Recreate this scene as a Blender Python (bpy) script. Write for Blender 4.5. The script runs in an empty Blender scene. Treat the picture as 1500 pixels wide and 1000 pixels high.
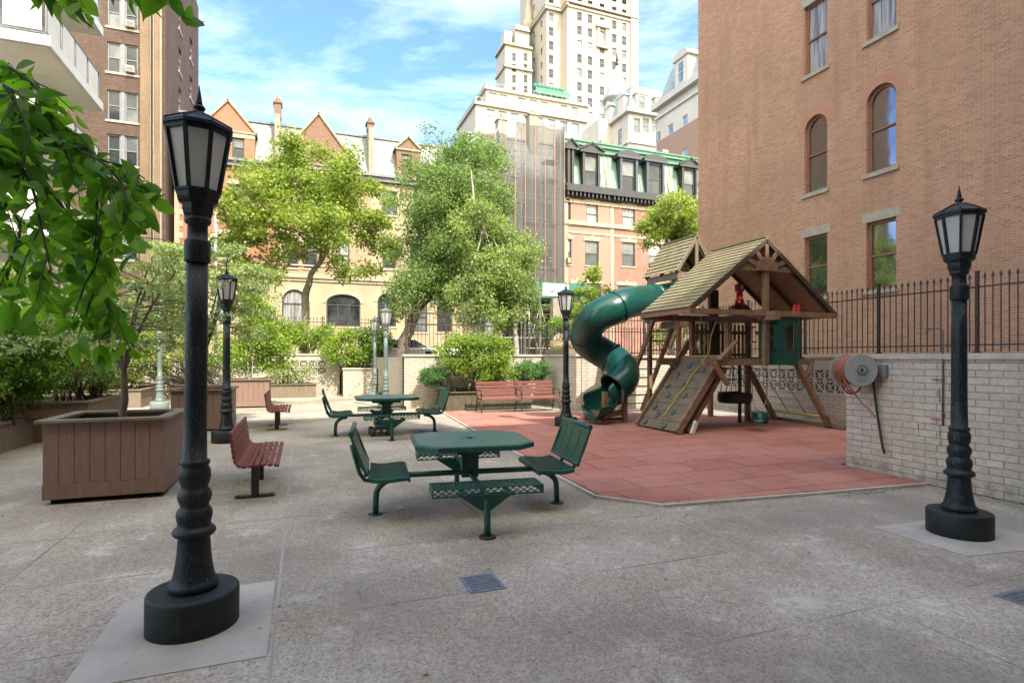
import bpy, bmesh, math, random
import numpy as np
from mathutils import Vector, Matrix
random.seed(7)
C = bpy.context.scene.collection
R = math.radians
PI = math.pi
# ------------------------------------------------------------------ camera
YAW = R(20.7); FP = 815.0; HZ = 524.0; CH = 1.62
cam = bpy.data.cameras.new('camera'); camo = bpy.data.objects.new('camera', cam); C.objects.link(camo)
camo.location = (0, 0, CH); camo.rotation_euler = (PI/2, 0, -YAW)
cam.sensor_width = 36; cam.lens = FP/1500*36; cam.shift_y = 24/1500; cam.clip_end = 3000; cam.clip_start = 0.05
bpy.context.scene.camera = camo
# ------------------------------------------------------------------ light
SUN_EL = R(50); SUN_AZ = R(14)       # azimuth: how far the sun stands right of straight behind the camera's yard axis
sd = Vector((math.sin(SUN_AZ)*math.cos(SUN_EL), -math.cos(SUN_AZ)*math.cos(SUN_EL), math.sin(SUN_EL)))
sl = bpy.data.lights.new('sun', 'SUN'); sl.energy = 1.75; sl.angle = R(0.5); sl.color = (1, .95, .86)
so = bpy.data.objects.new('sun', sl); C.objects.link(so); so.rotation_euler = sd.to_track_quat('Z', 'Y').to_euler(); so.location = (0, -20, 60)
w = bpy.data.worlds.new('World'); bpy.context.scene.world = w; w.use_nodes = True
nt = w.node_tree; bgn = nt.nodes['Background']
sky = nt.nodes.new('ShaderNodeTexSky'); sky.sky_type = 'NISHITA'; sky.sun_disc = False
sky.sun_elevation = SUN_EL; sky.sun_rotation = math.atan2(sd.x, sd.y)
sky.dust_density = 0.6; sky.ozone_density = 1.6; sky.air_density = 1.0
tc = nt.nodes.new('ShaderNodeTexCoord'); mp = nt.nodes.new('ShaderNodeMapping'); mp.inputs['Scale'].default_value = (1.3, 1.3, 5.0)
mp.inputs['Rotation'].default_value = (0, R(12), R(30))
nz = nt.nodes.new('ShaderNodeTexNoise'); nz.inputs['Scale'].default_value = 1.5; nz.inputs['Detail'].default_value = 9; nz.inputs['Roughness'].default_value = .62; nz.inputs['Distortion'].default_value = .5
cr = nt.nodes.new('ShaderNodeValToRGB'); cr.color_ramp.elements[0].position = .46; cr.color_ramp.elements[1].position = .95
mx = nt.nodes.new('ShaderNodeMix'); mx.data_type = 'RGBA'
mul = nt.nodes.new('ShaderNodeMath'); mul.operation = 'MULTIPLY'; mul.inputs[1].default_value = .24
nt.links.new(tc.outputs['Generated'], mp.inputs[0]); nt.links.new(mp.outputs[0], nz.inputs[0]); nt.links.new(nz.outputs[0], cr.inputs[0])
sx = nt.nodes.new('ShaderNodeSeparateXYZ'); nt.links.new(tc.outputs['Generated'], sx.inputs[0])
mr = nt.nodes.new('ShaderNodeMapRange'); mr.inputs[1].default_value = .15; mr.inputs[2].default_value = -.6; mr.inputs[3].default_value = 0; mr.inputs[4].default_value = 3.2   # unseen bright cloud added behind the camera to light the shaded yard
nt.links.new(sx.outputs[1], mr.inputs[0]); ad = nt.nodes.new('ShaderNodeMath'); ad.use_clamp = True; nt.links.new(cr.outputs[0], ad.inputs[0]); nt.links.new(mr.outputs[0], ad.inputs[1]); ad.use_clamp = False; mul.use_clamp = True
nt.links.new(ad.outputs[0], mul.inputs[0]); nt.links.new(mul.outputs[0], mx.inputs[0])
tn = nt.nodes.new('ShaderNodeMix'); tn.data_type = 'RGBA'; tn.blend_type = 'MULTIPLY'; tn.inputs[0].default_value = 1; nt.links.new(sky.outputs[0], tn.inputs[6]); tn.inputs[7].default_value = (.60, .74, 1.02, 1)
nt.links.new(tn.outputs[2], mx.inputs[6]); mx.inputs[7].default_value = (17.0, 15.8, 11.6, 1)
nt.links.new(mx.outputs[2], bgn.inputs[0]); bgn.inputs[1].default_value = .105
vs = bpy.context.scene.view_settings
vs.view_transform = 'Standard'; vs.look = 'None'; vs.gamma = 1; vs.use_curve_mapping = False
vs.exposure = 2.32
bpy.context.scene.cycles.max_bounces = 8
bpy.context.scene.cycles.transparent_max_bounces = 24

# ------------------------------------------------------------------ photo geometry helpers
ca, sa = math.cos(YAW), math.sin(YAW)
def zg(x, y):
    t = min(1, max(0, (y-5)/5.5)); return -.10*(1-t*t*(3-2*t))
def W(px, py, zf):            # a point at depth zf
    xr = (px-750)/FP*zf
    return Vector((xr*ca+zf*sa, zf*ca-xr*sa, CH+(HZ-py)/FP*zf))
def G(px, py, dz=0):
    z = dz
    for _ in range(6):
        p = W(px, py, FP*(CH-z)/(py-HZ)); z = zg(p.x, p.y)+dz
    return p
def OY(px, Y, py=HZ):         # point on plane Y=const -> (x, z)
    x = Y*math.tan(YAW+math.atan((px-750)/FP)); zf = x*sa+Y*ca
    return x, CH+(HZ-py)/FP*zf
def OX(px, X, py=HZ):
    y = X/math.tan(YAW+math.atan((px-750)/FP)); zf = X*sa+y*ca
    return y, CH+(HZ-py)/FP*zf

# ------------------------------------------------------------------ materials
def newmat(name):
    m = bpy.data.materials.new(name); m.use_nodes = True
    return m, m.node_tree, m.node_tree.nodes['Principled BSDF']
def N(t, k, **kw):
    n = t.nodes.new('ShaderNode'+k)
    for a, b in kw.items(): setattr(n, a, b)
    return n
def ramp(t, src, stops):
    r = N(t, 'ValToRGB'); e = r.color_ramp.elements
    while len(e) < len(stops): e.new(.5)
    for q, (p, c) in zip(e, stops):
        q.position = p; q.color = (*c, 1) if len(c) == 3 else c
    t.links.new(src, r.inputs[0]); return r.outputs[0]
def noise(t, vec, scale, detail=5, rough=.6):
    n = N(t, 'TexNoise'); n.inputs['Scale'].default_value = scale; n.inputs['Detail'].default_value = detail; n.inputs['Roughness'].default_value = rough
    if vec: t.links.new(vec, n.inputs['Vector'])
    return n.outputs[0]
def mixc(t, fac, a, b, blend='MIX'):
    n = N(t, 'Mix', data_type='RGBA', blend_type=blend)
    if isinstance(fac, (int, float)): n.inputs[0].default_value = fac
    else: t.links.new(fac, n.inputs[0])
    for s, v in ((6, a), (7, b)):
        if isinstance(v, tuple): n.inputs[s].default_value = (*v, 1)
        else: t.links.new(v, n.inputs[s])
    return n.outputs[2]
def math_(t, op, a, b=0, clamp=False):
    n = N(t, 'Math', operation=op); n.use_clamp = clamp
    for i, v in enumerate((a, b)):
        if isinstance(v, (int, float)): n.inputs[i].default_value = v
        else: t.links.new(v, n.inputs[i])
    return n.outputs[0]
def bump(t, b, h, strength, dist=.01):
    n = N(t, 'Bump'); n.inputs['Strength'].default_value = strength; n.inputs['Distance'].default_value = dist
    t.links.new(h, n.inputs['Height']); t.links.new(n.outputs[0], b.inputs['Normal'])
def pos(t, scale=(1, 1, 1)):
    g = N(t, 'NewGeometry'); m = N(t, 'Mapping'); m.inputs['Scale'].default_value = scale
    t.links.new(g.outputs['Position'], m.inputs[0]); return m.outputs[0]
def pm(name, c1, c2=None, rough=.6, scale=6, stretch=(1, 1, 1), bmp=.0, metal=0, bscale=None, dist=.01, lo=.35, hi=.65, spec=.5, c3=None):
    m, t, b = newmat(name)
    b.inputs['Roughness'].default_value = rough; b.inputs['Metallic'].default_value = metal
    b.inputs['Specular IOR Level'].default_value = spec
    b.inputs['Base Color'].default_value = (*c1, 1)
    p = pos(t, stretch)
    if c2:
        o = ramp(t, noise(t, p, scale), [(lo, c1), (hi, c2)])
        if c3:
            o = mixc(t, ramp(t, noise(t, p, scale*5, 3), [(.60, (0, 0, 0)), (.74, (1, 1, 1))]), o, c3)
        t.links.new(o, b.inputs['Base Color'])
        rr = math_(t, 'MULTIPLY_ADD', noise(t, p, scale*2), .3); t.nodes[-1] if 0 else None
        rn = [n for n in t.nodes if n.type == 'MATH'][-1]; rn.inputs[2].default_value = max(.03, rough-.15)
        t.links.new(rr, b.inputs['Roughness'])
    if bmp: bump(t, b, noise(t, p, bscale or scale*4), bmp, dist)
    return m
def brick(name, c1, c2, mortar, bw, bh, ms, bmp=.5, dirt=(.3, .3, .3), dirtamt=.35, rough=.85, bias=0, c3=None, mossy=False, wscale=.35):
    m, t, b = newmat(name)
    g = N(t, 'NewGeometry'); s = N(t, 'SeparateXYZ'); t.links.new(g.outputs['Position'], s.inputs[0])
    u = math_(t, 'ADD', s.outputs[0], s.outputs[1]); cb = N(t, 'CombineXYZ'); t.links.new(u, cb.inputs[0]); t.links.new(s.outputs[2], cb.inputs[1])
    # slight waviness so courses are not ruler straight
    wn = N(t, 'TexNoise'); wn.inputs['Scale'].default_value = 3; t.links.new(g.outputs['Position'], wn.inputs[0])
    wv = N(t, 'VectorMath', operation='SCALE'); wv.inputs[3].default_value = bh*.18; t.links.new(wn.outputs[1], wv.inputs[0])
    av = N(t, 'VectorMath', operation='ADD'); t.links.new(cb.outputs[0], av.inputs[0]); t.links.new(wv.outputs[0], av.inputs[1])
    br = N(t, 'TexBrick'); t.links.new(av.outputs[0], br.inputs['Vector'])
    br.inputs['Scale'].default_value = 1; br.inputs['Brick Width'].default_value = bw; br.inputs['Row Height'].default_value = bh
    br.inputs['Mortar Size'].default_value = ms; br.inputs['Mortar Smooth'].default_value = .15; br.inputs['Bias'].default_value = bias
    br.inputs['Color1'].default_value = (*c1, 1); br.inputs['Color2'].default_value = (*c2, 1); br.inputs['Mortar'].default_value = (*mortar, 1)
    col = br.outputs[0]
    if c3:   # odd bricks of a third colour, cell by cell
        vv = N(t, 'TexWhiteNoise', noise_dimensions='2D')
        fx = math_(t, 'FLOOR', math_(t, 'DIVIDE', u, bw)); fz = math_(t, 'FLOOR', math_(t, 'DIVIDE', s.outputs[2], bh))
        c2n = N(t, 'CombineXYZ'); t.links.new(fx, c2n.inputs[0]); t.links.new(fz, c2n.inputs[1]); t.links.new(c2n.outputs[0], vv.inputs[0])
        f = math_(t, 'MULTIPLY', math_(t, 'GREATER_THAN', vv.outputs[0], .8), .55)
        f = math_(t, 'MULTIPLY', f, math_(t, 'SUBTRACT', 1, br.outputs[1]))
        col = mixc(t, f, col, c3)
    n1 = ramp(t, noise(t, g.outputs['Position'], wscale, 8, .65), [(.38, (0, 0, 0)), (.68, (1, 1, 1))])
    col = mixc(t, math_(t, 'MULTIPLY', n1, dirtamt), col, dirt)
    stk = ramp(t, noise(t, pos(t, (1, 1, .07)), 2.2, 6, .7), [(.50, (0, 0, 0)), (.72, (.55, .55, .55))]); col = mixc(t, stk, col, dirt)
    n2 = ramp(t, noise(t, g.outputs['Position'], 22, 4), [(.3, (.82, .82, .82)), (.7, (1.1, 1.1, 1.1))])
    col = mixc(t, 1, col, n2, 'MULTIPLY')
    if mossy:
        mz = ramp(t, s.outputs[2], [(0, (1, 1, 1)), (.16, (0, 0, 0))])
        mm = math_(t, 'MULTIPLY', mz, ramp(t, noise(t, g.outputs['Position'], 5, 5), [(.4, (0, 0, 0)), (.6, (1, 1, 1))]))
        col = mixc(t, math_(t, 'MULTIPLY', mm, .55), col, (.13, .12, .07))
    t.links.new(col, b.inputs['Base Color']); b.inputs['Roughness'].default_value = rough; b.inputs['Specular IOR Level'].default_value = .25
    h = math_(t, 'SUBTRACT', noise(t, g.outputs['Position'], 40, 4), math_(t, 'MULTIPLY', br.outputs[1], 1.2))
    bump(t, b, h, bmp, .012)
    return m
def leafmat(name, cols, trans=.35, rough=.45):
    m, t, b = newmat(name)
    g = N(t, 'NewGeometry')
    n = len(cols)
    c = ramp(t, g.outputs['Random Per Island'], [(i/(n-1) if n > 1 else 0, cc) for i, cc in enumerate(cols)])
    big = ramp(t, noise(t, g.outputs['Position'], 1.3, 2), [(.35, (.75, .8, .75)), (.65, (1.15, 1.12, 1.0))])
    c = mixc(t, 1, c, big, 'MULTIPLY')
    t.links.new(c, b.inputs['Base Color']); b.inputs['Roughness'].default_value = rough; b.inputs['Specular IOR Level'].default_value = .4
    tr = N(t, 'BsdfTranslucent'); tcol = mixc(t, 1, c, (1.5, 1.6, .6), 'MULTIPLY'); t.links.new(tcol, tr.inputs[0])
    ms = N(t, 'MixShader'); ms.inputs[0].default_value = trans
    t.links.new(b.outputs[0], ms.inputs[1]); t.links.new(tr.outputs[0], ms.inputs[2])
    t.links.new(ms.outputs[0], t.nodes['Material Output'].inputs[0])
    return m
def glassmat(name, col, rough=.06, spec=.8, c2=None, sc=.7, st=(1, 1, 1), ior=1.55):
    m, t, b = newmat(name)
    b.inputs['Base Color'].default_value = (*col, 1); b.inputs['Roughness'].default_value = rough; b.inputs['Specular IOR Level'].default_value = spec; b.inputs['IOR'].default_value = ior
    if c2:
        t.links.new(ramp(t, noise(t, pos(t, st), sc, 3), [(.4, col), (.6, c2)]), b.inputs['Base Color'])
    bump(t, b, noise(t, pos(t), .9, 2), .06, .05)
    return m
M = {}
M['red_brick'] = brick('red_brick', (.50, .268, .165), (.405, .198, .118), (.46, .355, .25), .215, .072, .011, .6, (.27, .16, .105), .55, c3=(.25, .125, .085), wscale=.22)
M['white_brick'] = brick('white_brick', (.54, .485, .395), (.46, .405, .32), (.22, .18, .14), .305, .092, .007, .5, (.42, .37, .30), .45, c3=(.46, .42, .36), mossy=True, wscale=.8)
M['brown_brick'] = brick('brown_brick', (.090, .050, .036), (.058, .032, .024), (.11, .085, .068), .22, .075, .012, .4, (.05, .032, .025), .4, c3=(.15, .09, .06))
M['buff_brick'] = brick('buff_brick', (.17, .11, .07), (.125, .08, .05), (.16, .125, .095), .22, .075, .012, .4, (.3, .2, .12), .3)
M['orange_brick'] = brick('orange_brick', (.28, .125, .068), (.235, .10, .055), (.32, .21, .15), .22, .075, .010, .3, (.30, .13, .07), .4)
M['peach_brick'] = brick('peach_brick', (.31, .215, .14), (.27, .18, .115), (.36, .28, .19), .22, .075, .010, .3, (.27, .18, .11), .4)
M['dark_brick'] = brick('dark_brick', (.19, .10, .07), (.15, .08, .055), (.2, .15, .11), .22, .075, .010, .3, (.17, .10, .07), .4)
M['pink_brick'] = brick('pink_brick', (.27, .150, .112), (.22, .12, .088), (.32, .26, .21), .22, .075, .014, .3, (.32, .17, .12), .4)
M['red_plain'] = pm('red_plain', (.245, .125, .092), (.19, .09, .064), .8, 1.2, bmp=.1)
M['tan_stone'] = pm('tan_stone', (.34, .265, .17), (.28, .21, .135), .8, .8, bmp=.15, bscale=9, c3=(.28, .21, .13))
M['tan_light'] = pm('tan_light', (.36, .295, .21), (.30, .24, .165), .8, 1.0, bmp=.1)
M['tower_stone'] = pm('tower_stone', (.385, .345, .275), (.335, .298, .235), .85, .12, bmp=.05)
M['tower_trim'] = pm('tower_trim', (.37, .32, .25), (.32, .275, .21), .85, .3)
M['white_stone'] = pm('white_stone', (.46, .43, .38), (.39, .36, .32), .8, .4)
M['balcony_white'] = pm('balcony_white', (.56, .55, .52), (.50, .49, .46), .6, 1.2, c3=(.46, .44, .41))
M['soffit_cream'] = pm('soffit_cream', (.66, .61, .50), (.60, .55, .45), .7, 1.5)
M['panel_cream'] = pm('panel_cream', (.50, .48, .41), (.45, .43, .37), .5, 2)
M['rail_grey'] = pm('rail_grey', (.22, .23, .24), (.15, .16, .17), .4, 8, metal=.6)
M['slate'] = brick('slate', (.27, .275, .28), (.22, .23, .235), (.12, .12, .125), .42, .24, .012, .5, (.23, .235, .24), .45)
M['green_roof'] = pm('green_roof', (.18, .265, .215), (.14, .22, .175), .55, 1.2, stretch=(2, 2, .4), c3=(.13, .25, .18))
M['green_trim'] = pm('green_trim', (.07, .20, .125), (.05, .15, .09), .5, 3)
M['black_trim'] = pm('black_trim', (.010, .011, .012), (.018, .019, .021), .5, 3)
M['blue_trim'] = pm('blue_trim', (.022, .030, .045), (.035, .043, .058), .5, 3)
M['grey_slate'] = pm('grey_slate', (.24, .285, .285), (.18, .22, .22), .55, 1.5)
M['chimney_stone'] = pm('chimney_stone', (.26, .22, .17), (.20, .17, .13), .85, 3)
M['win_dark'] = pm('win_dark', (.03, .03, .032), (.05, .05, .052), .5, 5)
M['win_grey'] = pm('win_grey', (.17, .17, .18), (.13, .13, .14), .6, 5)
M['win_brown'] = pm('win_brown', (.23, .10, .055), (.17, .07, .04), .5, 5, stretch=(3, 3, .5))
M['glass_dark'] = glassmat('glass_dark', (.014, .016, .018), spec=.4, c2=(.04, .044, .048), ior=1.5)
M['glass_blind'] = glassmat('glass_blind', (.13, .135, .13), .3, .5, c2=(.07, .075, .075))
M['glass_blue'] = glassmat('glass_blue', (.10, .14, .18), .08, .8, c2=(.22, .26, .28))
M['glass_curtain'] = glassmat('glass_curtain', (.32, .31, .295), .3, .5, c2=(.10, .10, .10), sc=2.5, st=(5, 5, .25))
M['glass_near'] = glassmat('glass_near', (.02, .022, .022), .04, c2=(.035, .035, .03), ior=2.3)
M['stone_sill'] = pm('stone_sill', (.34, .31, .24), (.26, .24, .19), .85, 4, bmp=.2)
M['coping'] = pm('coping', (.46, .43, .37), (.36, .33, .28), .85, 4, bmp=.2, c3=(.28, .26, .22))
M['breeze'] = pm('breeze', (.60, .56, .49), (.50, .46, .40), .8, 5, bmp=.15, c3=(.42, .38, .32))
M['soil'] = pm('soil', (.06, .045, .03), (.10, .075, .05), .95, 12, bmp=.6, dist=.03)
M['iron'] = pm('iron', (.012, .012, .013), (.03, .028, .027), .5, 9, bmp=.1)
M['iron_brown'] = pm('iron_brown', (.035, .025, .022), (.06, .045, .04), .55, 9)
M['rubber'] = None
M['asphalt'] = pm('asphalt', (.05, .05, .052), (.075, .075, .075), .9, 3, bmp=.3, bscale=60)
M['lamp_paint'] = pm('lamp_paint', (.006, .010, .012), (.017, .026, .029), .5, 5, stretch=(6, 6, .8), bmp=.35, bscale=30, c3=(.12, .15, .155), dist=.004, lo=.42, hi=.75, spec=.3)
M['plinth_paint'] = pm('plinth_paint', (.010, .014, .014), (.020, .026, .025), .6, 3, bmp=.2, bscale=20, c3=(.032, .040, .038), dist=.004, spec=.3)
M['plinth_paint_sunlit'] = pm('plinth_paint_sunlit', (.15, .18, .165), (.19, .22, .20), .6, 3, bmp=.2, bscale=20)  # plinth paint made paler, the sunlight put into its colour
M['lamp_paint_sunlit'] = pm('lamp_paint_sunlit', (.085, .115, .11), (.13, .165, .155), .5, 5, stretch=(6, 6, .8), c3=(.22, .25, .245))  # same black lamp paint with sunlight put into a paler colour
M['planter_wood'] = pm('planter_wood', (.225, .140, .102), (.17, .105, .077), .6, 4, stretch=(9, 9, 1.0), bmp=.25, bscale=12, c3=(.25, .165, .125), dist=.004)
M['planter_rim'] = pm('planter_rim', (.20, .16, .115), (.14, .115, .08), .6, 4, bmp=.2, c3=(.13, .13, .08))
M['old_wood'] = pm('old_wood', (.21, .16, .115), (.15, .115, .08), .75, 4, stretch=(7, 7, 1), bmp=.3, bscale=12, c3=(.11, .11, .07))
M['bench_red'] = pm('bench_red', (.18, .034, .028), (.135, .025, .021), .5, 9, stretch=(4, 1, 4), bmp=.15, dist=.003, spec=.3)
M['bench_salmon'] = pm('bench_salmon', (.215, .080, .062), (.16, .056, .043), .6, 9, stretch=(1, 4, 4), bmp=.1)
M['bench_iron'] = pm('bench_iron', (.015, .014, .014), (.03, .028, .026), .5, 9)
M['table_green'] = pm('table_green', (.010, .060, .046), (.016, .080, .062), .38, 3, bmp=.03, spec=.4, c3=(.022, .095, .078))
M['table_top'] = None
M['slide_green'] = pm('slide_green', (.005, .052, .041), (.008, .066, .052), .30, 2, spec=.5, bmp=.02, bscale=3)
M['slide_dark'] = pm('slide_dark', (.004, .035, .028), (.006, .045, .035), .35, 4)
M['mossy_wood'] = pm('mossy_wood', (.11, .085, .05), (.07, .055, .032), .85, 5, bmp=.4, c3=(.10, .12, .045))
M['play_wood'] = pm('play_wood', (.235, .140, .082), (.155, .088, .052), .65, 3, stretch=(3, 3, 3), bmp=.25, bscale=14, c3=(.18, .11, .07), dist=.004)
M['play_dark'] = pm('play_dark', (.075, .045, .032), (.05, .03, .022), .7, 4, bmp=.2)
M['roof_wood'] = pm('roof_wood', (.29, .245, .13), (.20, .165, .085), .75, 3, stretch=(1, 3, 1), bmp=.3, bscale=14, c3=(.12, .13, .07), dist=.004)
M['roof_under'] = pm('roof_under', (.33, .165, .08), (.25, .12, .06), .7, 3, stretch=(3, 1, 1), bmp=.2)
M['panel_grey'] = pm('panel_grey', (.165, .128, .085), (.115, .088, .058), .75, 4, bmp=.3, c3=(.2, .165, .12))
M['rope'] = pm('rope', (.50, .38, .05), (.38, .28, .04), .7, 30, bmp=.3)
M['rope_tan'] = pm('rope_tan', (.36, .27, .12), (.28, .2, .09), .7, 30)
M['toy_red'] = pm('toy_red', (.48, .015, .035), (.40, .012, .03), .35, 8)
M['tyre'] = pm('tyre', (.012, .012, .013), (.02, .02, .02), .6, 12, bmp=.2)
M['chain'] = pm('chain', (.10, .10, .11), (.16, .16, .17), .35, 20, metal=.8)
M['teal'] = pm('teal', (.01, .13, .15), (.015, .16, .18), .35, 6)
M['hose_red'] = pm('hose_red', (.27, .075, .045), (.20, .055, .035), .5, 15, bmp=.1)
M['hose_black'] = pm('hose_black', (.012, .012, .012), (.02, .02, .02), .45, 12)
M['reel_grey'] = pm('reel_grey', (.42, .44, .44), (.34, .36, .36), .4, 7, metal=.3, c3=(.3, .3, .29))
M['box_grey'] = pm('box_grey', (.26, .27, .27), (.2, .21, .21), .45, 7, metal=.3)
M['pipe'] = pm('pipe', (.07, .075, .075), (.13, .13, .125), .5, 9, metal=.5)
m, t, b = newmat('rust'); b.inputs['Base Color'].default_value = (.30, .17, .06, 1); b.inputs['Roughness'].default_value = .9
tp = N(t, 'BsdfTransparent'); ms = N(t, 'MixShader'); t.links.new(ramp(t, noise(t, pos(t, (1, 1, .25)), 60, 4), [(.40, (0, 0, 0)), (.62, (.8, .8, .8))]), ms.inputs[0])
t.links.new(tp.outputs[0], ms.inputs[1]); t.links.new(b.outputs[0], ms.inputs[2]); t.links.new(ms.outputs[0], t.nodes['Material Output'].inputs[0]); M['rust'] = m
M['grate'] = pm('grate', (.22, .26, .28), (.15, .18, .20), .45, 14, metal=.5, bmp=.1)
M['black'] = pm('black', (.004, .004, .004), (.006, .006, .006), .9, 5)
M['bark'] = pm('bark', (.16, .12, .085), (.10, .075, .055), .9, 5, stretch=(4, 4, 1), bmp=.6, dist=.02)
M['bark_pale'] = pm('bark_pale', (.30, .25, .17), (.20, .17, .11), .85, 4, bmp=.4, c3=(.13, .11, .07), dist=.015)
M['bark_birch'] = pm('bark_birch', (.50, .46, .40), (.36, .32, .27), .8, 4, bmp=.3, c3=(.10, .09, .08))
M['bark_dark'] = pm('bark_dark', (.07, .055, .04), (.045, .035, .028), .9, 9, bmp=.4)
M['shed_green'] = pm('shed_green', (.035, .15, .10), (.03, .12, .08), .6, 1.5)
M['sign_white'] = pm('sign_white', (.75, .75, .74), (.70, .70, .69), .5, 2)
M['ink'] = pm('ink', (.02, .02, .025), None, .6)
M['ink_pale'] = pm('ink_pale', (.45, .45, .46), None, .6)
M['paint_white'] = pm('paint_white', (.70, .70, .70), (.62, .62, .62), .25, 3)
M['car_silver'] = pm('car_silver', (.45, .46, .47), (.40, .41, .42), .25, 3, metal=.4)
M['seam_orange'] = pm('seam_orange', (.45, .17, .09), (.36, .13, .07), .7, 3)
M['steel_white'] = pm('steel_white', (.55, .55, .53), (.42, .42, .41), .5, 3)
M['flower_pink'] = leafmat('flower_pink', [(.65, .25, .32), (.7, .5, .5), (.55, .06, .06)], .2)
M['lf_plane'] = leafmat('lf_plane', [(.13, .19, .035), (.24, .30, .06), (.34, .38, .11), (.18, .25, .05), (.42, .45, .18)], .5)
M['lf_green'] = leafmat('lf_green', [(.09, .16, .05), (.16, .24, .09), (.28, .36, .17), (.11, .19, .06), (.40, .46, .28)], .5)
M['lf_birch'] = leafmat('lf_birch', [(.18, .25, .08), (.28, .35, .13), (.40, .46, .22)], .45)
M['lf_bright'] = leafmat('lf_bright', [(.13, .22, .035), (.22, .32, .05), (.34, .42, .09), (.15, .24, .04)], .45)
M['lf_bush'] = leafmat('lf_bush', [(.035, .10, .014), (.08, .18, .022), (.20, .33, .035), (.05, .13, .018)], .4)
M['lf_dogwood'] = leafmat('lf_dogwood', [(.13, .20, .07), (.22, .28, .12), (.42, .46, .27), (.16, .24, .09), (.52, .55, .38)], .4)
M['lf_pine'] = leafmat('lf_pine', [(.07, .16, .05), (.12, .24, .08), (.20, .33, .14)], .3)
M['lf_near'] = leafmat('lf_near', [(.08, .21, .02), (.15, .32, .03), (.27, .47, .07), (.06, .16, .02), (.20, .38, .05), (.03, .10, .012)], .62, .5)
# frosted lamp glass
m, t, b = newmat('lamp_glass'); b.inputs['Base Color'].default_value = (.78, .76, .71, 1); b.inputs['Roughness'].default_value = .35
tr = N(t, 'BsdfTranslucent'); tr.inputs[0].default_value = (.80, .78, .73, 1); ms = N(t, 'MixShader'); ms.inputs[0].default_value = .5
t.links.new(b.outputs[0], ms.inputs[1]); t.links.new(tr.outputs[0], ms.inputs[2]); t.links.new(ms.outputs[0], t.nodes['Material Output'].inputs[0]); M['lamp_glass'] = m
# scaffold netting: woven dark mesh with real gaps
m, t, b = newmat('netting'); b.inputs['Base Color'].default_value = (.07, .068, .067, 1); b.inputs['Roughness'].default_value = .8
tp = N(t, 'BsdfTransparent'); ms = N(t, 'MixShader')
t.links.new(ramp(t, noise(t, pos(t, (1, 1, .5)), .6, 5), [(.3, (.62, .62, .62)), (.7, (.84, .84, .84))]), ms.inputs[0])
t.links.new(tp.outputs[0], ms.inputs[1]); t.links.new(b.outputs[0], ms.inputs[2]); t.links.new(ms.outputs[0], t.nodes['Material Output'].inputs[0]); M['netting'] = m
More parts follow.
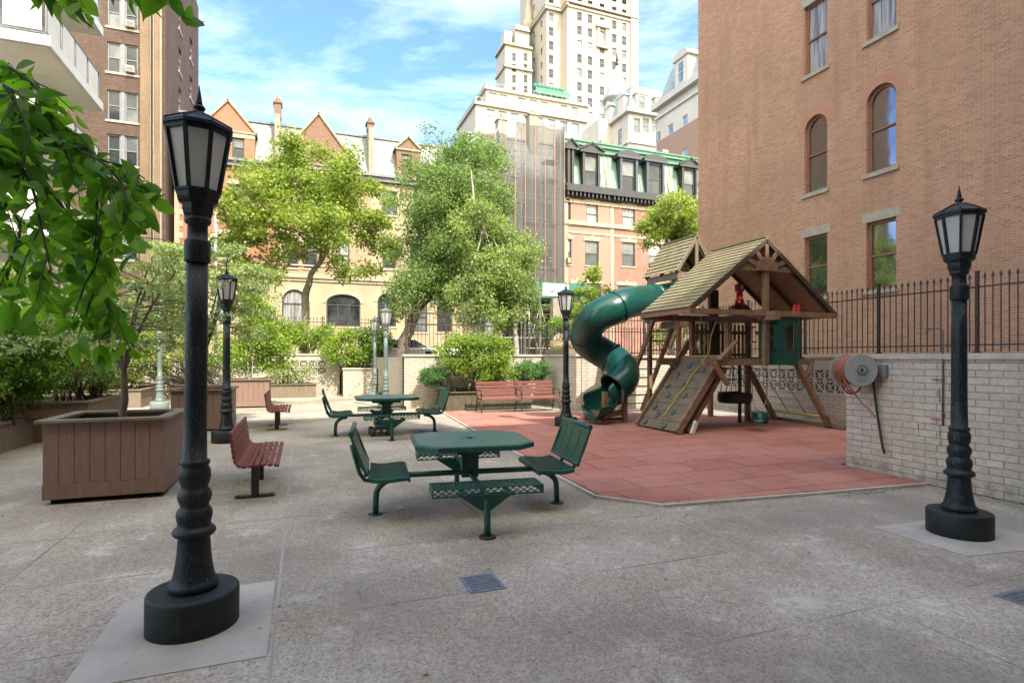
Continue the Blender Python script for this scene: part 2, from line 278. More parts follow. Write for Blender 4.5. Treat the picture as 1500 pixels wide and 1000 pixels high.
# concrete paving
def concrete(name, base, light, pit, joints=True):
    m, t, b = newmat(name); g = N(t, 'NewGeometry'); P = g.outputs['Position']
    c = ramp(t, noise(t, P, .55, 7, .6), [(.30, pit), (.50, base), (.72, light)])
    c = mixc(t, ramp(t, noise(t, P, 1.7, 6, .7), [(.52, (0, 0, 0)), (.72, (.6, .6, .6))]), c, light)
    v = N(t, 'TexVoronoi'); v.inputs['Scale'].default_value = 75; t.links.new(P, v.inputs[0])
    sp = ramp(t, v.outputs['Color'], [(.15, (.55, .52, .50)), (.45, (.95, .94, .93)), (.85, (1.3, 1.28, 1.25))])
    c = mixc(t, .7, c, mixc(t, 1, c, sp, 'MULTIPLY'))
    c = mixc(t, 1, c, ramp(t, noise(t, P, 26, 5, .75), [(.32, (.80, .79, .78)), (.50, (1, 1, 1)), (.68, (1.15, 1.14, 1.13))]), 'MULTIPLY')
    c = mixc(t, ramp(t, noise(t, P, 130, 3), [(.60, (0, 0, 0)), (.66, (.6, .6, .6))]), c, (.09, .085, .08))
    c = mixc(t, ramp(t, noise(t, P, 6, 8, .8), [(.62, (0, 0, 0)), (.75, (.5, .5, .5))]), c, pit)
    c = mixc(t, ramp(t, noise(t, P, 2.2, 9, .75), [(.58, (0, 0, 0)), (.66, (.85, .85, .85))]), c, (.50, .465, .41))   # pale scuffed patches
    c = mixc(t, ramp(t, noise(t, P, .35, 5, .6), [(.47, (0, 0, 0)), (.66, (.6, .6, .6))]), c, (.18, .157, .133))     # broad damp stains
    vd = N(t, 'TexVoronoi'); vd.inputs['Scale'].default_value = 2.6; t.links.new(P, vd.inputs[0])
    c = mixc(t, math_(t, 'MULTIPLY', math_(t, 'LESS_THAN', vd.outputs['Distance'], .045), .55), c, (.10, .09, .08))
    wp = N(t, 'TexNoise'); wp.inputs['Scale'].default_value = 1.3; wp.inputs['Detail'].default_value = 6; t.links.new(P, wp.inputs[0])
    wa = N(t, 'VectorMath', operation='ADD'); t.links.new(P, wa.inputs[0]); t.links.new(wp.outputs[1], wa.inputs[1])
    ve = N(t, 'TexVoronoi', feature='DISTANCE_TO_EDGE'); ve.inputs['Scale'].default_value = .22; t.links.new(wa.outputs[0], ve.inputs[0])
    ck = math_(t, 'MULTIPLY', math_(t, 'LESS_THAN', ve.outputs['Distance'], .0016), ramp(t, noise(t, P, .5, 2), [(.5, (0, 0, 0)), (.6, (.8, .8, .8))]))
    
    h = noise(t, P, 120, 3)
    if joints:
        s = N(t, 'SeparateXYZ'); wn = noise(t, P, 2.5, 4); wob = math_(t, 'MULTIPLY', math_(t, 'SUBTRACT', wn, .5), .02)
        X = math_(t, 'ADD', s.outputs[0], wob); Y = math_(t, 'ADD', s.outputs[1], wob); t.links.new(P, s.inputs[0])
        def line(v, per, off, wd):
            f = math_(t, 'ABSOLUTE', math_(t, 'SUBTRACT', math_(t, 'FRACT', math_(t, 'DIVIDE', math_(t, 'SUBTRACT', v, off), per)), .5))
            return math_(t, 'GREATER_THAN', f, .5-wd/per)
        jx = line(X, 1.95, -.16, .006); jy = line(Y, 1.23, 5.17, .007)
        main = math_(t, 'LESS_THAN', math_(t, 'ABSOLUTE', math_(t, 'ADD', X, .16)), .011)
        j = math_(t, 'MULTIPLY', math_(t, 'MAXIMUM', jx, jy), ramp(t, noise(t, P, 1.1, 3), [(.35, (.45, .45, .45)), (.6, (1, 1, 1))]))
        c = mixc(t, j, c, mixc(t, ramp(t, noise(t, P, .8, 2), [(.45, (0, 0, 0)), (.55, (1, 1, 1))]), (.11, .10, .085), (.30, .275, .24)))
        c = mixc(t, math_(t, 'MULTIPLY', main, .8), c, mixc(t, noise(t, P, 3, 4), (.20, .19, .165), (.46, .43, .38)))
        h = math_(t, 'SUBTRACT', h, math_(t, 'MULTIPLY', math_(t, 'MAXIMUM', j, main), 2))
    t.links.new(c, b.inputs['Base Color']); b.inputs['Roughness'].default_value = .85; b.inputs['Specular IOR Level'].default_value = .3
    bump(t, b, h, .5, .006); return m
M['concrete'] = concrete('concrete', (.330, .295, .237), (.45, .41, .345), (.235, .203, .162))
M['pad'] = pm('pad', (.39, .36, .31), (.31, .285, .245), .85, 2.2, bmp=.3, bscale=90, c3=(.27, .25, .215), dist=.003)
M['sidewalk'] = concrete('sidewalk', (.36, .34, .32), (.42, .40, .38), (.28, .26, .24), True)
# rubber tiles
m, t, b = newmat('rubber'); g = N(t, 'NewGeometry'); P = g.outputs['Position']
br = N(t, 'TexBrick'); t.links.new(P, br.inputs['Vector']); br.offset = .5; br.inputs['Scale'].default_value = 1
br.inputs['Brick Width'].default_value = .92; br.inputs['Row Height'].default_value = .61; br.inputs['Mortar Size'].default_value = .013; br.inputs['Mortar Smooth'].default_value = .3
br.inputs['Color1'].default_value = (.37, .140, .098, 1); br.inputs['Color2'].default_value = (.29, .098, .068, 1); br.inputs['Mortar'].default_value = (.06, .028, .022, 1)
c = mixc(t, ramp(t, noise(t, P, .7, 7, .65), [(.4, (0, 0, 0)), (.7, (.6, .6, .6))]), br.outputs[0], (.43, .215, .165))
c = mixc(t, ramp(t, noise(t, P, 60, 3), [(.55, (0, 0, 0)), (.75, (.7, .7, .7))]), c, (.42, .24, .20))
dirt = mixc(t, ramp(t, noise(t, P, 3, 6, .7), [(.52, (0, 0, 0)), (.75, (.7, .7, .7))]), c, (.20, .085, .062))
t.links.new(dirt, b.inputs['Base Color']); b.inputs['Roughness'].default_value = .85
bump(t, b, math_(t, 'SUBTRACT', noise(t, P, 90, 3), math_(t, 'MULTIPLY', br.outputs[1], 3)), .5, .006); M['rubber'] = m
# ribbed table top
m, t, b = newmat('table_top'); tcn = N(t, 'TexCoord'); wv = N(t, 'TexWave', bands_direction='X'); wv.inputs['Scale'].default_value = 9.5; wv.inputs['Distortion'].default_value = 0
t.links.new(tcn.outputs['Object'], wv.inputs[0])
c = mixc(t, ramp(t, noise(t, tcn.outputs['Object'], 2.5, 6, .7), [(.45, (0, 0, 0)), (.75, (.8, .8, .8))]), (.06, .15, .15), (.13, .225, .225))
c = mixc(t, math_(t, 'MULTIPLY', wv.outputs[1], .5), c, (.006, .04, .035))
t.links.new(c, b.inputs['Base Color']); b.inputs['Roughness'].default_value = .33; b.inputs['Specular IOR Level'].default_value = .6
bump(t, b, wv.outputs[1], -.5, .003); M['table_top'] = m

# ------------------------------------------------------------------ mesh builder
class MB:
    def __init__(s): s.v = []; s.f = []; s.mi = []; s.cur = 0; s.sm = []; s.smooth = False
    def mat(s, i): s.cur = i; return s
    def face(s, idx): s.f.append(idx); s.mi.append(s.cur); s.sm.append(s.smooth)
    def poly(s, pts):
        n = len(s.v); s.v += [tuple(p) for p in pts]; s.face(list(range(n, n+len(pts))))
    def hexa(s, p):           # 8 pts: bottom 4 ccw, top 4 ccw
        n = len(s.v); s.v += [tuple(q) for q in p]
        for a in ((3, 2, 1, 0), (4, 5, 6, 7), (0, 1, 5, 4), (1, 2, 6, 5), (2, 3, 7, 6), (3, 0, 4, 7)): s.face([n+i for i in a])
    def box(s, x0, x1, y0, y1, z0, z1):
        s.hexa([(x0, y0, z0), (x1, y0, z0), (x1, y1, z0), (x0, y1, z0), (x0, y0, z1), (x1, y0, z1), (x1, y1, z1), (x0, y1, z1)])
    def mbox(s, F, u0, u1, v0, v1, d0, d1):
        s.hexa([F(u0, v0, d0), F(u1, v0, d0), F(u1, v0, d1), F(u0, v0, d1), F(u0, v1, d0), F(u1, v1, d0), F(u1, v1, d1), F(u0, v1, d1)])
    def beam(s, a, b, w, h, up=(0, 0, 1)):
        a = Vector(a); b = Vector(b); d = (b-a).normalized(); up = Vector(up)
        sd_ = d.cross(up)
        if sd_.length < 1e-4: sd_ = d.cross(Vector((0, 1, 0)))
        sd_.normalize(); u = sd_.cross(d).normalized(); sd_ *= w/2; u *= h/2
        s.hexa([a-sd_-u, a+sd_-u, b+sd_-u, b-sd_-u, a-sd_+u, a+sd_+u, b+sd_+u, b-sd_+u])
    def tube(s, pts, r, n=8, cap=True, close=False):
        pts = [Vector(p) for p in pts]; k = len(pts); rr = r if isinstance(r, (list, tuple)) else [r]*k
        base = len(s.v); prev = None; sm = s.smooth; s.smooth = True
        for i, p in enumerate(pts):
            if close: d = pts[(i+1) % k]-pts[i-1]
            else: d = pts[min(i+1, k-1)]-pts[max(i-1, 0)]
            d = d.normalized() if d.length > 1e-9 else Vector((0, 0, 1))
            if prev is None:
                a = d.cross(Vector((0, 0, 1)))
                if a.length < .1: a = d.cross(Vector((1, 0, 0)))
            else: a = prev-d*prev.dot(d)
            a.normalize(); prev = a; b = d.cross(a)
            for j in range(n):
                t_ = 2*PI*j/n; s.v.append(tuple(p+(a*math.cos(t_)+b*math.sin(t_))*rr[i]))
        for i in range(k-1 if not close else k):
            for j in range(n):
                i2 = (i+1) % k
                s.face([base+i*n+j, base+i*n+(j+1) % n, base+i2*n+(j+1) % n, base+i2*n+j])
        s.smooth = sm
        if cap and not close:
            s.face([base+j for j in range(n)][::-1]); s.face([base+(k-1)*n+j for j in range(n)])
    def lathe(s, prof, n=24, c=(0, 0, 0), smooth=True, ph=0, sx=1, sy=1):
        base = len(s.v); sm = s.smooth; s.smooth = smooth
        for r, z in prof:
            for j in range(n):
                t_ = 2*PI*(j+ph)/n; s.v.append((c[0]+r*math.cos(t_)*sx, c[1]+r*math.sin(t_)*sy, c[2]+z))
        for i in range(len(prof)-1):
            for j in range(n): s.face([base+i*n+j, base+i*n+(j+1) % n, base+(i+1)*n+(j+1) % n, base+(i+1)*n+j])
        s.smooth = sm
        if prof[0][0] > 1e-4: s.face([base+j for j in range(n)][::-1])
        if prof[-1][0] > 1e-4: s.face([base+(len(prof)-1)*n+j for j in range(n)])
    def prism(s, pts, dz):
        n = len(s.v); k = len(pts); s.v += [tuple(p) for p in pts]; s.v += [tuple(Vector(p)+Vector(dz)) for p in pts]
        s.face(list(range(n, n+k))[::-1]); s.face(list(range(n+k, n+2*k)))
        for i in range(k): s.face([n+i, n+(i+1) % k, n+k+(i+1) % k, n+k+i])
    def ico(s, c, r, sc=(1, 1, 1), n=10):
        prof = [(r*math.sin(PI*i/n), -r*math.cos(PI*i/n)) for i in range(n+1)]
        prof[0] = (1e-5, -r); prof[-1] = (1e-5, r)
        b0 = len(s.v); s.lathe(prof, n+2); 
        for i in range(b0, len(s.v)):
            x, y, z = s.v[i]; s.v[i] = (c[0]+x*sc[0], c[1]+y*sc[1], c[2]+z*sc[2])
    def build(s, name, mats, parent=None, bev=0, recalc=True, **props):
        me = bpy.data.meshes.new(name)
        off = parent_off(parent)
        me.from_pydata([(x-off[0], y-off[1], z-off[2]) for x, y, z in s.v], [], s.f)
        if not isinstance(mats, (list, tuple)): mats = [mats]
        for q in mats: me.materials.append(M[q])
        me.polygons.foreach_set('material_index', s.mi); me.polygons.foreach_set('use_smooth', s.sm)
        if recalc:
            bm = bmesh.new(); bm.from_mesh(me); bmesh.ops.recalc_face_normals(bm, faces=bm.faces); bm.to_mesh(me); bm.free()
        o = bpy.data.objects.new(name, me); C.objects.link(o); o.parent = parent
        if bev:
            md = o.modifiers.new('bevel', 'BEVEL'); md.width = bev; md.segments = 2; md.limit_method = 'ANGLE'; md.angle_limit = R(40)
        for a, b_ in props.items(): o[a] = b_
        return o
def parent_off(p):
    v = Vector((0, 0, 0))
    while p is not None: v += p.location; p = p.parent
    return v
def thing(name, label, cat, loc=(0, 0, 0), group=None, rz=0):
    o = bpy.data.objects.new(name, None); C.objects.link(o); o.location = loc; o.rotation_euler = (0, 0, rz); o.empty_display_size = .2
    o['label'] = label; o['category'] = cat
    if group: o['group'] = group
    return o
def tag(o, label, cat, group=None):
    o['label'] = label; o['category'] = cat
    if group: o['group'] = group
    return o
def struct(o, kind='structure'): o['kind'] = kind; return o
KIDS = {}
def copy_tree(o, loc, rz=0, label=None, sz=1, **mats):
    allo = list(C.objects)
    def rec(q, par):
        c = q.copy(); C.objects.link(c)
        if par: c.parent = par
        for ch in [x for x in allo if x.parent == q]: rec(ch, c)
        return c
    c = rec(o, None); c.location = loc; c.rotation_euler = (0, 0, rz); c.scale = (1, 1, sz)
    if label: c['label'] = label
    return c
def swapmat(root, a, b):
    for o in list(C.objects):
        p = o
        while p.parent: p = p.parent
        if p == root and o.type == 'MESH':
            for s_ in o.material_slots:
                if s_.material == M[a]: s_.link = 'OBJECT'; s_.material = M[b]

# facade mappings: (u, v, d) -> world, d = outwards
def FY(Y): return lambda u, v, d: (u, Y-d, v)      # faces -Y
def FXm(X): return lambda u, v, d: (X-d, u, v)     # faces -X
def FXp(X): return lambda u, v, d: (X+d, u, v)     # faces +X
def arcpts(u0, u1, v1, rise, n=10):
    um = (u0+u1)/2; a = (u1-u0)/2
    return [(um-a*math.cos(PI*i/n), v1-rise+rise*math.sin(PI*i/n)) for i in range(n+1)]
def wall(mb, F, u0, u1, v0, v1, holes, dep=.18):
    us = sorted({u0, u1, *[min(max(h[0], u0), u1) for h in holes], *[min(max(h[1], u0), u1) for h in holes]}); vz = sorted({v0, v1, *[min(max(h[2], v0), v1) for h in holes], *[min(max(h[3], v0), v1) for h in holes]})
    for i in range(len(us)-1):
        for j in range(len(vz)-1):
            cu = (us[i]+us[i+1])/2; cv = (vz[j]+vz[j+1])/2
            if any(h[0] < cu < h[1] and h[2] < cv < h[3] for h in holes): continue
            mb.poly([F(us[i], vz[j], 0), F(us[i+1], vz[j], 0), F(us[i+1], vz[j+1], 0), F(us[i], vz[j+1], 0)])
    for h in holes:
        a, b, c, d = h[:4]; ris = h[4] if len(h) > 4 else 0
        top = d-ris
        mb.poly([F(a, c, 0), F(a, top, 0), F(a, top, -dep), F(a, c, -dep)]); mb.poly([F(b, c, 0), F(b, top, 0), F(b, top, -dep), F(b, c, -dep)])
        mb.poly([F(a, c, 0), F(b, c, 0), F(b, c, -dep), F(a, c, -dep)])
        if ris:
            pts = arcpts(a, b, d, ris)
            for i in range(len(pts)-1):
                p, q = pts[i], pts[i+1]
                mb.poly([F(*p, 0), F(*q, 0), F(*q, -dep), F(*p, -dep)])
                cx = a if i < len(pts)//2 else b
                mb.poly([F(cx, d, 0), F(*p, 0), F(*q, 0)])
        else: mb.poly([F(a, d, 0), F(b, d, 0), F(b, d, -dep), F(a, d, -dep)])
def window(par, F, u0, u1, v0, v1, rise=0, dep=.12, fr='win_dark', gl='glass_dark', fw=.07, mid=.5, mull=0, sill=None, lintel=None, blind=0, lean=False, sub=False, grille=0):
    mb = MB(); d0, d1 = -dep-.05, -dep+.02; top = v1-rise
    mb.mbox(F, u0, u0+fw, v0, top, d0, d1); mb.mbox(F, u1-fw, u1, v0, top, d0, d1); mb.mbox(F, u0+fw, u1-fw, v0, v0+fw, d0, d1)
    if rise:
        o_ = arcpts(u0, u1, v1, rise); i_ = arcpts(u0+fw, u1-fw, v1-fw, rise-fw*.5)
        for k in range(len(o_)-1):
            mb.hexa([F(*i_[k], d0), F(*i_[k+1], d0), F(*i_[k+1], d1), F(*i_[k], d1), F(*o_[k], d0), F(*o_[k+1], d0), F(*o_[k+1], d1), F(*o_[k], d1)])
    else: mb.mbox(F, u0+fw, u1-fw, v1-fw, v1, d0, d1)
    if mid: 
        vm = v0+(v1-v0)*mid; mb.mbox(F, u0+fw, u1-fw, vm-fw*.35, vm+fw*.35, d0, d1+.01)
    for k in range(mull):
        um = u0+(u1-u0)*(k+1)/(mull+1); mb.mbox(F, um-fw*.3, um+fw*.3, v0+fw, (top if rise else v1-fw), d0, d1-.005)
    for k in range(grille):
        um = u0+(u1-u0)*(k+.5)/grille; mb.mbox(F, um-.012, um+.012, v0+.05, v1-.05, .01, .035)
    gm = MB()
    pd = -dep-.03
    if rise: gm.poly([F(u0+.01, v0+.01, pd)]+[F(p[0], p[1]-.01, pd) for p in arcpts(u0+.01, u1-.01, v1, rise)]+[F(u1-.01, v0+.01, pd)])
    else: gm.poly([F(u0+.01, v0+.01, pd), F(u1-.01, v0+.01, pd), F(u1-.01, v1-.01, pd), F(u0+.01, v1-.01, pd)])
    mats = [gl]
    if blind:
        gm.mat(1); bb = (v0+fw, v0+(v1-v0)*mid-fw*.4) if blind < 0 else (v0+(v1-v0)*(mid or .5)+fw*.4, top-fw*.6)
        gm.poly([F(u0+fw, bb[0], pd+.004), F(u1-fw, bb[0], pd+.004), F(u1-fw, bb[1], pd+.004), F(u0+fw, bb[1], pd+.004)]); mats = [gl, 'glass_blind']
    if lean:          # far away: one mesh with its pane
        k0 = len(mb.v); mb.v += gm.v; mb.f += [[i+k0 for i in f] for f in gm.f]; mb.mi += [1+i for i in gm.mi]; mb.sm += gm.sm
        o = mb.build('window', [fr]+mats, par, recalc=False)
    else:
        o = mb.build('window', fr, par); gm.build('pane', mats, o, recalc=False)
    sm_ = MB()
    if sill: sm_.mbox(F, u0-.1, u1+.1, v0-.14, v0-.002, -.05, .07); sm_.build('sill', sill, par if sub else o)
    if lintel: lm = MB(); lm.mbox(F, u0-.14, u1+.14, v1+.002, v1+lintel[1], -.04, .012); lm.build('lintel', lintel[0], o)
    return o
def shell(mb, x0, x1, y0, y1, z0, z1, front=None, left=None, right=None, back=True, top=True):
    """box body with optional holes in its -Y / -X / +X faces"""
    wall(mb, FY(y0), x0, x1, z0, z1, front or []); wall(mb, FXm(x0), y0, y1, z0, z1, left or []); wall(mb, FXp(x1), y0, y1, z0, z1, right or [])
    if back: mb.poly([(x0, y1, z0), (x1, y1, z0), (x1, y1, z1), (x0, y1, z1)])
    if top: mb.poly([(x0, y0, z1), (x1, y0, z1), (x1, y1, z1), (x0, y1, z1)])

# ------------------------------------------------------------------ foliage
SH = {
 'quad': (np.array([(0, 0, 0), (.45, .5, .10), (1, 0, -.05), (.45, -.5, .10)]), [(0, 1, 2), (0, 2, 3)]),
 'leaf': (np.array([(0, 0, 0), (.18, .36, .06), (.45, .5, .08), (.75, .34, .0), (1, 0, -.18), (.75, -.34, .0), (.45, -.5, .08), (.18, -.36, .06), (.3, 0, -.01), (.65, 0, -.03)]),
          [(0, 8, 2, 1), (8, 9, 3, 2), (9, 4, 3), (0, 7, 6, 8), (8, 6, 5, 9), (9, 5, 4)]),
}
def leaves(name, P, D, Nn, L, Wd, shape, matname, parent=None):
    """P points, D stalk->tip directions, Nn leaf normals (n,3 arrays); L, Wd size arrays"""
    T, faces = SH[shape]
    P = np.asarray(P, float); D = np.asarray(D, float); Nn = np.asarray(Nn, float)
    D /= np.linalg.norm(D, axis=1)[:, None]+1e-9
    S = np.cross(Nn, D); S /= np.linalg.norm(S, axis=1)[:, None]+1e-9; U = np.cross(D, S)
    n = len(P); k = len(T)
    V = P[:, None, :] + D[:, None, :]*(T[None, :, 0:1]*L[:, None, None]) + S[:, None, :]*(T[None, :, 1:2]*Wd[:, None, None]) + U[:, None, :]*(T[None, :, 2:3]*(L*np.random.default_rng(len(P)).uniform(-.8, 3.2, len(P)))[:, None, None])
    V = V.reshape(-1, 3)-np.array(parent_off(parent))
    lt = np.array([len(f) for f in faces]); idx = np.concatenate([np.array(f) for f in faces])
    li = (idx[None, :]+(np.arange(n)*k)[:, None]).ravel(); tot = np.tile(lt, n); st = np.concatenate([[0], np.cumsum(tot)[:-1]])
    me = bpy.data.meshes.new(name); me.vertices.add(n*k); me.vertices.foreach_set('co', V.ravel().astype(np.float32))
    me.loops.add(len(li)); me.loops.foreach_set('vertex_index', li.astype(np.int32))
    me.polygons.add(len(tot)); me.polygons.foreach_set('loop_start', st.astype(np.int32)); me.polygons.foreach_set('loop_total', tot.astype(np.int32))
    me.update(calc_edges=True); me.materials.append(M[matname])
    o = bpy.data.objects.new(name, me); C.objects.link(o); o.parent = parent; return o
def crown(rng, clumps, per, L, flat=.6, aspect=.62, up=.5, droop=0):
    """leaf arrays for clumps = [(centre, radius)]"""
    P = []; D = []; Nn = []; Ls = []
    for c, r in clumps:
        n = max(6, int(per*rng.uniform(.6, 1.3)*(r**2)))
        d = rng.normal(size=(n, 3)); d /= np.linalg.norm(d, axis=1)[:, None]
        rad = r*(rng.uniform(0, 1, n)**.45)*(1+.25*rng.normal(size=n))
        p = np.array(c)[None, :]+d*rad[:, None]*np.array([1, 1, flat])
        P.append(p); nn = rng.normal(size=(n, 3))*.6+d*.5+np.array([0, 0, up]); Nn.append(nn)
        D.append(rng.normal(size=(n, 3))+d*.6+np.array([0, 0, -droop])); Ls.append(L*rng.uniform(.6, 1.35, n))
    P = np.concatenate(P); Ls = np.concatenate(Ls)
    return P, np.concatenate(D), np.concatenate(Nn), Ls, Ls*aspect
def in_ell(rng, ells, n, shell_=.45):
    out = []; wts = np.array([e[1][0]*e[1][1]*e[1][2] for e in ells])**.8; wts /= wts.sum()
    while len(out) < n:
        e = ells[rng.choice(len(ells), p=wts)]
        d = rng.normal(size=3); d /= np.linalg.norm(d); r = rng.uniform(shell_, 1.0)**.6
        out.append(Vector(np.array(e[0])+d*r*np.array(e[1])))
    return out
def limb(mb, a, b, r0, r1, rng, wig=.12, n=6, k=6):
    a = Vector(a); b = Vector(b); L = (b-a).length; pts = []; 
    o1 = Vector(rng.normal(size=3))*wig*L
    for i in range(n+1):
        t_ = i/n; p = a.lerp(b, t_)+o1*(t_*(1-t_)*2)+Vector((0, 0, L*.10*math.sin(PI*t_)))
        pts.append(p)
    mb.tube(pts, [r0+(r1-r0)*(i/n) for i in range(n+1)], k, cap=False)
    return pts
def tree(name, label, base, trunk, tr, ells, ncl, clr, per, L, leaf, bark, seed, cat='tree', shape='quad', flat=.7, group=None, droop=0, nlimb=7, up=.5, shell_=.45, twig=1.0, aspect=.62):
    """trunk: list of points above base, tr: radii"""
    rng = np.random.default_rng(seed); root = thing(name, label, cat, base, group)
    mb = MB(); pts = [Vector(base)-Vector((0, 0, .1))]+[Vector(p) for p in trunk]
    # refine trunk with small wobble
    fine = []; fr = []
    for i in range(len(pts)-1):
        for k in range(4):
            t_ = k/4; fine.append(pts[i].lerp(pts[i+1], t_)+Vector(rng.normal(size=3))*tr[i]*.12); fr.append(tr[i]+(tr[i+1]-tr[i])*t_)
    fine.append(pts[-1]); fr.append(tr[-1]); mb.tube(fine, fr, 10, cap=False)
    cl = in_ell(rng, ells, ncl, shell_); heads = []
    mains = [cl[i] for i in rng.choice(len(cl), min(nlimb, len(cl)), replace=False)]
    nodes = []
    for m_ in mains:
        s = len(fine)-1-int(rng.integers(0, max(1, len(fine)//3))); st = fine[s]
        pp = limb(mb, st, st.lerp(m_, .8), fr[s]*.7, max(.008, fr[-1]*.22), rng, .16); nodes += pp[2:]
    nodes += fine[len(fine)//2:]
    for c in cl:
        q = min(nodes, key=lambda p: (p-c).length+max(0, p.z-c.z)*.5)
        if twig and rng.uniform() < twig: limb(mb, q, c, max(.006, fr[-1]*.16), .004, rng, .12, 4, 4)
    mb.build('trunk', bark, root, recalc=False)
    cc = [(tuple(c), clr*rng.uniform(.6, 1.3)) for c in cl]
    P, D, Nn, Ls, Wd = crown(rng, cc, per*4.6, L*1.15, flat, droop=droop, up=up, aspect=aspect)
    leaves('crown', P, D, Nn, Ls, Wd, shape, leaf, root)
    return root
def shrub(name, label, base, ells, ncl, clr, per, L, leaf, seed, bark='bark_dark', stems=9, cat='shrub', flat=.75, group=None, up=.6, shell_=.4, spread=.25, aspect=.6):
    rng = np.random.default_rng(seed); root = thing(name, label, cat, base, group); mb = MB()
    cl = in_ell(rng, ells, ncl, shell_)
    for i in rng.choice(len(cl), min(stems, len(cl)), replace=False):
        st = Vector(base)+Vector((rng.uniform(-spread, spread), rng.uniform(-spread, spread)*.6, 0))
        limb(mb, st, cl[i], .022, .005, rng, .15, 6, 5)
    for c in cl[::3]:
        q = cl[int(rng.integers(0, len(cl)))]; limb(mb, Vector(base).lerp(c, .5), c, .012, .004, rng, .12, 4, 4)
    mb.build('stems', bark, root, recalc=False)
    cc = [(tuple(c), clr*rng.uniform(.6, 1.25)) for c in cl]
    P, D, Nn, Ls, Wd = crown(rng, cc, per*3.2, L*1.2, flat, up=up, aspect=aspect)
    leaves('foliage', P, D, Nn, Ls, Wd, 'quad', leaf, root); return root

# ================================================================== SETTING
ST = 1.30        # street level: the yard is sunken below it
mb = MB(); xs = [-14+.8*i for i in range(40)]; ys = [-8+.6*i for i in range(60)]
mb.smooth = True
idx = {}
for j, y in enumerate(ys):
    for i, x in enumerate(xs): idx[i, j] = len(mb.v); mb.v.append((x, y, zg(x, y)))
for j in range(len(ys)-1):
    for i in range(len(xs)-1): mb.face([idx[i, j], idx[i+1, j], idx[i+1, j+1], idx[i, j+1]])
struct(mb.build('ground', 'concrete'))
mb = MB(); mb.box(-1500, 1500, -1500, 3000, -1.2, -.6); struct(mb.build('terrain', 'asphalt'))
def sheet(name, pts, dz, matn, h=.004, sub=6):
    """thin slab following the ground"""
    m_ = MB(); k = len(pts); up = [(x, y, zg(x, y)+dz) for x, y in pts]; m_.prism([(x, y, z-h) for x, y, z in up], (0, 0, h)); return m_.build(name, matn)
struct(sheet('pad', [(-1.17, 4.66), (-1.17, 3.50), (-.19, 3.50), (-.19, 4.66)], .005, 'pad'))
gp = [G(*p) for p in ((1278, 772), (1416, 815), (1560, 800), (1400, 757))]
struct(sheet('pad', [(p.x, p.y) for p in gp], .005, 'pad'))
# rubber play surface as a grid clipped to its outline, with a pale concrete edging on its left
out = [(3.95, 16.3), (3.55, 11.0), (3.42, 6.0), (3.95, 5.42), (7.95, 5.1), (7.95, 6.4), (12.45, 6.4), (12.45, 10.6), (11.6, 11.6), (9.2, 13.5), (7.5, 14.6), (5.2, 15.6)]
bm = bmesh.new(); vv = [bm.verts.new((x, y, zg(x, y)+.03)) for x, y in out]; f = bm.faces.new(vv)
for yy in [5.4+.45*i for i in range(14)]:
    bmesh.ops.bisect_plane(bm, geom=bm.verts[:]+bm.edges[:]+bm.faces[:], plane_co=(0, yy, 0), plane_no=(0, 1, 0))
for v in bm.verts: v.co.z = zg(v.co.x, v.co.y)+.03
r = bmesh.ops.extrude_face_region(bm, geom=bm.faces[:])
for e in r['geom']:
    if isinstance(e, bmesh.types.BMVert): e.co.z -= .06
bmesh.ops.recalc_face_normals(bm, faces=bm.faces)
me = bpy.data.meshes.new('rubber_play_surface'); bm.to_mesh(me); bm.free(); me.materials.append(M['rubber'])
o = bpy.data.objects.new('rubber_play_surface', me); C.objects.link(o); struct(o)
mb = MB(); e_ = [(3.90, 16.3), (3.50, 11.0), (3.43, 8.6), (3.38, 7.2), (3.36, 6.0), (3.91, 5.38), (5.9, 5.2), (7.94, 5.05)]
for a, b_ in zip(e_[:-1], e_[1:]): mb.beam((a[0], a[1], zg(*a)+.012), (b_[0], b_[1], zg(*b_)+.012), .05, .045)
struct(mb.build('edging_kerb', 'coping'))
# raised ground behind the yard walls, pavement, street, far pavement
mb = MB(); mb.box(3.2, 60, 18.05, 26.4, -.5, ST-.04); mb.box(8.2, 60, 15.7, 18.05, -.5, ST-.04); mb.box(12.9, 60, -20, 15.7, -.5, ST-.04)
struct(mb.build('planted_terrace', 'soil'))
mb = MB(); mb.box(-60, 90, 26.4, 30.2, -.5, ST); mb.box(-60, 90, 41.5, 46.4, -.5, ST); struct(mb.build('pavement', 'sidewalk'))
mb = MB(); mb.box(-60, 90, 30.2, 41.5, -.5, ST-.14); struct(mb.build('street', 'asphalt'))
mb = MB(); mb.box(-20, 1.5, 25.9, 26.4, -.5, ST+.2); struct(mb.build('planting_bed', 'soil'))

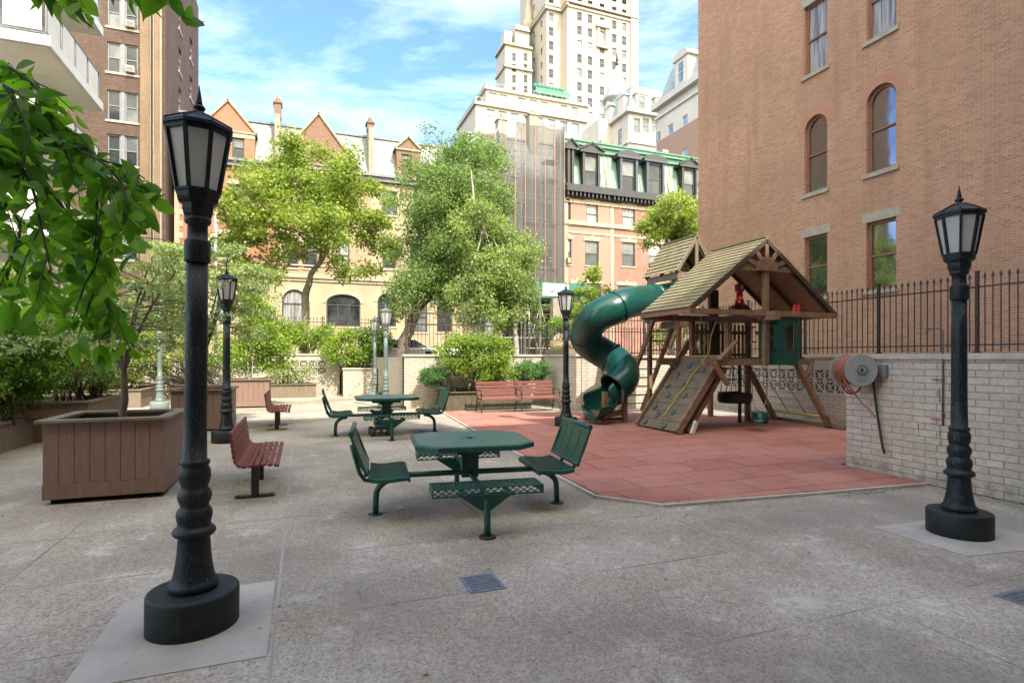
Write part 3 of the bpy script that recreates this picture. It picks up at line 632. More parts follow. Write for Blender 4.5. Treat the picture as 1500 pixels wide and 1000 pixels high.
# ------------------------------------------------------------------ yard walls
def breeze_panel(par, F, u0, u1, v0, v1, nu, nv, d=-.015, th=.045):
    mb = MB(); du = (u1-u0)/nu; dv = (v1-v0)/nv
    for i in range(nu):
        for j in range(nv):
            a, b_, c, e = u0+i*du, u0+(i+1)*du, v0+j*dv, v0+(j+1)*dv; fw = .017
            mb.mbox(F, a+.002, a+fw, c, e, d-th, d); mb.mbox(F, b_-fw, b_-.002, c, e, d-th, d); mb.mbox(F, a+fw, b_-fw, c+.002, c+fw, d-th, d); mb.mbox(F, a+fw, b_-fw, e-fw, e-.002, d-th, d)
            cx, cy = (a+b_)/2, (c+e)/2; hu, hv = du/2-fw, dv/2-fw
            def bar(p, q, w=.016):
                p = Vector(p); q = Vector(q); t_ = (q-p).normalized(); n_ = Vector((-t_.y, t_.x))*w/2
                mb.hexa([F(*(p-n_), d-th), F(*(q-n_), d-th), F(*(q+n_), d-th), F(*(p+n_), d-th), F(*(p-n_), d-.006), F(*(q-n_), d-.006), F(*(q+n_), d-.006), F(*(p+n_), d-.006)])
            for sx_, sy_ in ((1, 1), (1, -1), (-1, 1), (-1, -1)): bar((cx, cy), (cx+sx_*hu*1.04, cy+sy_*hv*1.04), du*.07)
            for sx_ in (-1, 1): bar((cx+sx_*hu*.1, cy), (cx+sx_*hu, cy), du*.045); bar((cx, cy+sx_*hv*.1), (cx, cy+sx_*hv), du*.045)
    return mb.build('breeze_block_panel', 'breeze', par)
def yard_wall(label, F, u0, u1, z0, z1, th, panels=[], cap=True, backd=None, ends=True, capo=.04, capm='coping'):
    p0 = F(u0, z0, 0); root = thing('garden_wall', label, 'wall', (p0[0], p0[1], 0))
    mb = MB(); holes = [p[:4] for p in panels]; wall(mb, F, u0, u1, z0, z1, holes, .16)
    mb.mbox(F, u0, u1, z0, z1-.002, -th, -.19)
    mb.poly([F(u0, z0, 0), F(u0, z1, 0), F(u0, z1, -.171), F(u0, z0, -.171)]); mb.poly([F(u1, z0, 0), F(u1, z1, 0), F(u1, z1, -.171), F(u1, z0, -.171)]); mb.poly([F(u0, z1, 0), F(u1, z1, 0), F(u1, z1, -.171), F(u0, z1, -.171)])
    mb.build('brickwork', 'white_brick', root)
    for p in panels:
        q_ = MB(); q_.mbox(F, p[0]-.01, p[1]+.01, p[2]-.01, p[3]+.01, -.186, -.172); q_.build('earth_backing', 'soil', root)
        breeze_panel(root, F, *p)
    if cap:
        cb = MB(); n = max(1, int(abs(u1-u0)/1.2)); 
        for i in range(n):
            a = u0+(u1-u0)*i/n-(capo if i == 0 else 0); b_ = u0+(u1-u0)*(i+1)/n-.004+(capo if i == n-1 else 0); cb.mbox(F, a, b_, z1+.001, z1+.075, -th-.02, capo)
        cb.build('coping', capm, root, bev=.006)
    return root
XN = 7.98
nearw = yard_wall('near pale brick wall on the right with the hose reel and pipe fixed to it', FXm(XN), -4, 6.3, -.3, 1.60, .35)
mb = MB(); wall(mb, lambda u, v, d: (u, 6.3+d, v), XN, 12.9, -.3, 1.6, []); mb.build('brickwork', 'white_brick', nearw)
mb = MB(); mb.box(XN+.38, 12.95, -4, 6.2, 1.3, 1.598); struct(mb.build('terrace_paving', 'coping'))
yard_wall('pale brick side wall with two rows of patterned blocks behind the play set', FXm(12.5), 6.3, 15.3, -.1, 1.62, .4, [(6.6, 14.1, .72, 1.32, 25, 2)])
yard_wall('sunlit white brick back wall seen through the wooden ladder', FY(15.3), 8.25, 12.5, -.1, 1.62, .4, [(8.75, 9.65, .45, 1.35, 3, 3)])
w4 = yard_wall('shaded tan brick return wall beside the end of the long red bench', FXm(7.9), 15.3, 17.8, -.1, 1.66, .36, cap=True, capo=.05)
yard_wall('white brick wall with patterned blocks behind the planter shrub and long bench', FY(17.8), 3.05, 7.9, -.1, 1.66, .3, [(4.35, 7.5, .35, .65, 11, 1), (4.35, 7.5, 1.0, 1.32, 11, 1)])
mb = MB(); wall(mb, lambda u, v, d: (3.05-d, u, v), 17.81, 26.4, -.2, 1.64, []); tag(mb.build('retaining_wall', 'white_brick'), 'narrow return wall receding beside the pair of grey lamps', 'wall')
yard_wall('low white brick planter wall below the middle hedge', FY(24.2), 1.62, 3.0, -.1, 1.12, .3)
yard_wall('far left white brick wall with patterned blocks behind the low planter', FY(25.6), -14, 1.56, -.1, 1.72, .3, [(-2.3, 1.0, .95, 1.5, 9, 2), (-8.0, -4.1, .95, 1.5, 12, 2)])
mb = MB(); mb.box(1.64, 3.0, 24.5, 26.2, -.1, 1.0); struct(mb.build('planting_bed', 'soil'))
mb = MB(); mb.box(7.85, 8.3, 15.75, 17.5, 1.74, 1.90); tag(mb.build('window_box', 'old_wood', bev=.01), 'weathered trough of pink flowers on top of the return wall', 'planter')

# ------------------------------------------------------------------ fences
def iron_fence(label, F, u0, u1, z0, z1, sp=.13, post=2.2, spear=True, rails=(0.1, .83), matn='iron', rw=.03, pw=.016):
    p0 = F(u0, z0, 0); root = thing('iron_fence', label, 'fence', (p0[0], p0[1], z0))
    mb = MB(); H_ = z1-z0
    for r_ in rails: mb.mbox(F, u0, u1, z0+H_*r_-rw/2, z0+H_*r_+rw/2, -rw*.4, rw*.4)
    mb.build('rail', matn, root)
    n = int((u1-u0)/sp); pk = MB(); hd = MB()
    for i in range(n+1):
        u = u0+i*sp; c = Vector(F(u, 0, 0)); 
        pk.mbox(F, u-pw/2, u+pw/2, z0+.02, z1-(.09 if spear else 0), -pw/2, pw/2)
        if spear:
            b0 = [F(u-.010, z1-.10, -.008), F(u+.010, z1-.10, -.008), F(u+.010, z1-.10, .008), F(u-.010, z1-.10, .008)]
            m0 = [F(u-.026, z1-.075, -.012), F(u+.026, z1-.075, -.012), F(u+.026, z1-.075, .012), F(u-.026, z1-.075, .012)]
            t0 = [F(u-.002, z1+.015, -.002), F(u+.002, z1+.015, -.002), F(u+.002, z1+.015, .002), F(u-.002, z1+.015, .002)]
            hd.hexa(b0+m0); hd.hexa(m0+t0)
    o = pk.build('pickets', matn, root); o['kind'] = 'stuff'
    if spear: o = hd.build('spearheads', matn, root); o['kind'] = 'stuff'
    k = max(1, round((u1-u0)/post))
    for i in range(k+1):
        u = u0+(u1-u0)*i/k; q = MB(); q.mbox(F, u-.028, u+.028, z0, z1+.03, -.028, .028); q.mbox(F, u-.036, u+.036, z1+.03, z1+.05, -.036, .036); q.mbox(F, u-.05, u+.05, z0, z0+.025, -.05, .05); q.build('post', matn, root)
    return root
iron_fence('tall black spear topped fence on the right along the brick house', FXm(12.6), -1, 15.2, 1.72, 3.30, .135, 2.1)
iron_fence('black iron fence on the sunlit back wall behind the slide and ladder', FY(15.45), 8.4, 12.5, 1.70, 2.95, .12, 2.0, rails=(.06, .9), spear=False, matn='iron_brown')
iron_fence('brown flat topped iron fence behind the leaning tree trunk', FY(18.3), 3.2, 5.9, 1.34, 3.12, .13, 1.35, spear=False, rails=(.12, .78, .99), matn='iron_brown', rw=.045)
iron_fence('spiked iron fence under the pale birch along the pavement', FY(21.0), 7.0, 22, ST, 2.95, .14, 2.5, rails=(.1, .88))
iron_fence('low spiked iron fence behind the hedge in front of the tan house', FY(26.55), -16, 3.3, 1.6, 3.45, .15, 2.4, rails=(.1, .88), matn='iron_brown')

# ================================================================== LAMPS
def make_lamp(label):
    t = thing('street_lamp', label, 'lamp', (0, 0, 0), 'octagonal lantern lamps around the yard')
    mb = MB(); mb.lathe([(.268, -.12), (.268, .215), (.262, .228), (.25, .232)], 40); mb.build('plinth', 'plinth_paint', t)
    mb = MB(); mb.lathe([(.135, .232), (.140, .238), (.146, .252), (.146, .268), (.138, .282), (.128, .292), (.118, .33), (.106, .40), (.098, .47), (.094, .535), (.092, .56), (.098, .566), (.118, .576), (.126, .590), (.126, .604), (.116, .618), (.104, .628), (.096, .64), (.097, .655), (.102, .675), (.106, .70), (.102, .728), (.088, .748), (.082, .758), (.086, .772), (.094, .790), (.100, .815), (.098, .838), (.086, .862), (.077, .874), (.078, .885), (.088, .91), (.094, .945), (.092, .975), (.084, 1.0), (.076, 1.012), (.084, 1.02), (.088, 1.032), (.084, 1.046), (.070, 1.052), (.066, 1.30), (.064, 1.9), (.062, 2.30)], 28)
    mb.build('post', 'lamp_paint', t)
    mb = MB(); mb.lathe([(.064, 2.298), (.074, 2.302), (.076, 2.31), (.076, 2.43), (.074, 2.438), (.060, 2.442), (.058, 2.54), (.072, 2.545), (.078, 2.56), (.078, 2.585)], 24); mb.build('collar', 'lamp_paint', t)
    # lantern: stepped octagonal cup, ribs, roof, finial
    L = MB(); n8 = 8
    L.lathe([(.078, 2.585), (.086, 2.60), (.094, 2.63), (.094, 2.665), (.118, 2.68), (.126, 2.70), (.128, 2.73), (.136, 2.735), (.136, 2.752), (.118, 2.756)], 8, smooth=False, ph=.5)
    for k in range(8):
        a = 2*PI*(k+.5)/8; c_, s_ = math.cos(a), math.sin(a)
        L.beam((.128*c_, .128*s_, 2.75), (.188*c_, .188*s_, 3.115), .020, .022, up=(c_, s_, 0))
    def octring(z, r0, r1, h):
        for k in range(8):
            a, b_ = 2*PI*(k+.5)/8, 2*PI*(k+1.5)/8
            p = [(r0*math.cos(a), r0*math.sin(a)), (r0*math.cos(b_), r0*math.sin(b_)), (r1*math.cos(b_), r1*math.sin(b_)), (r1*math.cos(a), r1*math.sin(a))]
            L.hexa([(x, y, z) for x, y in p]+[(x, y, z+h) for x, y in p])
    octring(3.10, .165, .196, .03)
    L.build('lantern_frame', 'lamp_paint', t)
    Rf = MB(); Rf.lathe([(.19, 3.128), (.210, 3.13), (.210, 3.150), (.202, 3.158), (.115, 3.205), (.055, 3.235), (.040, 3.25)], 8, smooth=False, ph=.5)
    for k in range(8):
        a = 2*PI*(k+.5)/8; c_, s_ = math.cos(a), math.sin(a); Rf.beam((.204*c_, .204*s_, 3.160), (.05*c_, .05*s_, 3.242), .010, .012)
    rf = Rf.build('roof', 'lamp_paint', t)
    Fi = MB(); Fi.lathe([(.040, 3.245), (.030, 3.255), (.022, 3.262), (.034, 3.272), (.038, 3.284), (.030, 3.296), (.014, 3.300), (.021, 3.306), (.0205, 3.312), (.011, 3.37), (.0015, 3.43)], 16); Fi.build('finial', 'lamp_paint', t)
    lf = None
    for k in range(8):
        a, b_ = 2*PI*(k+.5)/8, 2*PI*(k+1.5)/8; g_ = MB()
        q = [(.122*math.cos(a), .122*math.sin(a), 2.752), (.122*math.cos(b_), .122*math.sin(b_), 2.752), (.180*math.cos(b_), .180*math.sin(b_), 3.108), (.180*math.cos(a), .180*math.sin(a), 3.108)]
        g_.poly(q); g_.build('glass_pane', 'lamp_glass', t, recalc=False)
    return t
LZ = .995
lamp0 = make_lamp('nearest black lamp, in front of the big wooden planter'); p = G(283, 914); lamp0.location = (p.x, p.y, zg(p.x, p.y)); lamp0.rotation_euler = (Matrix.Rotation(.0114, 4, Vector((sa, ca, 0))) @ Matrix.Rotation(R(8), 4, 'Z')).to_euler(); lamp0.scale = (1, 1, 1.015)
def place_lamp(px, py, label, rz=0, light=False, zf=None, loc=None):
    if loc: x, y = loc
    else: p = G(px, py); x, y = p.x, p.y
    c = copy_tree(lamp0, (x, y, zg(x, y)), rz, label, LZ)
    if light: swapmat(c, 'lamp_paint', 'lamp_paint_sunlit'); swapmat(c, 'plinth_paint', 'plinth_paint_sunlit')
    return c
place_lamp(1405, 781, 'black lamp on the right standing in front of the pale brick wall with the pipe', R(12))
place_lamp(332, 647, 'black lamp between the second wooden planter and the nearest red slatted bench', R(5))
q = W(829, HZ, 13.1); place_lamp(0, 0, 'slim black lamp beside the green spiral slide', R(3), loc=(q.x, q.y))
q = W(565, HZ, 18.0); place_lamp(0, 0, 'lamp greyed to look sunlit, taller one of the pair at the end of the white wall', R(9), True, loc=(q.x, q.y))
q = W(549, HZ, 22.6); place_lamp(0, 0, 'lamp greyed to look sunlit, the farther and left one of the pair near the low white wall', R(2), True, loc=(q.x, q.y))
place_lamp(234, 598, 'lamp greyed to look sunlit, whose top is hidden in the leaves behind the first planter', R(5), True)
q = W(715, HZ, 19.9); lz = copy_tree(lamp0, (q.x, 18.9, -.35), 0, 'lamp head peeping over the round shrub under the birch', LZ); swapmat(lz, 'lamp_paint', 'lamp_paint_sunlit')

# ================================================================== PICNIC TABLES
def lattice(mb, x0, x1, y0, y1, z, th=.005, cell=.044, F=None):
    """expanded metal: two families of diagonal strips clipped to a rectangle"""
    F = F or (lambda a, b_, c_: (a, b_, c_)); W_, H_ = x1-x0, y1-y0; k = .62
    for sgn in (1, -1):
        s = -H_/k
        while s < W_:
            # line x = x0+s+t/k , y = t  (t in 0..H)
            t0, t1 = 0, H_
            if s < 0: t0 = -s*k
            if s+H_/k > W_: t1 = (W_-s)*k
            if t1-t0 > .003:
                a = (x0+s+t0/k, t0); b_ = (x0+s+t1/k, t1)
                if sgn < 0: a = (a[0], H_-a[1]); b_ = (b_[0], H_-b_[1])
                d = Vector((b_[0]-a[0], b_[1]-a[1])); nn = Vector((-d.y, d.x)).normalized()*.0038
                mb.hexa([F(a[0]-nn.x, y0+a[1]-nn.y, z-th), F(b_[0]-nn.x, y0+b_[1]-nn.y, z-th), F(b_[0]+nn.x, y0+b_[1]+nn.y, z-th), F(a[0]+nn.x, y0+a[1]+nn.y, z-th),
                         F(a[0]-nn.x, y0+a[1]-nn.y, z), F(b_[0]-nn.x, y0+b_[1]-nn.y, z), F(b_[0]+nn.x, y0+b_[1]+nn.y, z), F(a[0]+nn.x, y0+a[1]+nn.y, z)])
            s += cell/k*1.0
def make_table(label):
    t = thing('picnic_table', label, 'picnic table', (0, 0, 0), 'green steel picnic tables with chairs and benches joined on')
    a, c = .64, .21
    o8 = [(-a, -a+c), (-a+c, -a), (a-c, -a), (a, -a+c), (a, a-c), (a-c, a), (-a+c, a), (-a, a-c)]
    mb = MB(); mb.prism([(x, y, .745) for x, y in o8], (0, 0, .050)); tt = mb.build('tabletop', 'table_green', t, bev=.005)
    i8 = [(x*.95, y*.95) for x, y in o8]; mb = MB(); mb.prism([(x, y, .7952) for x, y in i8], (0, 0, .004)); mb.build('ribbed_surface', 'table_top', tt)
    mb = MB(); mb.lathe([(.028, .799), (.034, .802), (.030, .806), (.018, .806)], 16)
    for k in range(8): 
        an = k*PI/4; mb.box(.075*math.cos(an)-.012, .075*math.cos(an)+.012, .075*math.sin(an)-.006, .075*math.sin(an)+.006, .799, .8005)
    mb.build('umbrella_hole', 'black', tt)
    mb = MB(); mb.box(-.095, .095, -.05, .05, .36, .745); mb.box(-.30, .30, -.035, .035, .66, .744); mb.box(-.035, .035, -.30, .30, .66, .744); mb.box(-.15, .13, -.085, .085, .62, .70); mb.build('pedestal', 'table_green', t, bev=.006)
    mb = MB()
    for sx in (-1, 1):
        for sz in (.40, .60): mb.ico((sx*.05, -.052, sz), .010)
    mb.build('bolts', 'chain', t)
    mb = MB(); mb.tube([(-1.12, 0, .415), (1.12, 0, .415)], .031, 14); mb.tube([(0, -1.12, .40), (0, 1.12, .40)], .029, 14); mb.build('cross_beam', 'table_green', t)
    for (dx, dy) in ((-1, 0), (1, 0), (0, -1), (0, 1)):
        L = MB(); pts = []
        for k in range(9):
            th = k/8*PI/2; rr = .80+.235*math.sin(th) ; pts.append((dx*rr, dy*rr, .38-.0+(.0) - (1-math.cos(th))*.17))
        pts += [(dx*1.04, dy*1.04, .12), (dx*1.04, dy*1.04, .004)]
        L.tube(pts, .033, 12); lg = L.build('leg', 'table_green', t)
        L = MB(); L.lathe([(.082, -.006), (.082, .008), (.078, .012), (.03, .013)], 24, c=(dx*1.04, dy*1.04, 0)); L.build('foot_plate', 'iron', lg)
    # two moulded seats with backrests left and right
    for s in (-1, 1):
        pr = [(.69, .468), (.72, .486), (.80, .484), (.91, .472), (1.0, .472), (1.10, .488)]   # seat profile (x outward, z)
        mb = MB(); y0, y1 = -.46, .46
        lo = [(x, z-.045) for x, z in pr]; lo[0] = (.69, .42)
        poly_ = [(s*x, y0, z) for x, z in pr]+[(s*x, y0, z) for x, z in lo[::-1]]; mb.prism(poly_, (0, y1-y0, 0)); 
        st = mb.build('seat', 'table_green', t, bev=.010)
        rb = MB()
        for i in range(26):
            y = y0+.04+i*(y1-y0-.08)/25
            for (xa, za), (xb, zb) in zip(pr[1:-1], pr[2:]): rb.beam((s*xa, y, za+.001), (s*xb, y, zb+.001), .012, .006)
        rb.build('seat_ribs', 'table_green', st)
        # backrest: leaning, slotted
        b = MB(); q = lambda h: (1.12+h*.15, .53+h*.41)
        xb0, zb0 = q(0); xb1, zb1 = q(1)
        n_ = 15
        for i in range(n_):
            h0, h1 = i/n_, (i+.90)/n_; xa, za = q(h0); xc, zc = q(h1); bow = .02*math.sin(PI*(h0+h1)/2)
            for ya, yb in ((y0, y1),) if i in (0, 1, 13, 14) else ((y0, -.24), (-.225, .02), (.035, .25), (.265, y1)):
                b.hexa([(s*(xa+bow), ya, za), (s*(xa+bow), yb, za), (s*(xa+bow+.022), yb, za), (s*(xa+bow+.022), ya, za), (s*(xc+bow), ya, zc), (s*(xc+bow), yb, zc), (s*(xc+bow+.022), yb, zc), (s*(xc+bow+.022), ya, zc)])
        for yy in (y0, y1): b.beam((s*(xb0+.012), yy, zb0), (s*(xb1+.020), yy, zb1), .034, .026)
        b.tube([(s*(xb1+.012), y0-.01, zb1), (s*(xb1+.012), y1+.01, zb1)], .026, 10); b.tube([(s*(xb0+.012), y0-.01, zb0), (s*(xb0+.012), y1+.01, zb0)], .022, 10)
        b.build('backrest', 'table_green', t)
        for yy in (-.22, .22):
            k = MB(); k.tube([(s*.85, yy, .425), (s*1.06, yy, .412), (s*1.15, yy, .425), (s*1.205, yy, .50), (s*1.255, yy, .68), (s*1.29, yy, .80)], .022, 10); k.build('seat_bracket', 'table_green', t)
        k = MB(); k.box(s*.78, s*1.05, -.24, .24, .408, .43) if s > 0 else k.box(-1.05, -.78, -.24, .24, .408, .43); k.build('seat_plate', 'table_green', t)
    # two flat expanded metal benches front and back
    for s in (-1, 1):
        mb = MB(); yc = s*.98; x0, x1 = -.53, .53; y0, y1 = yc-.15, yc+.15
        lattice(mb, x0, x1, y0, y1, .490)
        lattice(mb, x0, x1, 0, .068, 0, F=lambda a_, b_, c_: (a_, y0+.002-c_, .420+b_)); lattice(mb, x0, x1, 0, .068, 0, F=lambda a_, b_, c_: (a_, y1-.002+c_, .420+b_))
        bl = mb.build('bench_seat', 'table_green', t)
        fr = MB()
        for yy in (y0, y1): fr.beam((x0, yy, .420), (x1, yy, .420), .014, .012); fr.beam((x0, yy, .490), (x1, yy, .490), .012, .008)
        for xx in (x0, x1): fr.box(xx-.006, xx+.006, y0, y1, .414, .494)
        for xx in (-.22, .22): fr.box(xx-.03, xx+.03, y0, y1, .405, .416)
        fr.build('rim', 'table_green', bl)
        g_ = MB(); g_.prism([(-.30, yc-.006, .408), (.30, yc-.006, .408), (.045, yc-.006, .235), (-.045, yc-.006, .235)], (0, .012, 0)); g_.build('gusset', 'table_green', bl)
    return t
tab = make_table('nearest green steel picnic table with two backed seats and two mesh benches')
tab.location = (1.79, 6.10, zg(1.75, 6.1)); tab.rotation_euler = (0, 0, R(-7))
q = W(566, HZ, 11.9)
copy_tree(tab, (q.x, q.y, 0), R(-2), 'farther green steel picnic table with the toy vehicle under it')

# ================================================================== RED SLATTED BENCHES
def make_bench(label):
    t = thing('slatted_bench', label, 'bench', (0, 0, 0), 'red slatted benches facing the tables')
    L = 1.85; prof = [(.50, .435), (.43, .445), (.36, .448), (.29, .445), (.22, .440), (.16, .437), (.105, .452), (.070, .495), (.055, .555), (.046, .617), (.038, .68), (.030, .743), (.022, .806)]
    mb = MB(); bk = MB()
    for i, (x, z) in enumerate(prof):
        a = prof[max(0, i-1)]; b_ = prof[min(len(prof)-1, i+1)]; d = Vector((b_[0]-a[0], 0, b_[1]-a[1])).normalized(); up = d.cross(Vector((0, 1, 0)))
        (mb if i < 7 else bk).beam((x, -L/2, z), (x, L/2, z), .030, .052 if i not in (0, 12) else .060, up=d) if 0 else (mb if i < 7 else bk).beam((x, -L/2, z), (x, L/2, z), .028, .054, up=d)
    mb.build('seat', 'bench_red', t, bev=.004); bk.build('backrest', 'bench_red', t, bev=.004)
    for y in (-.72, .0, .72):
        k = MB(); pts = [(x+.0, y, z-.020) if i < 6 else (x-.018, y, z-.008) for i, (x, z) in enumerate(prof)]
        for a, b_ in zip(pts[:-1], pts[1:]): k.beam(a, b_, .045, .008)
        k.build('slat_bracket', 'bench_iron', t)
    for y in (-.45, .45):
        k = MB(); k.box(.20, .285, y-.03, y+.03, .008, .425); k.box(.05, .44, y-.028, y+.028, .405, .423); lg = k.build('leg', 'bench_iron', t)
        k = MB(); k.box(.02, .46, y-.055, y+.055, 0, .012)
        for xx in (.06, .42): k.ico((xx, y, .016), .012)
        k.build('foot_plate', 'bench_iron', lg)
    return t
b0 = make_bench('nearest red slatted bench beside the nearest black lamp and big planter'); b0.location = (-.77, 7.85, zg(-.7, 7.8))
copy_tree(b0, (-.77, 14.1, 0), 0, 'farther red slatted bench in front of the dappled planter')
# long cast iron bench
t = thing('park_bench', 'long red park bench in two sections with black iron arms by the shrub', 'bench', (6.1, 15.55, .03))
x0, x1 = 4.85, 7.35; xm = (x0+x1)/2; yb = 15.75; z0 = .02
for (a, b_) in ((x0, xm-.02), (xm+.02, x1)):
    mb = MB(); 
    for i in range(4): mb.beam((a, yb-.02-i*.115, z0+.435-.008*i), (b_, yb-.02-i*.115, z0+.435-.008*i), .095, .028)
    mb.beam((a, yb-.43, z0+.40), (b_, yb-.43, z0+.40), .03, .055); mb.build('seat', 'bench_salmon', t, bev=.004)
    mb = MB()
    for i in range(4): 
        y_ = yb+.05+i*.035; z_ = z0+.53+i*.105; mb.beam((a, y_, z_), (b_, y_, z_), .026, .085)
    mb.build('backrest', 'bench_salmon', t, bev=.004)
for x in (x0, xm, x1):
    k = MB(); k.tube([(x, yb-.46, z0), (x, yb-.40, z0+.2), (x, yb-.40, z0+.40), (x, yb+.0, z0+.41), (x, yb+.06, z0+.20), (x, yb+.14, z0)], .018, 6)
    k.tube([(x, yb, z0+.41), (x, yb+.07, z0+.60), (x, yb+.17, z0+.90)], .018, 6)
    k.tube([(x, yb-.40, z0+.42), (x, yb-.44, z0+.55), (x, yb-.40, z0+.64), (x, yb-.1, z0+.65), (x, yb+.09, z0+.66)], .016, 6)
    k.tube([(x, yb-.40+.10*math.cos(q_*.7)*(1-q_/14), z0+.53+.07*math.sin(q_*.7)*(1-q_/14)) for q_ in range(12)], .008, 5)
    k.tube([(x, yb-.38, z0+.22), (x, yb-.17, z0+.30), (x, yb+.05, z0+.22)], .012, 6); k.build('end_frame', 'bench_iron', t)

# ================================================================== PLANTERS
def planter(name, label, x0, x1, y0, y1, h, bw=.155, base=True, seed=0, rim=.06, wood='planter_wood', rimm='planter_rim', soilz=.10, skip=()):
    zb = zg((x0+x1)/2, (y0+y1)/2); t = thing(name, label, 'planter', ((x0+x1)/2, (y0+y1)/2, zb)); rg = random.Random(seed)
    mb = MB(); z0 = zb+(.045 if base else -.02); z1 = zb+h-.035; zl = z0+(.17 if base else 0)
    for (F, a, b_) in ((FY(y0), x0, x1), (lambda u, v, d: (u, y1+d, v), x0, x1), (FXm(x0), y0, y1), (FXp(x1), y0, y1)):
        n = max(1, round((b_-a)/bw)); w_ = (b_-a)/n
        for i in range(n):
            j = rg.uniform(-.0015, .0015); mb.mbox(F, a+i*w_+.0025, a+(i+1)*w_-.0025, zl, z1, -.024+j, j)
        mb.mbox(F, a+.01, b_-.01, zl, z1, -.035, -.026)
        if base: mb.mbox(F, a-.004, b_+.004, z0, zl-.003, -.024, .006)
    mb.build('boards', wood, t, bev=.003)
    rm = MB(); o_, i_ = rim, .085
    rm.box(x0-o_, x1+o_, y0-o_, y0+i_, z1+.001, z1+.035); rm.box(x0-o_, x1+o_, y1-i_, y1+o_, z1+.001, z1+.035); rm.box(x0-o_, x0+i_, y0+i_+.001, y1-i_-.001, z1+.001, z1+.035); rm.box(x1-i_, x1+o_, y0+i_+.001, y1-i_-.001, z1+.001, z1+.035)
    rm.build('rim', rimm, t, bev=.005)
    s = MB(); nx = 10; ny = 10; rr = random.Random(seed+5); s.smooth = True
    g0 = len(s.v)
    for j in range(ny+1):
        for i in range(nx+1): s.v.append((x0+.03+(x1-x0-.06)*i/nx, y0+.03+(y1-y0-.06)*j/ny, z1-soilz+rr.uniform(-.02, .02)))
    for j in range(ny):
        for i in range(nx): q_ = g0+j*(nx+1)+i; s.face([q_, q_+1, q_+nx+2, q_+nx+1])
    s.build('soil', 'soil', t)
    if base:
        f_ = MB()
        for a in (x0+.12, x1-.12):
            for b_ in (y0+.10, y1-.10): f_.box(a-.06, a+.06, b_-.05, b_+.05, zb-.02, z0+.02)
        f_.build('feet', 'black', t)
    return t
planter('wooden_planter', 'nearest square brown wooden planter, left of the nearest lamp', -2.74, -1.55, 7.75, 8.9, .95, seed=1)
planter('wooden_planter', 'second square brown planter behind the left black lamp', -2.66, -1.50, 13.9, 15.1, .93, seed=2)
planter('wooden_planter', 'third square planter with dappled sun, behind the farther red bench', -2.25, -1.0, 19.9, 21.1, .93, seed=3)
planter('long_planter', 'low long board planter at the left edge under the dark green bush', -6.6, -4.76, 4.5, 13.05, .55, base=False, seed=4, wood='old_wood')
planter('long_planter', 'taller long planter behind the first planter, with a loose bush', -6.6, -3.9, 13.1, 15.3, .78, base=False, seed=5, wood='planter_wood')
planter('long_planter', 'sunlit board planter left of the grey lamp base', -7.6, -4.9, 21.2, 24.2, .60, base=False, seed=6, wood='old_wood')
planter('long_planter', 'sunlit low planter against the far wall between lamp base and second planter', -4.7, -2.5, 24.4, 25.5, .60, base=False, seed=7, wood='old_wood')
planter('long_planter', 'low board planter against the patterned wall behind the farther red bench', -1.35, .55, 24.35, 25.5, .56, base=False, seed=8, wood='old_wood')
planter('long_planter', 'mossy low board planter holding the round shrub behind the long bench', 4.1, 6.9, 16.5, 17.7, .58, base=False, seed=9, wood='mossy_wood', rimm='mossy_wood', bw=.2)

# ================================================================== DRAIN, DEBRIS, WALL FITTINGS
def drain(label, x0, x1, y0, y1, nx, ny):
    z = zg((x0+x1)/2, (y0+y1)/2); t = thing('floor_drain', label, 'drain', ((x0+x1)/2, (y0+y1)/2, z))
    mb = MB(); f = .022
    mb.box(x0, x1, y0, y0+f, z-.03, z+.006); mb.box(x0, x1, y1-f, y1, z-.03, z+.006); mb.box(x0, x0+f, y0+f, y1-f, z-.03, z+.006); mb.box(x1-f, x1, y0+f, y1-f, z-.03, z+.006); mb.build('frame', 'grate', t)
    g_ = MB(); a0, a1, c0, c1 = x0+f+.003, x1-f-.003, y0+f+.003, y1-f-.003
    for i in range(nx+1): 
        x = a0+(a1-a0)*i/nx; g_.box(x-.005, x+.005, c0, c1, z-.02, z+.0075)
    for j in range(ny+1):
        y = c0+(c1-c0)*j/ny; g_.box(a0-.004, a1+.004, y-.007, y+.007, z-.02, z+.0068)
    g_.build('grating', 'grate', t)
    k = MB(); k.box(x0+.01, x1-.01, y0+.01, y1-.01, z+.0012, z+.0022); k.build('pit_shade_sheet', 'black', t)  # flat black sheet stands in for the shade below the grating
dd = drain('square grey floor drain in the concrete in front of the nearest table', 1.15, 1.43, 3.90, 4.22, 12, 6)
q = G(1490, 880); drain('floor drain at the right edge of the paving, mostly out of frame', q.x-.05, q.x+.30, q.y-.2, q.y+.12, 12, 6)
rng = np.random.default_rng(5)
for i in range(46):
    px = rng.uniform(420, 1480); py = rng.uniform(640, 990) if i % 2 else rng.uniform(640, 740); p = G(px, py)
    if p.x > XN-.1 or (abs(p.x-1.75) < .2 and abs(p.y-6) < .3): continue
    mb = MB(); r_ = rng.uniform(.004, .009)*(1+p.y*.06); mb.ico((p.x, p.y, zg(p.x, p.y)+(.034 if (p.x > 3.6 and p.y > 5.4) else .004)), r_, (1, rng.uniform(.5, 1), .5), 5)
    tag(mb.build('pebble', ('coping', 'steel_white', 'old_wood')[i % 3]), 'tiny pale crumb lying on the paving', 'pebble', 'crumbs scattered on the paving')
p = G(617, 990); leaves_ = tag(leaves('fallen_leaf', [(p.x, p.y, zg(p.x, p.y)+.012)], [(1, .2, .1)], [(0, 0, 1)], np.array([.05]), np.array([.03]), 'leaf', 'rope_tan'), 'small tan leaf fallen on the concrete near the bottom edge', 'leaf')
mb = MB()
rm = random.Random(3)
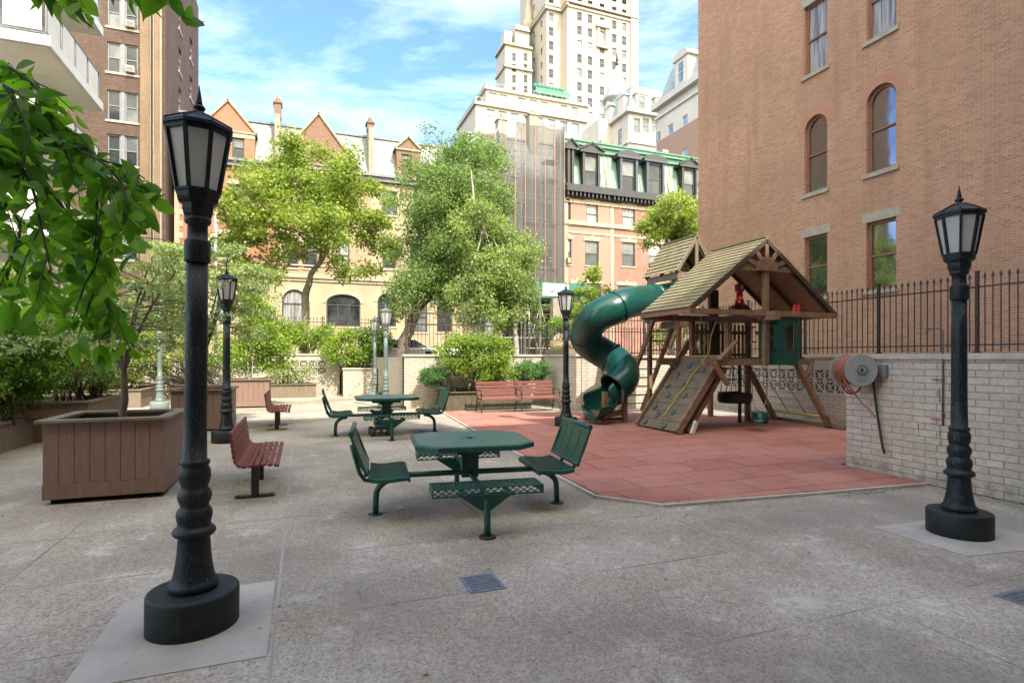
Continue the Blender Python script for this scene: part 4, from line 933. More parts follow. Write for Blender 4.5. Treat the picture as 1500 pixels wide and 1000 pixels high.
for (y0_, y1_, x_) in ((-1, 6.2, XN-.01),):
    for i in range(260):
        y = rm.uniform(3.0, 5.3); x = x_-abs(rm.gauss(0, .035)); mb.ico((x, y, zg(x, y)+.004), rm.uniform(.004, .012), (1, 1.4, .5), 4)
    for i in range(130):
        y = 5.02+rm.gauss(0, .03); x = rm.uniform(6.2, 7.9); mb.ico((x, y, zg(x, y)+.004), rm.uniform(.003, .009), (1.4, 1, .5), 4)
M['moss'] = pm('moss', (.06, .09, .015), (.11, .13, .03), .95, 20, bmp=.5); o = mb.build('moss', 'moss'); struct(o, 'stuff')
mb = MB(); rm = random.Random(9)
def litter(x0, x1, y0, y1, n):
    for _ in range(n):
        x, y = rm.uniform(x0, x1), rm.uniform(y0, y1); a = rm.uniform(0, 6.28); l = rm.uniform(.006, .022); z = zg(x, y)+(.035 if (x > 3.6 and y > 5.5 and y < 13) else .006)
        c_, s_ = math.cos(a)*l, math.sin(a)*l; mb.poly([(x-c_, y-s_, z), (x+s_*.5, y-c_*.5, z+.004), (x+c_, y+s_, z+.003), (x-s_*.5, y+c_*.5, z+.001)])
litter(-3.0, -1.3, 7.4, 7.75, 50); litter(-1.5, -1.2, 7.6, 9.0, 30); litter(-4.75, -4.5, 6, 13, 90); litter(7.5, 7.95, -1, 5, 110); litter(3.4, 7.8, 4.9, 5.15, 70); litter(-1.1, .2, 7.0, 9.0, 50); litter(4, 11.5, 6, 12, 160); litter(-.3, 6, 3.2, 9, 150); litter(-2.7, 0, 12, 16, 80)
struct(mb.build('leaf_litter', 'old_wood', recalc=False), 'stuff')
# hose reel on the corner of the near wall
yr, zr = OX(1262, XN-.35, 545)
t = thing('hose_reel', 'grey wall reel wound with reddish hose at the corner of the near wall', 'hose reel', (7.68, 5.95, 1.44), rz=R(-22.8))
def disc(mb, c, r, th, ax=(0, 1, 0), n=36):
    c = Vector(c); ax = Vector(ax).normalized(); a = ax.orthogonal().normalized(); b_ = ax.cross(a)
    mb.prism([c+(a*math.cos(2*PI*i/n)+b_*math.sin(2*PI*i/n))*r for i in range(n)], ax*th)
cx, cy, zc = 7.68, 5.95, 1.44
mb = MB(); disc(mb, (cx, cy-.20, zc), .235, .012); mb.build('front_disc', 'reel_grey', t, bev=.003)
mb = MB(); disc(mb, (cx, cy+.20, zc), .235, .012); mb.build('rear_disc', 'reel_grey', t, bev=.003)
mb = MB(); disc(mb, (cx, cy-.19, zc), .10, .385); disc(mb, (cx, cy-.225, zc), .05, .03); mb.box(cx-.03, XN+.05, cy-.02, cy+.02, zc-.02, zc+.02); mb.build('drum', 'reel_grey', t)
mb = MB(); pts = []
for i in range(420):
    a = i*.33; lay = i//200; pts.append((cx+(.205-.02*lay+.006*math.sin(i*.7))*math.cos(a), cy-.17+.34*((i % 200)/200 if lay % 2 == 0 else 1-(i % 200)/200), zc+(.205-.02*lay)*math.sin(a)))
mb.tube(pts, .013, 6)
mb.tube([(cx+.15*math.cos(a), cy-.1+.02*a, zc-.10+.24*math.sin(a)) for a in [PI+.2*i for i in range(17)]], .013, 8)
mb.tube([(cx-.17*math.cos(a), cy+.05, zc-.08+.28*math.sin(a)) for a in [PI+.2*i for i in range(17)]], .013, 8)
mb.tube([(cx-.16, cy-.05, zc-.15), (cx-.05, cy-.1, zc-.34), (cx+.02, cy-.2, zc-.48), (cx+.05, cy-.35, zc-.58), (cx+.02, cy-.48, zc-.64)], .013, 8); mb.build('hose', 'hose_red', t)
mb = MB(); mb.tube([(cx, cy-.22, zc), (cx-.03, cy-.26, zc), (cx-.03, cy-.27, zc+.02)], .018, 8)
mb.tube([(cx+.07*math.cos(a), cy-.232, zc+.07*math.sin(a)) for a in [.3*i for i in range(22)]], .006, 6); mb.build('crank', 'iron', t)
mb = MB()
for i in range(7): mb.box(cx-.07+i*.02, cx-.057+i*.02, cy-.2022, cy-.2008, zc-.165+.01*math.sin(i*2), zc-.148+.01*math.sin(i))
M['blue_mark'] = pm('blue_mark', (.08, .20, .26), None, .5); mb.build('blue_label', 'blue_mark', t)
mb = MB(); mb.box(XN-.07, XN-.001, 5.63, 5.92, 1.33, 1.52); bx = tag(mb.build('meter_box', 'box_grey', bev=.006), 'small grey metal box on the wall right of the hose reel', 'utility box')
mb = MB(); mb.box(XN-.076, XN-.071, 5.65, 5.90, 1.35, 1.50); mb.build('cover', 'box_grey', bx)
mb = MB(); yy, _ = OX(1272, XN-.06); 
mb.tube([(XN-.14, 5.86, 1.43), (XN-.13, 5.80, 1.42), (XN-.11, 5.79, 1.36), (XN-.09, 5.79, 1.2), (XN-.07, 5.78, 1.0), (XN-.06, 5.76, .8), (XN-.06, 5.72, .56), (XN-.08, 5.67, .36), (XN-.10, 5.62, .24)], .017, 10); mb.tube([(XN-.02, 5.82, 1.43), (XN-.16, 5.84, 1.43)], .022, 8)
tag(mb.build('black_hose', 'hose_black'), 'short black hose hanging down the near wall below the grey box', 'hose')
y1_, _ = OX(1381, XN-.03)
mb = MB(); mb.tube([(XN-.03, y1_, .72), (XN-.03, y1_, 1.3), (XN-.03, y1_, 1.98), (XN-.03, y1_+.015, 2.0), (XN-.03, y1_+.05, 2.01), (XN-.03, y1_+.17, 2.01), (XN-.03, y1_+.20, 1.99), (XN-.03, y1_+.20, 1.93)], .011, 8)
mb.tube([(XN-.03, y1_+.14, 1.33), (XN-.03, y1_-.02, 1.33)], .009, 6); mb.ico((XN-.03, y1_, 1.33), .02); mb.box(XN-.05, XN-.001, y1_-.015, y1_+.015, .85, .87)
pp = tag(mb.build('water_pipe', 'pipe'), 'thin hooked water pipe with a small tap on the near wall', 'pipe')
mb = MB(); mb.tube([(XN-.05, y1_+.10, .80), (XN-.05, y1_, .80)], .008, 6); mb.lathe([(.001, -.008), (.028, -.006), (.028, .006), (.001, .008)], 10, c=(XN-.05, y1_+.11, .80)); mb.build('tap', 'toy_red', pp)
mb = MB()
for (dy, z_, w_, h_) in ((.06, 1.02, .022, .22), (.05, .45, .02, .28), (-.12, .55, .018, .35), (.33, .52, .012, .2)):
    mb.poly([(XN-.0015, y1_+dy-w_, z_), (XN-.0015, y1_+dy+w_*.6, z_+.02), (XN-.0015, y1_+dy+w_, z_+h_), (XN-.0015, y1_+dy-w_*.7, z_+h_*.92)])
tag(mb.build('rust_stain', 'rust'), 'orange rust streaks on the wall under the water pipe', 'stain')

# ================================================================== TOY VEHICLE
p = G(555, 637); t = thing('toy_truck', 'little black and blue ride toy truck under the farther table', 'toy', (p.x, p.y, 0)); X0, Y0 = p.x, p.y
mb = MB(); mb.box(X0-.13, X0+.17, Y0-.26, Y0+.26, .07, .15); mb.box(X0-.10, X0+.13, Y0-.24, Y0+.0, .15, .20); mb.build('chassis', 'hose_black', t, bev=.02)
mb = MB(); mb.box(X0-.09, X0+.12, Y0-.10, Y0+.20, .19, .28); mb.build('body', 'blue_trim', t, bev=.03)
M['toy_blue'] = pm('toy_blue', (.02, .16, .42), (.02, .12, .35), .3, 6)
mb = MB(); mb.box(X0-.08, X0+.11, Y0-.20, Y0-.02, .20, .225); mb.build('hood', 'toy_blue', t, bev=.008)
mb = MB(); mb.tube([(X0-.1, Y0, .26), (X0-.08, Y0+.03, .36), (X0+.10, Y0+.03, .36), (X0+.12, Y0, .26)], .010, 6); mb.ico((X0-.02, Y0+.05, .33), .045); mb.build('roll_bar', 'hose_black', t)
for sx in (-.15, .19):
    for sy in (-.18, .17):
        k = MB(); k.lathe([(.05, -.045), (.078, -.04), (.085, -.02), (.085, .02), (.078, .04), (.05, .045)], 18); w_ = k.build('wheel', 'tyre', t); w_.rotation_euler = (0, PI/2, 0); 
        for v in w_.data.vertices: v.co += Vector(parent_off(t))
        w_.location = (sx, sy, .085)
for a_ in (X0-.08, X0+.05): mb = MB(); mb.box(a_, a_+.06, Y0-.268, Y0-.25, .10, .14); mb.build('headlight', 'reel_grey', t)

# ================================================================== PLAY SET
PZ = .03
t = ps = thing('wooden_play_set', 'brown wooden play set with shingle roofs, climbing ramp, green spiral slide and cargo net', 'play set', (9.4, 10.2, PZ))
XL, XR, YF, YB = 7.37, 11.43, 9.30, 11.0; ZE, ZA = 2.64, 4.20; XM = 9.40
def roof(par, xl, xr, xm, yf, yb, ze, za, n, wood='roof_wood', name='roof', th=.028):
    mb = MB(); un = MB(); rg = random.Random(n)
    for s, xe in ((-1, xl), (1, xr)):
        for i in range(n):
            a = i/n; b_ = (i+1.12)/n
            p0 = Vector((xe+(xm-xe)*a, 0, ze+(za-ze)*a)); p1 = Vector((xe+(xm-xe)*b_, 0, ze+(za-ze)*b_)) if b_ <= 1 else Vector((xm, 0, za))
            nn = Vector((s*(za-ze), 0, abs(xm-xe))).normalized(); o0 = nn*.040; o1 = nn*.012
            y0 = yf-rg.uniform(0, .012); y1 = yb+rg.uniform(0, .012)
            mb.hexa([Vector((p0.x, y0, p0.z))+o0-nn*th, Vector((p0.x, y1, p0.z))+o0-nn*th, Vector((p1.x, y1, p1.z))+o1-nn*th, Vector((p1.x, y0, p1.z))+o1-nn*th,
                     Vector((p0.x, y0, p0.z))+o0, Vector((p0.x, y1, p0.z))+o0, Vector((p1.x, y1, p1.z))+o1, Vector((p1.x, y0, p1.z))+o1])
        nn = Vector((s*(za-ze), 0, abs(xm-xe))).normalized()
        for yy in (yf+.06, (yf+yb)/2, yb-.06): un = MB(); un.beam(Vector((xe, yy, ze))-nn*.07, Vector((xm, yy, za))-nn*.07, .04, .085, up=nn); un.build('rafter', 'play_dark', par)
    mb.beam((xm, yf-.01, za+.035), (xm, yb+.01, za+.035), .09, .03)
    mb.build(name, [wood], par)
roof(ps, XL, XR, XM, YF, YB, ZE, ZA, 18)
mb = MB()     # inner side of the boards is warmer, unweathered wood
for s, xe in ((-1, XL), (1, XR)):
    nn = Vector((s*(ZA-ZE), 0, abs(XM-xe))).normalized()
    for i in range(12):
        a, b_ = i/12+.002, (i+1)/12-.002
        p0 = Vector((xe+(XM-xe)*a, 0, ZE+(ZA-ZE)*a))-nn*.026; p1 = Vector((xe+(XM-xe)*b_, 0, ZE+(ZA-ZE)*b_))-nn*.026
        mb.hexa([Vector((p0.x, YF+.02, p0.z))-nn*.008, Vector((p0.x, YB-.02, p0.z))-nn*.008, Vector((p1.x, YB-.02, p1.z))-nn*.008, Vector((p1.x, YF+.02, p1.z))-nn*.008, Vector((p0.x, YF+.02, p0.z)), Vector((p0.x, YB-.02, p0.z)), Vector((p1.x, YB-.02, p1.z)), Vector((p1.x, YF+.02, p1.z))])
mb.build('roof_lining', 'roof_under', ps)
# fascia boards, collar beam, sunburst
mb = MB()
for s, xe in ((-1, XL), (1, XR)): mb.beam((xe, YF-.02, ZE-.04), (XM, YF-.02, ZA-.045), .03, .10, up=(0, 1, 0)) if 0 else mb.beam((xe, YF-.0, ZE-.03), (XM, YF-.0, ZA-.045), .035, .09, up=(0, 0, 1))
mb.build('fascia', 'play_dark', ps)
mb = MB(); zc = 3.56; mb.box(XM-.82, XM+.82, YF+.02, YF+.06, zc-.07, zc+.07); mb.build('collar_beam', 'play_wood', ps, bev=.004)
mb = MB(); mb.prism([(XM+.29*math.cos(a*PI/16), YF-.03, zc-.06+.30*math.sin(a*PI/16)) for a in range(17)], (0, .045, 0))
for k in range(5):
    a = PI*(k+1)/6 if 0 else [R(22), R(55), R(90), R(125), R(158)][k]; r1 = .60 if k in (1, 2, 3) else .56
    mb.beam((XM+.27*math.cos(a), YF+.0, zc-.04+.27*math.sin(a)), (XM+r1*math.cos(a)*.98, YF+.0, zc-.04+r1*math.sin(a)*.92), .02, .095, up=(-math.sin(a), 0, math.cos(a)))
mb.build('sunburst', 'play_wood', ps)
# eave beams
mb = MB(); mb.box(XL-.02, XR+.03, YF-.04, YF+.05, 2.52, 2.635); mb.build('front_beam', 'play_wood', ps, bev=.005)
mb = MB(); mb.box(XL-.02, XR, YB-.05, YB+.03, 2.50, 2.63); mb.build('rear_beam', 'play_wood', ps, bev=.005)
mb = MB(); mb.box(XL, XL+.07, YF+.05, YB-.05, 2.54, 2.63); mb.box(XR-.07, XR, YF+.05, YB-.05, 2.54, 2.63); mb.build('eave_beams', 'play_wood', ps)
mb = MB(); mb.box(XM-.075, XM+.075, 9.0, 13.0, 2.515-.09, 2.515+.09) ; mb.build('swing_beam', 'play_wood', ps, bev=.006)
mb = MB(); mb.box(XM-1.6, XM-.12, 9.44, 9.52, 2.40, 2.50); mb.build('brace_beam', 'play_dark', ps)
# posts
PX = [(8.05, 9.55), (10.75, 9.55), (8.05, 10.9), (10.75, 10.9)]
for (x, y) in [(9.42, 9.36), (8.75, 10.95), (10.45, 10.95), (10.3, 9.5), (8.6, 9.58)]:
    mb = MB(); mb.box(x-.055, x+.055, y-.055, y+.055, (PZ if x in (8.75, 10.45) else 1.45), 2.5 if (x, y) != (9.42, 9.36) else 3.5)
    mb.build('post', 'play_wood', ps, bev=.005)
mb = MB(); mb.box(9.16, 9.40, 10.78, 10.86, 1.62, 3.25); mb.build('tower_panel', 'play_dark', ps)
# deck and its beams
mb = MB()
for i in range(14): y = 9.55+i*.105; mb.box(8.55, 10.8, y+.004, y+.10, 1.60, 1.635)
mb.build('deck', 'play_dark', ps)
for (y, a, b_) in ((9.48, 7.85, 10.95), (10.98, 7.78, 10.9)):
    mb = MB(); mb.box(a, b_, y-.045, y+.045, 1.46, 1.60); mb.build('deck_beam', 'play_wood', ps, bev=.005)
mb = MB()
for x in (8.6, 9.6, 10.6): mb.box(x-.04, x+.04, 9.54, 10.93, 1.47, 1.59)
mb.build('joists', 'play_dark', ps)
mb = MB(); mb.tube([(8.52, 9.55, 1.66), (8.52, 10.95, 1.66)], .018, 8); mb.build('deck_edge_rope', 'rope', ps)
# balusters
for (x0, x1, y, ax) in ((8.8, 10.45, 10.95, 0), (9.5, 10.3, 9.50, 0)):
    mb = MB(); mb.box(x0, x1, y-.02, y+.02, 2.20, 2.28); mb.box(x0, x1, y-.02, y+.02, 1.66, 1.73)
    n = int((x1-x0)/.125)
    for i in range(n): x = x0+.05+i*.125; mb.box(x, x+.065, y-.045, y-.022, 1.62, 2.44)
    mb.build('balustrade', 'play_wood', ps)
mb = MB(); x = 10.72
for i in range(10): y = 9.6+i*.13; mb.box(x, x+.02, y, y+.065, 1.62, 2.42)
mb.box(x-.03, x, 9.55, 10.95, 2.2, 2.28); mb.build('balustrade', 'play_wood', ps)
# legs
def leg(a, b_, w_=.10, h_=.13, m_='play_wood', nm='leg'):
    mb = MB(); mb.beam(a, b_, w_, h_, up=(0, 1, 0)); return mb.build(nm, m_, ps, bev=.006)
leg((11.28, 9.35, PZ+.05), (10.30, 9.42, 1.62)); leg((11.32, 10.95, PZ+.05), (10.40, 10.98, 1.50))
leg((7.66, 9.76, PZ+.02), (8.60, 9.70, 1.40)); leg((7.75, 11.05, PZ), (8.7, 11.02, 1.48))
leg((8.1, 9.44, 1.52), (8.45, 9.42, 1.05), .07, .10, nm='bracket'); leg((8.75, 10.9, 1.1), (8.1, 10.95, 1.5), .07, .10, nm='bracket'); leg((10.85, 9.42, 1.50), (10.66, 9.42, 1.16), .07, .10, nm='bracket')
leg((8.2, 9.40, 1.58), (8.66, 9.40, 1.98), .05, .11, nm='handrail')
mb = MB(); mb.beam((11.33, 8.95, .075), (11.45, 11.35, .075), .12, .09); mb.build('ground_beam', 'old_wood', ps, bev=.008)
mb = MB(); mb.beam((11.05, 9.35, .42), (11.38, 9.02, .12), .08, .08); mb.build('foot_brace', 'old_wood', ps, bev=.006)
mb = MB(); mb.beam((7.60, 9.52, PZ), (7.72, 9.52, .30), .07, .09); mb.build('peeling_foot', 'steel_white', ps, bev=.01)
# climbing ramp
A0, A1 = Vector((7.34, 0, PZ+.03)), Vector((8.53, 0, 1.64)); y0, y1 = 9.66, 11.02; d = (A1-A0); nn = Vector((-d.z, 0, d.x)).normalized()
mb = MB(); n = 9
for i in range(n):
    p = A0+d*(i/n); q = A0+d*((i+.965)/n); j = .003*(i % 2)
    mb.hexa([(p.x, y0, p.z), (p.x, y1, p.z), (q.x, y1, q.z), (q.x, y0, q.z)]+[tuple(Vector((e.x, y, e.z))+nn*(.03+j)) for e, y in ((p, y0), (p, y1), (q, y1), (q, y0))])
rw_ = mb.build('climbing_ramp', 'panel_grey', ps, bev=.003)
for y, ext in ((y0-.05, 1.02), (y1+.05, 1.22)):
    mb = MB(); mb.beam(A0-nn*.02-d*.02, A0+d*ext-nn*.0, .001, .001) if 0 else mb.beam(Vector((A0.x, y, A0.z))+nn*.03-d*.01, Vector((A0.x, y, A0.z))+d*ext+nn*.03, .075, .15, up=nn)
    mb.build('side_rail', 'play_wood', rw_, bev=.006)
hold = [(.80, .30), (.78, .86), (.60, .52), (.53, .12), (.62, .93), (.48, .88), (.38, .35), (.33, .95), (.26, .18), (.18, .72), (.08, .50), (.05, .95), (.68, .2)]
for k, (s_, f_) in enumerate([(.85, .62), (.80, .22), (.72, .78), (.60, .48), (.56, .86), (.45, .28), (.43, .70), (.26, .86), (.22, .32), (.16, .66), (.05, .86), (.04, .34)]):
    c_ = Vector((A0.x, y0+(y1-y0)*f_, A0.z))+d*s_+nn*.035; mb = MB()
    prof = [(.062, 0), (.065, .015), (.05, .038), (.025, .045), (.022, .030), (.001, .028)]
    a_ = Vector((0, 1, 0)); b_ = nn.cross(a_)
    base = len(mb.v); mb.smooth = True
    for r_, z_ in prof:
        for j in range(10): th = 2*PI*j/10; mb.v.append(tuple(c_+(a_*math.cos(th)*1.0+b_*math.sin(th)*1.1)*r_*(1+.12*math.sin(3*th+k))+nn*z_))
    for i in range(len(prof)-1):
        for j in range(10): mb.face([base+i*10+j, base+i*10+(j+1) % 10, base+(i+1)*10+(j+1) % 10, base+(i+1)*10+j])
    M.setdefault('hold_grey', pm('hold_grey', (.05, .08, .085), (.08, .11, .115), .5, 9)); mb.build('hand_hold', 'hold_grey', rw_)
mb = MB(); rp = [Vector((8.30, 9.55, 2.50)), Vector((8.42, 9.9, 2.1)), Vector((8.50, 10.05, 1.75))]+[Vector((A0.x, 10.1+.25*(1-s_)+.02*math.sin(s_*20), A0.z))+d*s_+nn*.055 for s_ in (.92, .8, .7, .6, .5, .4, .3, .2, .13)]
mb.tube(rp, .014, 8)
for s_ in (.62, .42): mb.ico(Vector((A0.x, 10.1+.25*(1-s_)+.02*math.sin(s_*20), A0.z))+d*s_+nn*.055, .035)
mb.build('climbing_rope', 'rope', ps)
# ladder behind the slide, reaching the swing beam
for x0_, x1_ in ((8.98, 9.02), (9.75, 9.72)):
    leg((x0_, 14.55, PZ-.02), (x1_, 12.85, 2.72), .09, .11, nm='ladder_rail')
for i in range(9):
    f_ = .08+i*.098; mb = MB(); mb.beam((8.98, 14.55-1.7*f_, PZ+2.7*f_), (9.75, 14.55-1.7*f_, PZ+2.7*f_), .055, .035); mb.build('rung', 'old_wood', ps)
for xx in (9.0, 9.74):
    mb = MB(); p0_, p1_ = Vector((xx+.05, 13.35, 1.9)), Vector((xx+.05, 13.15, 2.25)); mb.tube([p0_, p0_+Vector((.10, -.06, .0)), p1_+Vector((.10, -.06, 0)), p1_], .014, 6); mb.build('grab_handle', 'bench_iron', ps)
for (x, y) in ((8.95, 10.75), (8.75, 9.62), (9.5, 9.7)):
    mb = MB(); mb.tube([(x, y, 2.3), (x-.12, y-.02, 2.31), (x-.14, y-.02, 2.26), (x-.14, y-.02, 2.02), (x-.12, y-.02, 1.97), (x, y, 1.98)], .013, 8); mb.build('grab_handle', 'bench_iron', ps)
# slide tower with its own little roof
roof(ps, 9.20, 10.55, 9.88, 12.15, 13.65, 3.90, 4.88, 9, name='small_roof')
for x in (9.35, 10.40):
    for y in (12.25, 13.55):
        mb = MB(); mb.box(x-.055, x+.055, y-.055, y+.055, PZ, 3.92); mb.build('post', 'play_wood', ps, bev=.005)
mb = MB(); mb.box(9.3, 10.45, 12.2, 13.6, 2.72, 2.80); mb.box(9.26, 9.31, 12.15, 13.65, 2.62, 2.82); mb.build('slide_deck', 'play_dark', ps)
mb = MB(); mb.box(9.28, 9.33, 12.2, 13.6, 3.72, 3.90); mb.box(9.35, 10.4, 12.2, 12.24, 3.76, 3.90); mb.beam((9.25, 12.17, 3.92), (9.88, 12.17, 4.86), .03, .09); mb.beam((10.5, 12.17, 3.92), (9.88, 12.17, 4.86), .03, .09); mb.box(9.83, 9.93, 12.16, 12.20, 3.9, 4.8); mb.build('tower_trim', 'old_wood', ps)
mb = MB(); mb.box(9.30, 9.34, 12.3, 12.45, 2.82, 3.72); mb.box(9.30, 9.34, 13.3, 13.5, 2.82, 3.72); mb.build('slide_panel', 'slide_green', ps)
# ---- spiral tube slide
ctr = W(886, HZ, 14.3); cxs, cys = ctr.x, ctr.y
camd = Vector((sa, ca)); camr = Vector((ca, -sa))
def SP(r, ang, z):    # ang: 0 = towards the viewer, 90 = picture left, 180 = away, 270 = right
    a = R(ang); v = -camd*math.cos(a)*r-camr*math.sin(a)*r; return Vector((cxs+v.x, cys+v.y, z))
rad = .62
raw = [Vector((9.50, 12.85, 3.30)), Vector((9.0, 12.75, 3.22)), W(922, HZ, 14.05)+Vector((0, 0, 1.40)), W(900, HZ, 13.75)+Vector((0, 0, 1.22)), SP(.58, 25, 2.66), SP(.52, 60, 2.42), SP(.50, 95, 2.16), SP(.46, 135, 1.96), SP(.44, 180, 1.76), SP(.46, 225, 1.55), SP(.48, 270, 1.30), SP(.50, 310, 1.05), SP(.50, 345, .86)]
def smooth(p, n=6):
    o = []
    for i in range(len(p)-1):
        a = p[max(0, i-1)]; b_ = p[i]; c_ = p[i+1]; d_ = p[min(len(p)-1, i+2)]
        for k in range(n):
            t_ = k/n; o.append(.5*((2*b_)+(c_-a)*t_+(2*a-5*b_+4*c_-d_)*t_*t_+(3*b_-a-3*c_+d_)*t_**3))
    return o+[p[-1]]
sp = smooth(raw, 6); n_ = len(sp)
mb = MB(); mb.tube(sp, .395, 28, cap=False); sl_ = mb.build('spiral_slide', 'slide_green', ps, recalc=False)
md = sl_.modifiers.new('solid', 'SOLIDIFY'); md.thickness = .012; md.offset = -1
def flange(i, r=.425, w_=.05):
    d_ = (sp[min(i+1, n_-1)]-sp[max(0, i-1)]).normalized(); mb = MB(); mb.tube([sp[i]-d_*w_/2, sp[i]-d_*w_*.1, sp[i]+d_*w_*.1, sp[i]+d_*w_/2], [r-.02, r, r, r-.02], 28, cap=False)
    for k in range(12):
        a_ = d_.orthogonal().normalized(); b_ = d_.cross(a_); mb.ico(sp[i]+(a_*math.cos(k*PI/6)+b_*math.sin(k*PI/6))*(r+.004), .012, n=4)
    mb.build('joint_ring', 'slide_dark', sl_)
for i in (7, 17, 35, 52, n_-1): flange(i)
# open exit trough
ex = [sp[-1], SP(.50, 10, .70)+Vector((-.10, 0, 0)), W(878, HZ, 13.45)+Vector((0, 0, -CH+.60)), W(864, HZ, 13.3)+Vector((0, 0, -CH+.56))]; ex = smooth(ex, 5)
mb = MB(); mb.smooth = True; k = 16; base = 0
for i, p in enumerate(ex):
    d_ = (ex[min(i+1, len(ex)-1)]-ex[max(0, i-1)]).normalized(); side = d_.cross(Vector((0, 0, 1))).normalized(); up_ = side.cross(d_)
    f_ = i/(len(ex)-1); r_ = .40; span = 118-42*min(1, f_*1.3)
    for j in range(k+1):
        a = R(-span+2*span*j/k); mb.v.append(tuple(p+side*math.sin(a)*r_-up_*math.cos(a)*r_))
for i in range(len(ex)-1):
    for j in range(k): q_ = i*(k+1)+j; mb.face([q_, q_+1, q_+k+2, q_+k+1])
o = mb.build('slide_exit', 'slide_green', sl_, recalc=False); md = o.modifiers.new('solid', 'SOLIDIFY'); md.thickness = .025
# slide support frame
fx = [G(858, 618), G(884, 623), G(900, 619.5), G(916, 622)]
mb = MB(); hs = [.30, .72, .40, .92]
ft = G(920, 612)
for (px, py, h_) in ((859, 617, .42), (886, 622, .80), (915, 620, 1.0), (878, 612, .35)):
    p = G(px, py); mb.box(p.x-.055, p.x+.055, p.y-.055, p.y+.055, 0, h_)
a_, b_, c_ = G(856, 619), G(888, 624), G(918, 619)
mb.beam((a_.x, a_.y, .27), (b_.x, b_.y, .27), .05, .15); mb.beam((b_.x, b_.y, .27), (c_.x, c_.y, .29), .05, .14); mb.beam((c_.x, c_.y, .10), (a_.x, a_.y, .10), .04, .06); p = G(878, 612); mb.beam((p.x, p.y, .10), (b_.x, b_.y, .10), .04, .06); mb.beam((p.x, p.y, .28), (a_.x, a_.y, .28), .04, .06)
mb.build('slide_frame', 'play_wood', sl_, bev=.006)
# ---- green curved bay with window slots
mb = MB(); cxb, cyb, rb = 10.02, 9.50, .56; nseg = 16
def bay(a0, a1, z0_, z1_, r_=rb):
    for i in range(3):
        u0_, u1_ = a0+(a1-a0)*i/3, a0+(a1-a0)*(i+1)/3
        P_ = lambda a, r: (cxb-r*math.cos(R(a)), cyb-r*.42*math.sin(R(a)))
        p = [P_(u0_, r_), P_(u1_, r_), P_(u1_, r_-.02), P_(u0_, r_-.02)]
        mb.hexa([(x, y, z0_) for x, y in p]+[(x, y, z1_) for x, y in p])
bay(0, 180, 1.46, 1.80); bay(0, 180, 2.34, 2.56)
for a0, a1 in ((0, 28), (46, 62), (62, 78), (102, 112), (112, 128), (142, 180)): bay(a0, a1, 1.80, 2.34)
bay(28, 46, 2.02, 2.10)
mb.box(cxb-rb-.03, cxb-rb+.01, cyb-.02, cyb+.06, 1.46, 2.56); mb.box(cxb+rb-.01, cxb+rb+.03, cyb-.02, cyb+.06, 1.46, 2.56)
mb.build('green_bay', 'slide_green', ps)
# toy binoculars and periscope
bn = thing('toy_binoculars', 'pair of red toy binoculars on top of the green bay', 'toy', (10.28, 9.35, 2.60))
for dx in (-.055, .055):
    mb = MB(); mb.lathe([(.042, 0), (.046, .01), (.046, .07), (.040, .12), (.036, .15), (.028, .20), (.030, .21), (.028, .23), (.012, .235)], 16, c=(10.28+dx, 9.33, 2.565)); mb.build('barrel', 'toy_red', bn)
mb = MB(); mb.box(10.22, 10.34, 9.31, 9.35, 2.62, 2.67); mb.build('bridge', 'toy_red', bn)
pe = thing('toy_periscope', 'upright red toy periscope on a wooden hump over the swing beam', 'toy', (9.4, 10.1, 2.7))
mb = MB(); mb.box(9.34, 9.46, 10.05, 10.15, 2.94, 3.16); mb.build('tube', 'toy_red', pe, bev=.02)
mb = MB(); mb.prism([(9.32, 10.04, 3.14), (9.48, 10.04, 3.14), (9.49, 10.04, 3.27), (9.44, 10.04, 3.33), (9.36, 10.04, 3.33), (9.31, 10.04, 3.27)], (0, .13, 0)); mb.build('eyepiece', 'toy_red', pe, bev=.015)
mb = MB(); disc(mb, (9.4, 10.02, 3.23), .045, .03); mb.build('lens', 'reel_grey', pe)
mb = MB(); mb.box(9.30, 9.50, 10.04, 10.16, 2.82, 2.88); mb.box(9.31, 9.35, 10.05, 10.15, 2.88, 2.96); mb.box(9.45, 9.49, 10.05, 10.15, 2.88, 2.96); mb.build('clamp', 'toy_red', pe, bev=.01)
mb = MB(); mb.prism([(9.05, 10.02, 2.60), (9.75, 10.02, 2.60), (9.70, 10.02, 2.72), (9.55, 10.02, 2.83), (9.25, 10.02, 2.83), (9.10, 10.02, 2.72)], (0, .16, 0)); mb.build('saddle_block', 'play_dark', ps, bev=.01)
# cargo net between the right hand legs
net = MB(); 
def NP(u, v): # u across 0..1 in Y, v up 0..1
    return Vector((11.22-.90*v, 9.42+1.5*u, .30+1.25*v))
for i in range(4): net.tube([NP(i/3, .0), NP(i/3+.01, .5)-Vector((.03, 0, .03)), NP(i/3, 1)], .010, 5)
for j in range(7): net.tube([NP(0, j/7), NP(.33, j/7)-Vector((0, 0, .03)), NP(.66, j/7)-Vector((0, 0, .02)), NP(1, j/7)], .009, 5)
net.build('cargo_net', 'rope_tan', ps)
mb = MB(); mb.tube([(11.18, 9.30, .27), (11.2, 11.0, .29)], .022, 8); mb.tube([(11.30, 10.95, .10), (11.0, 11.3, .06)], .02, 8); mb.build('net_bar', 'rope', ps)
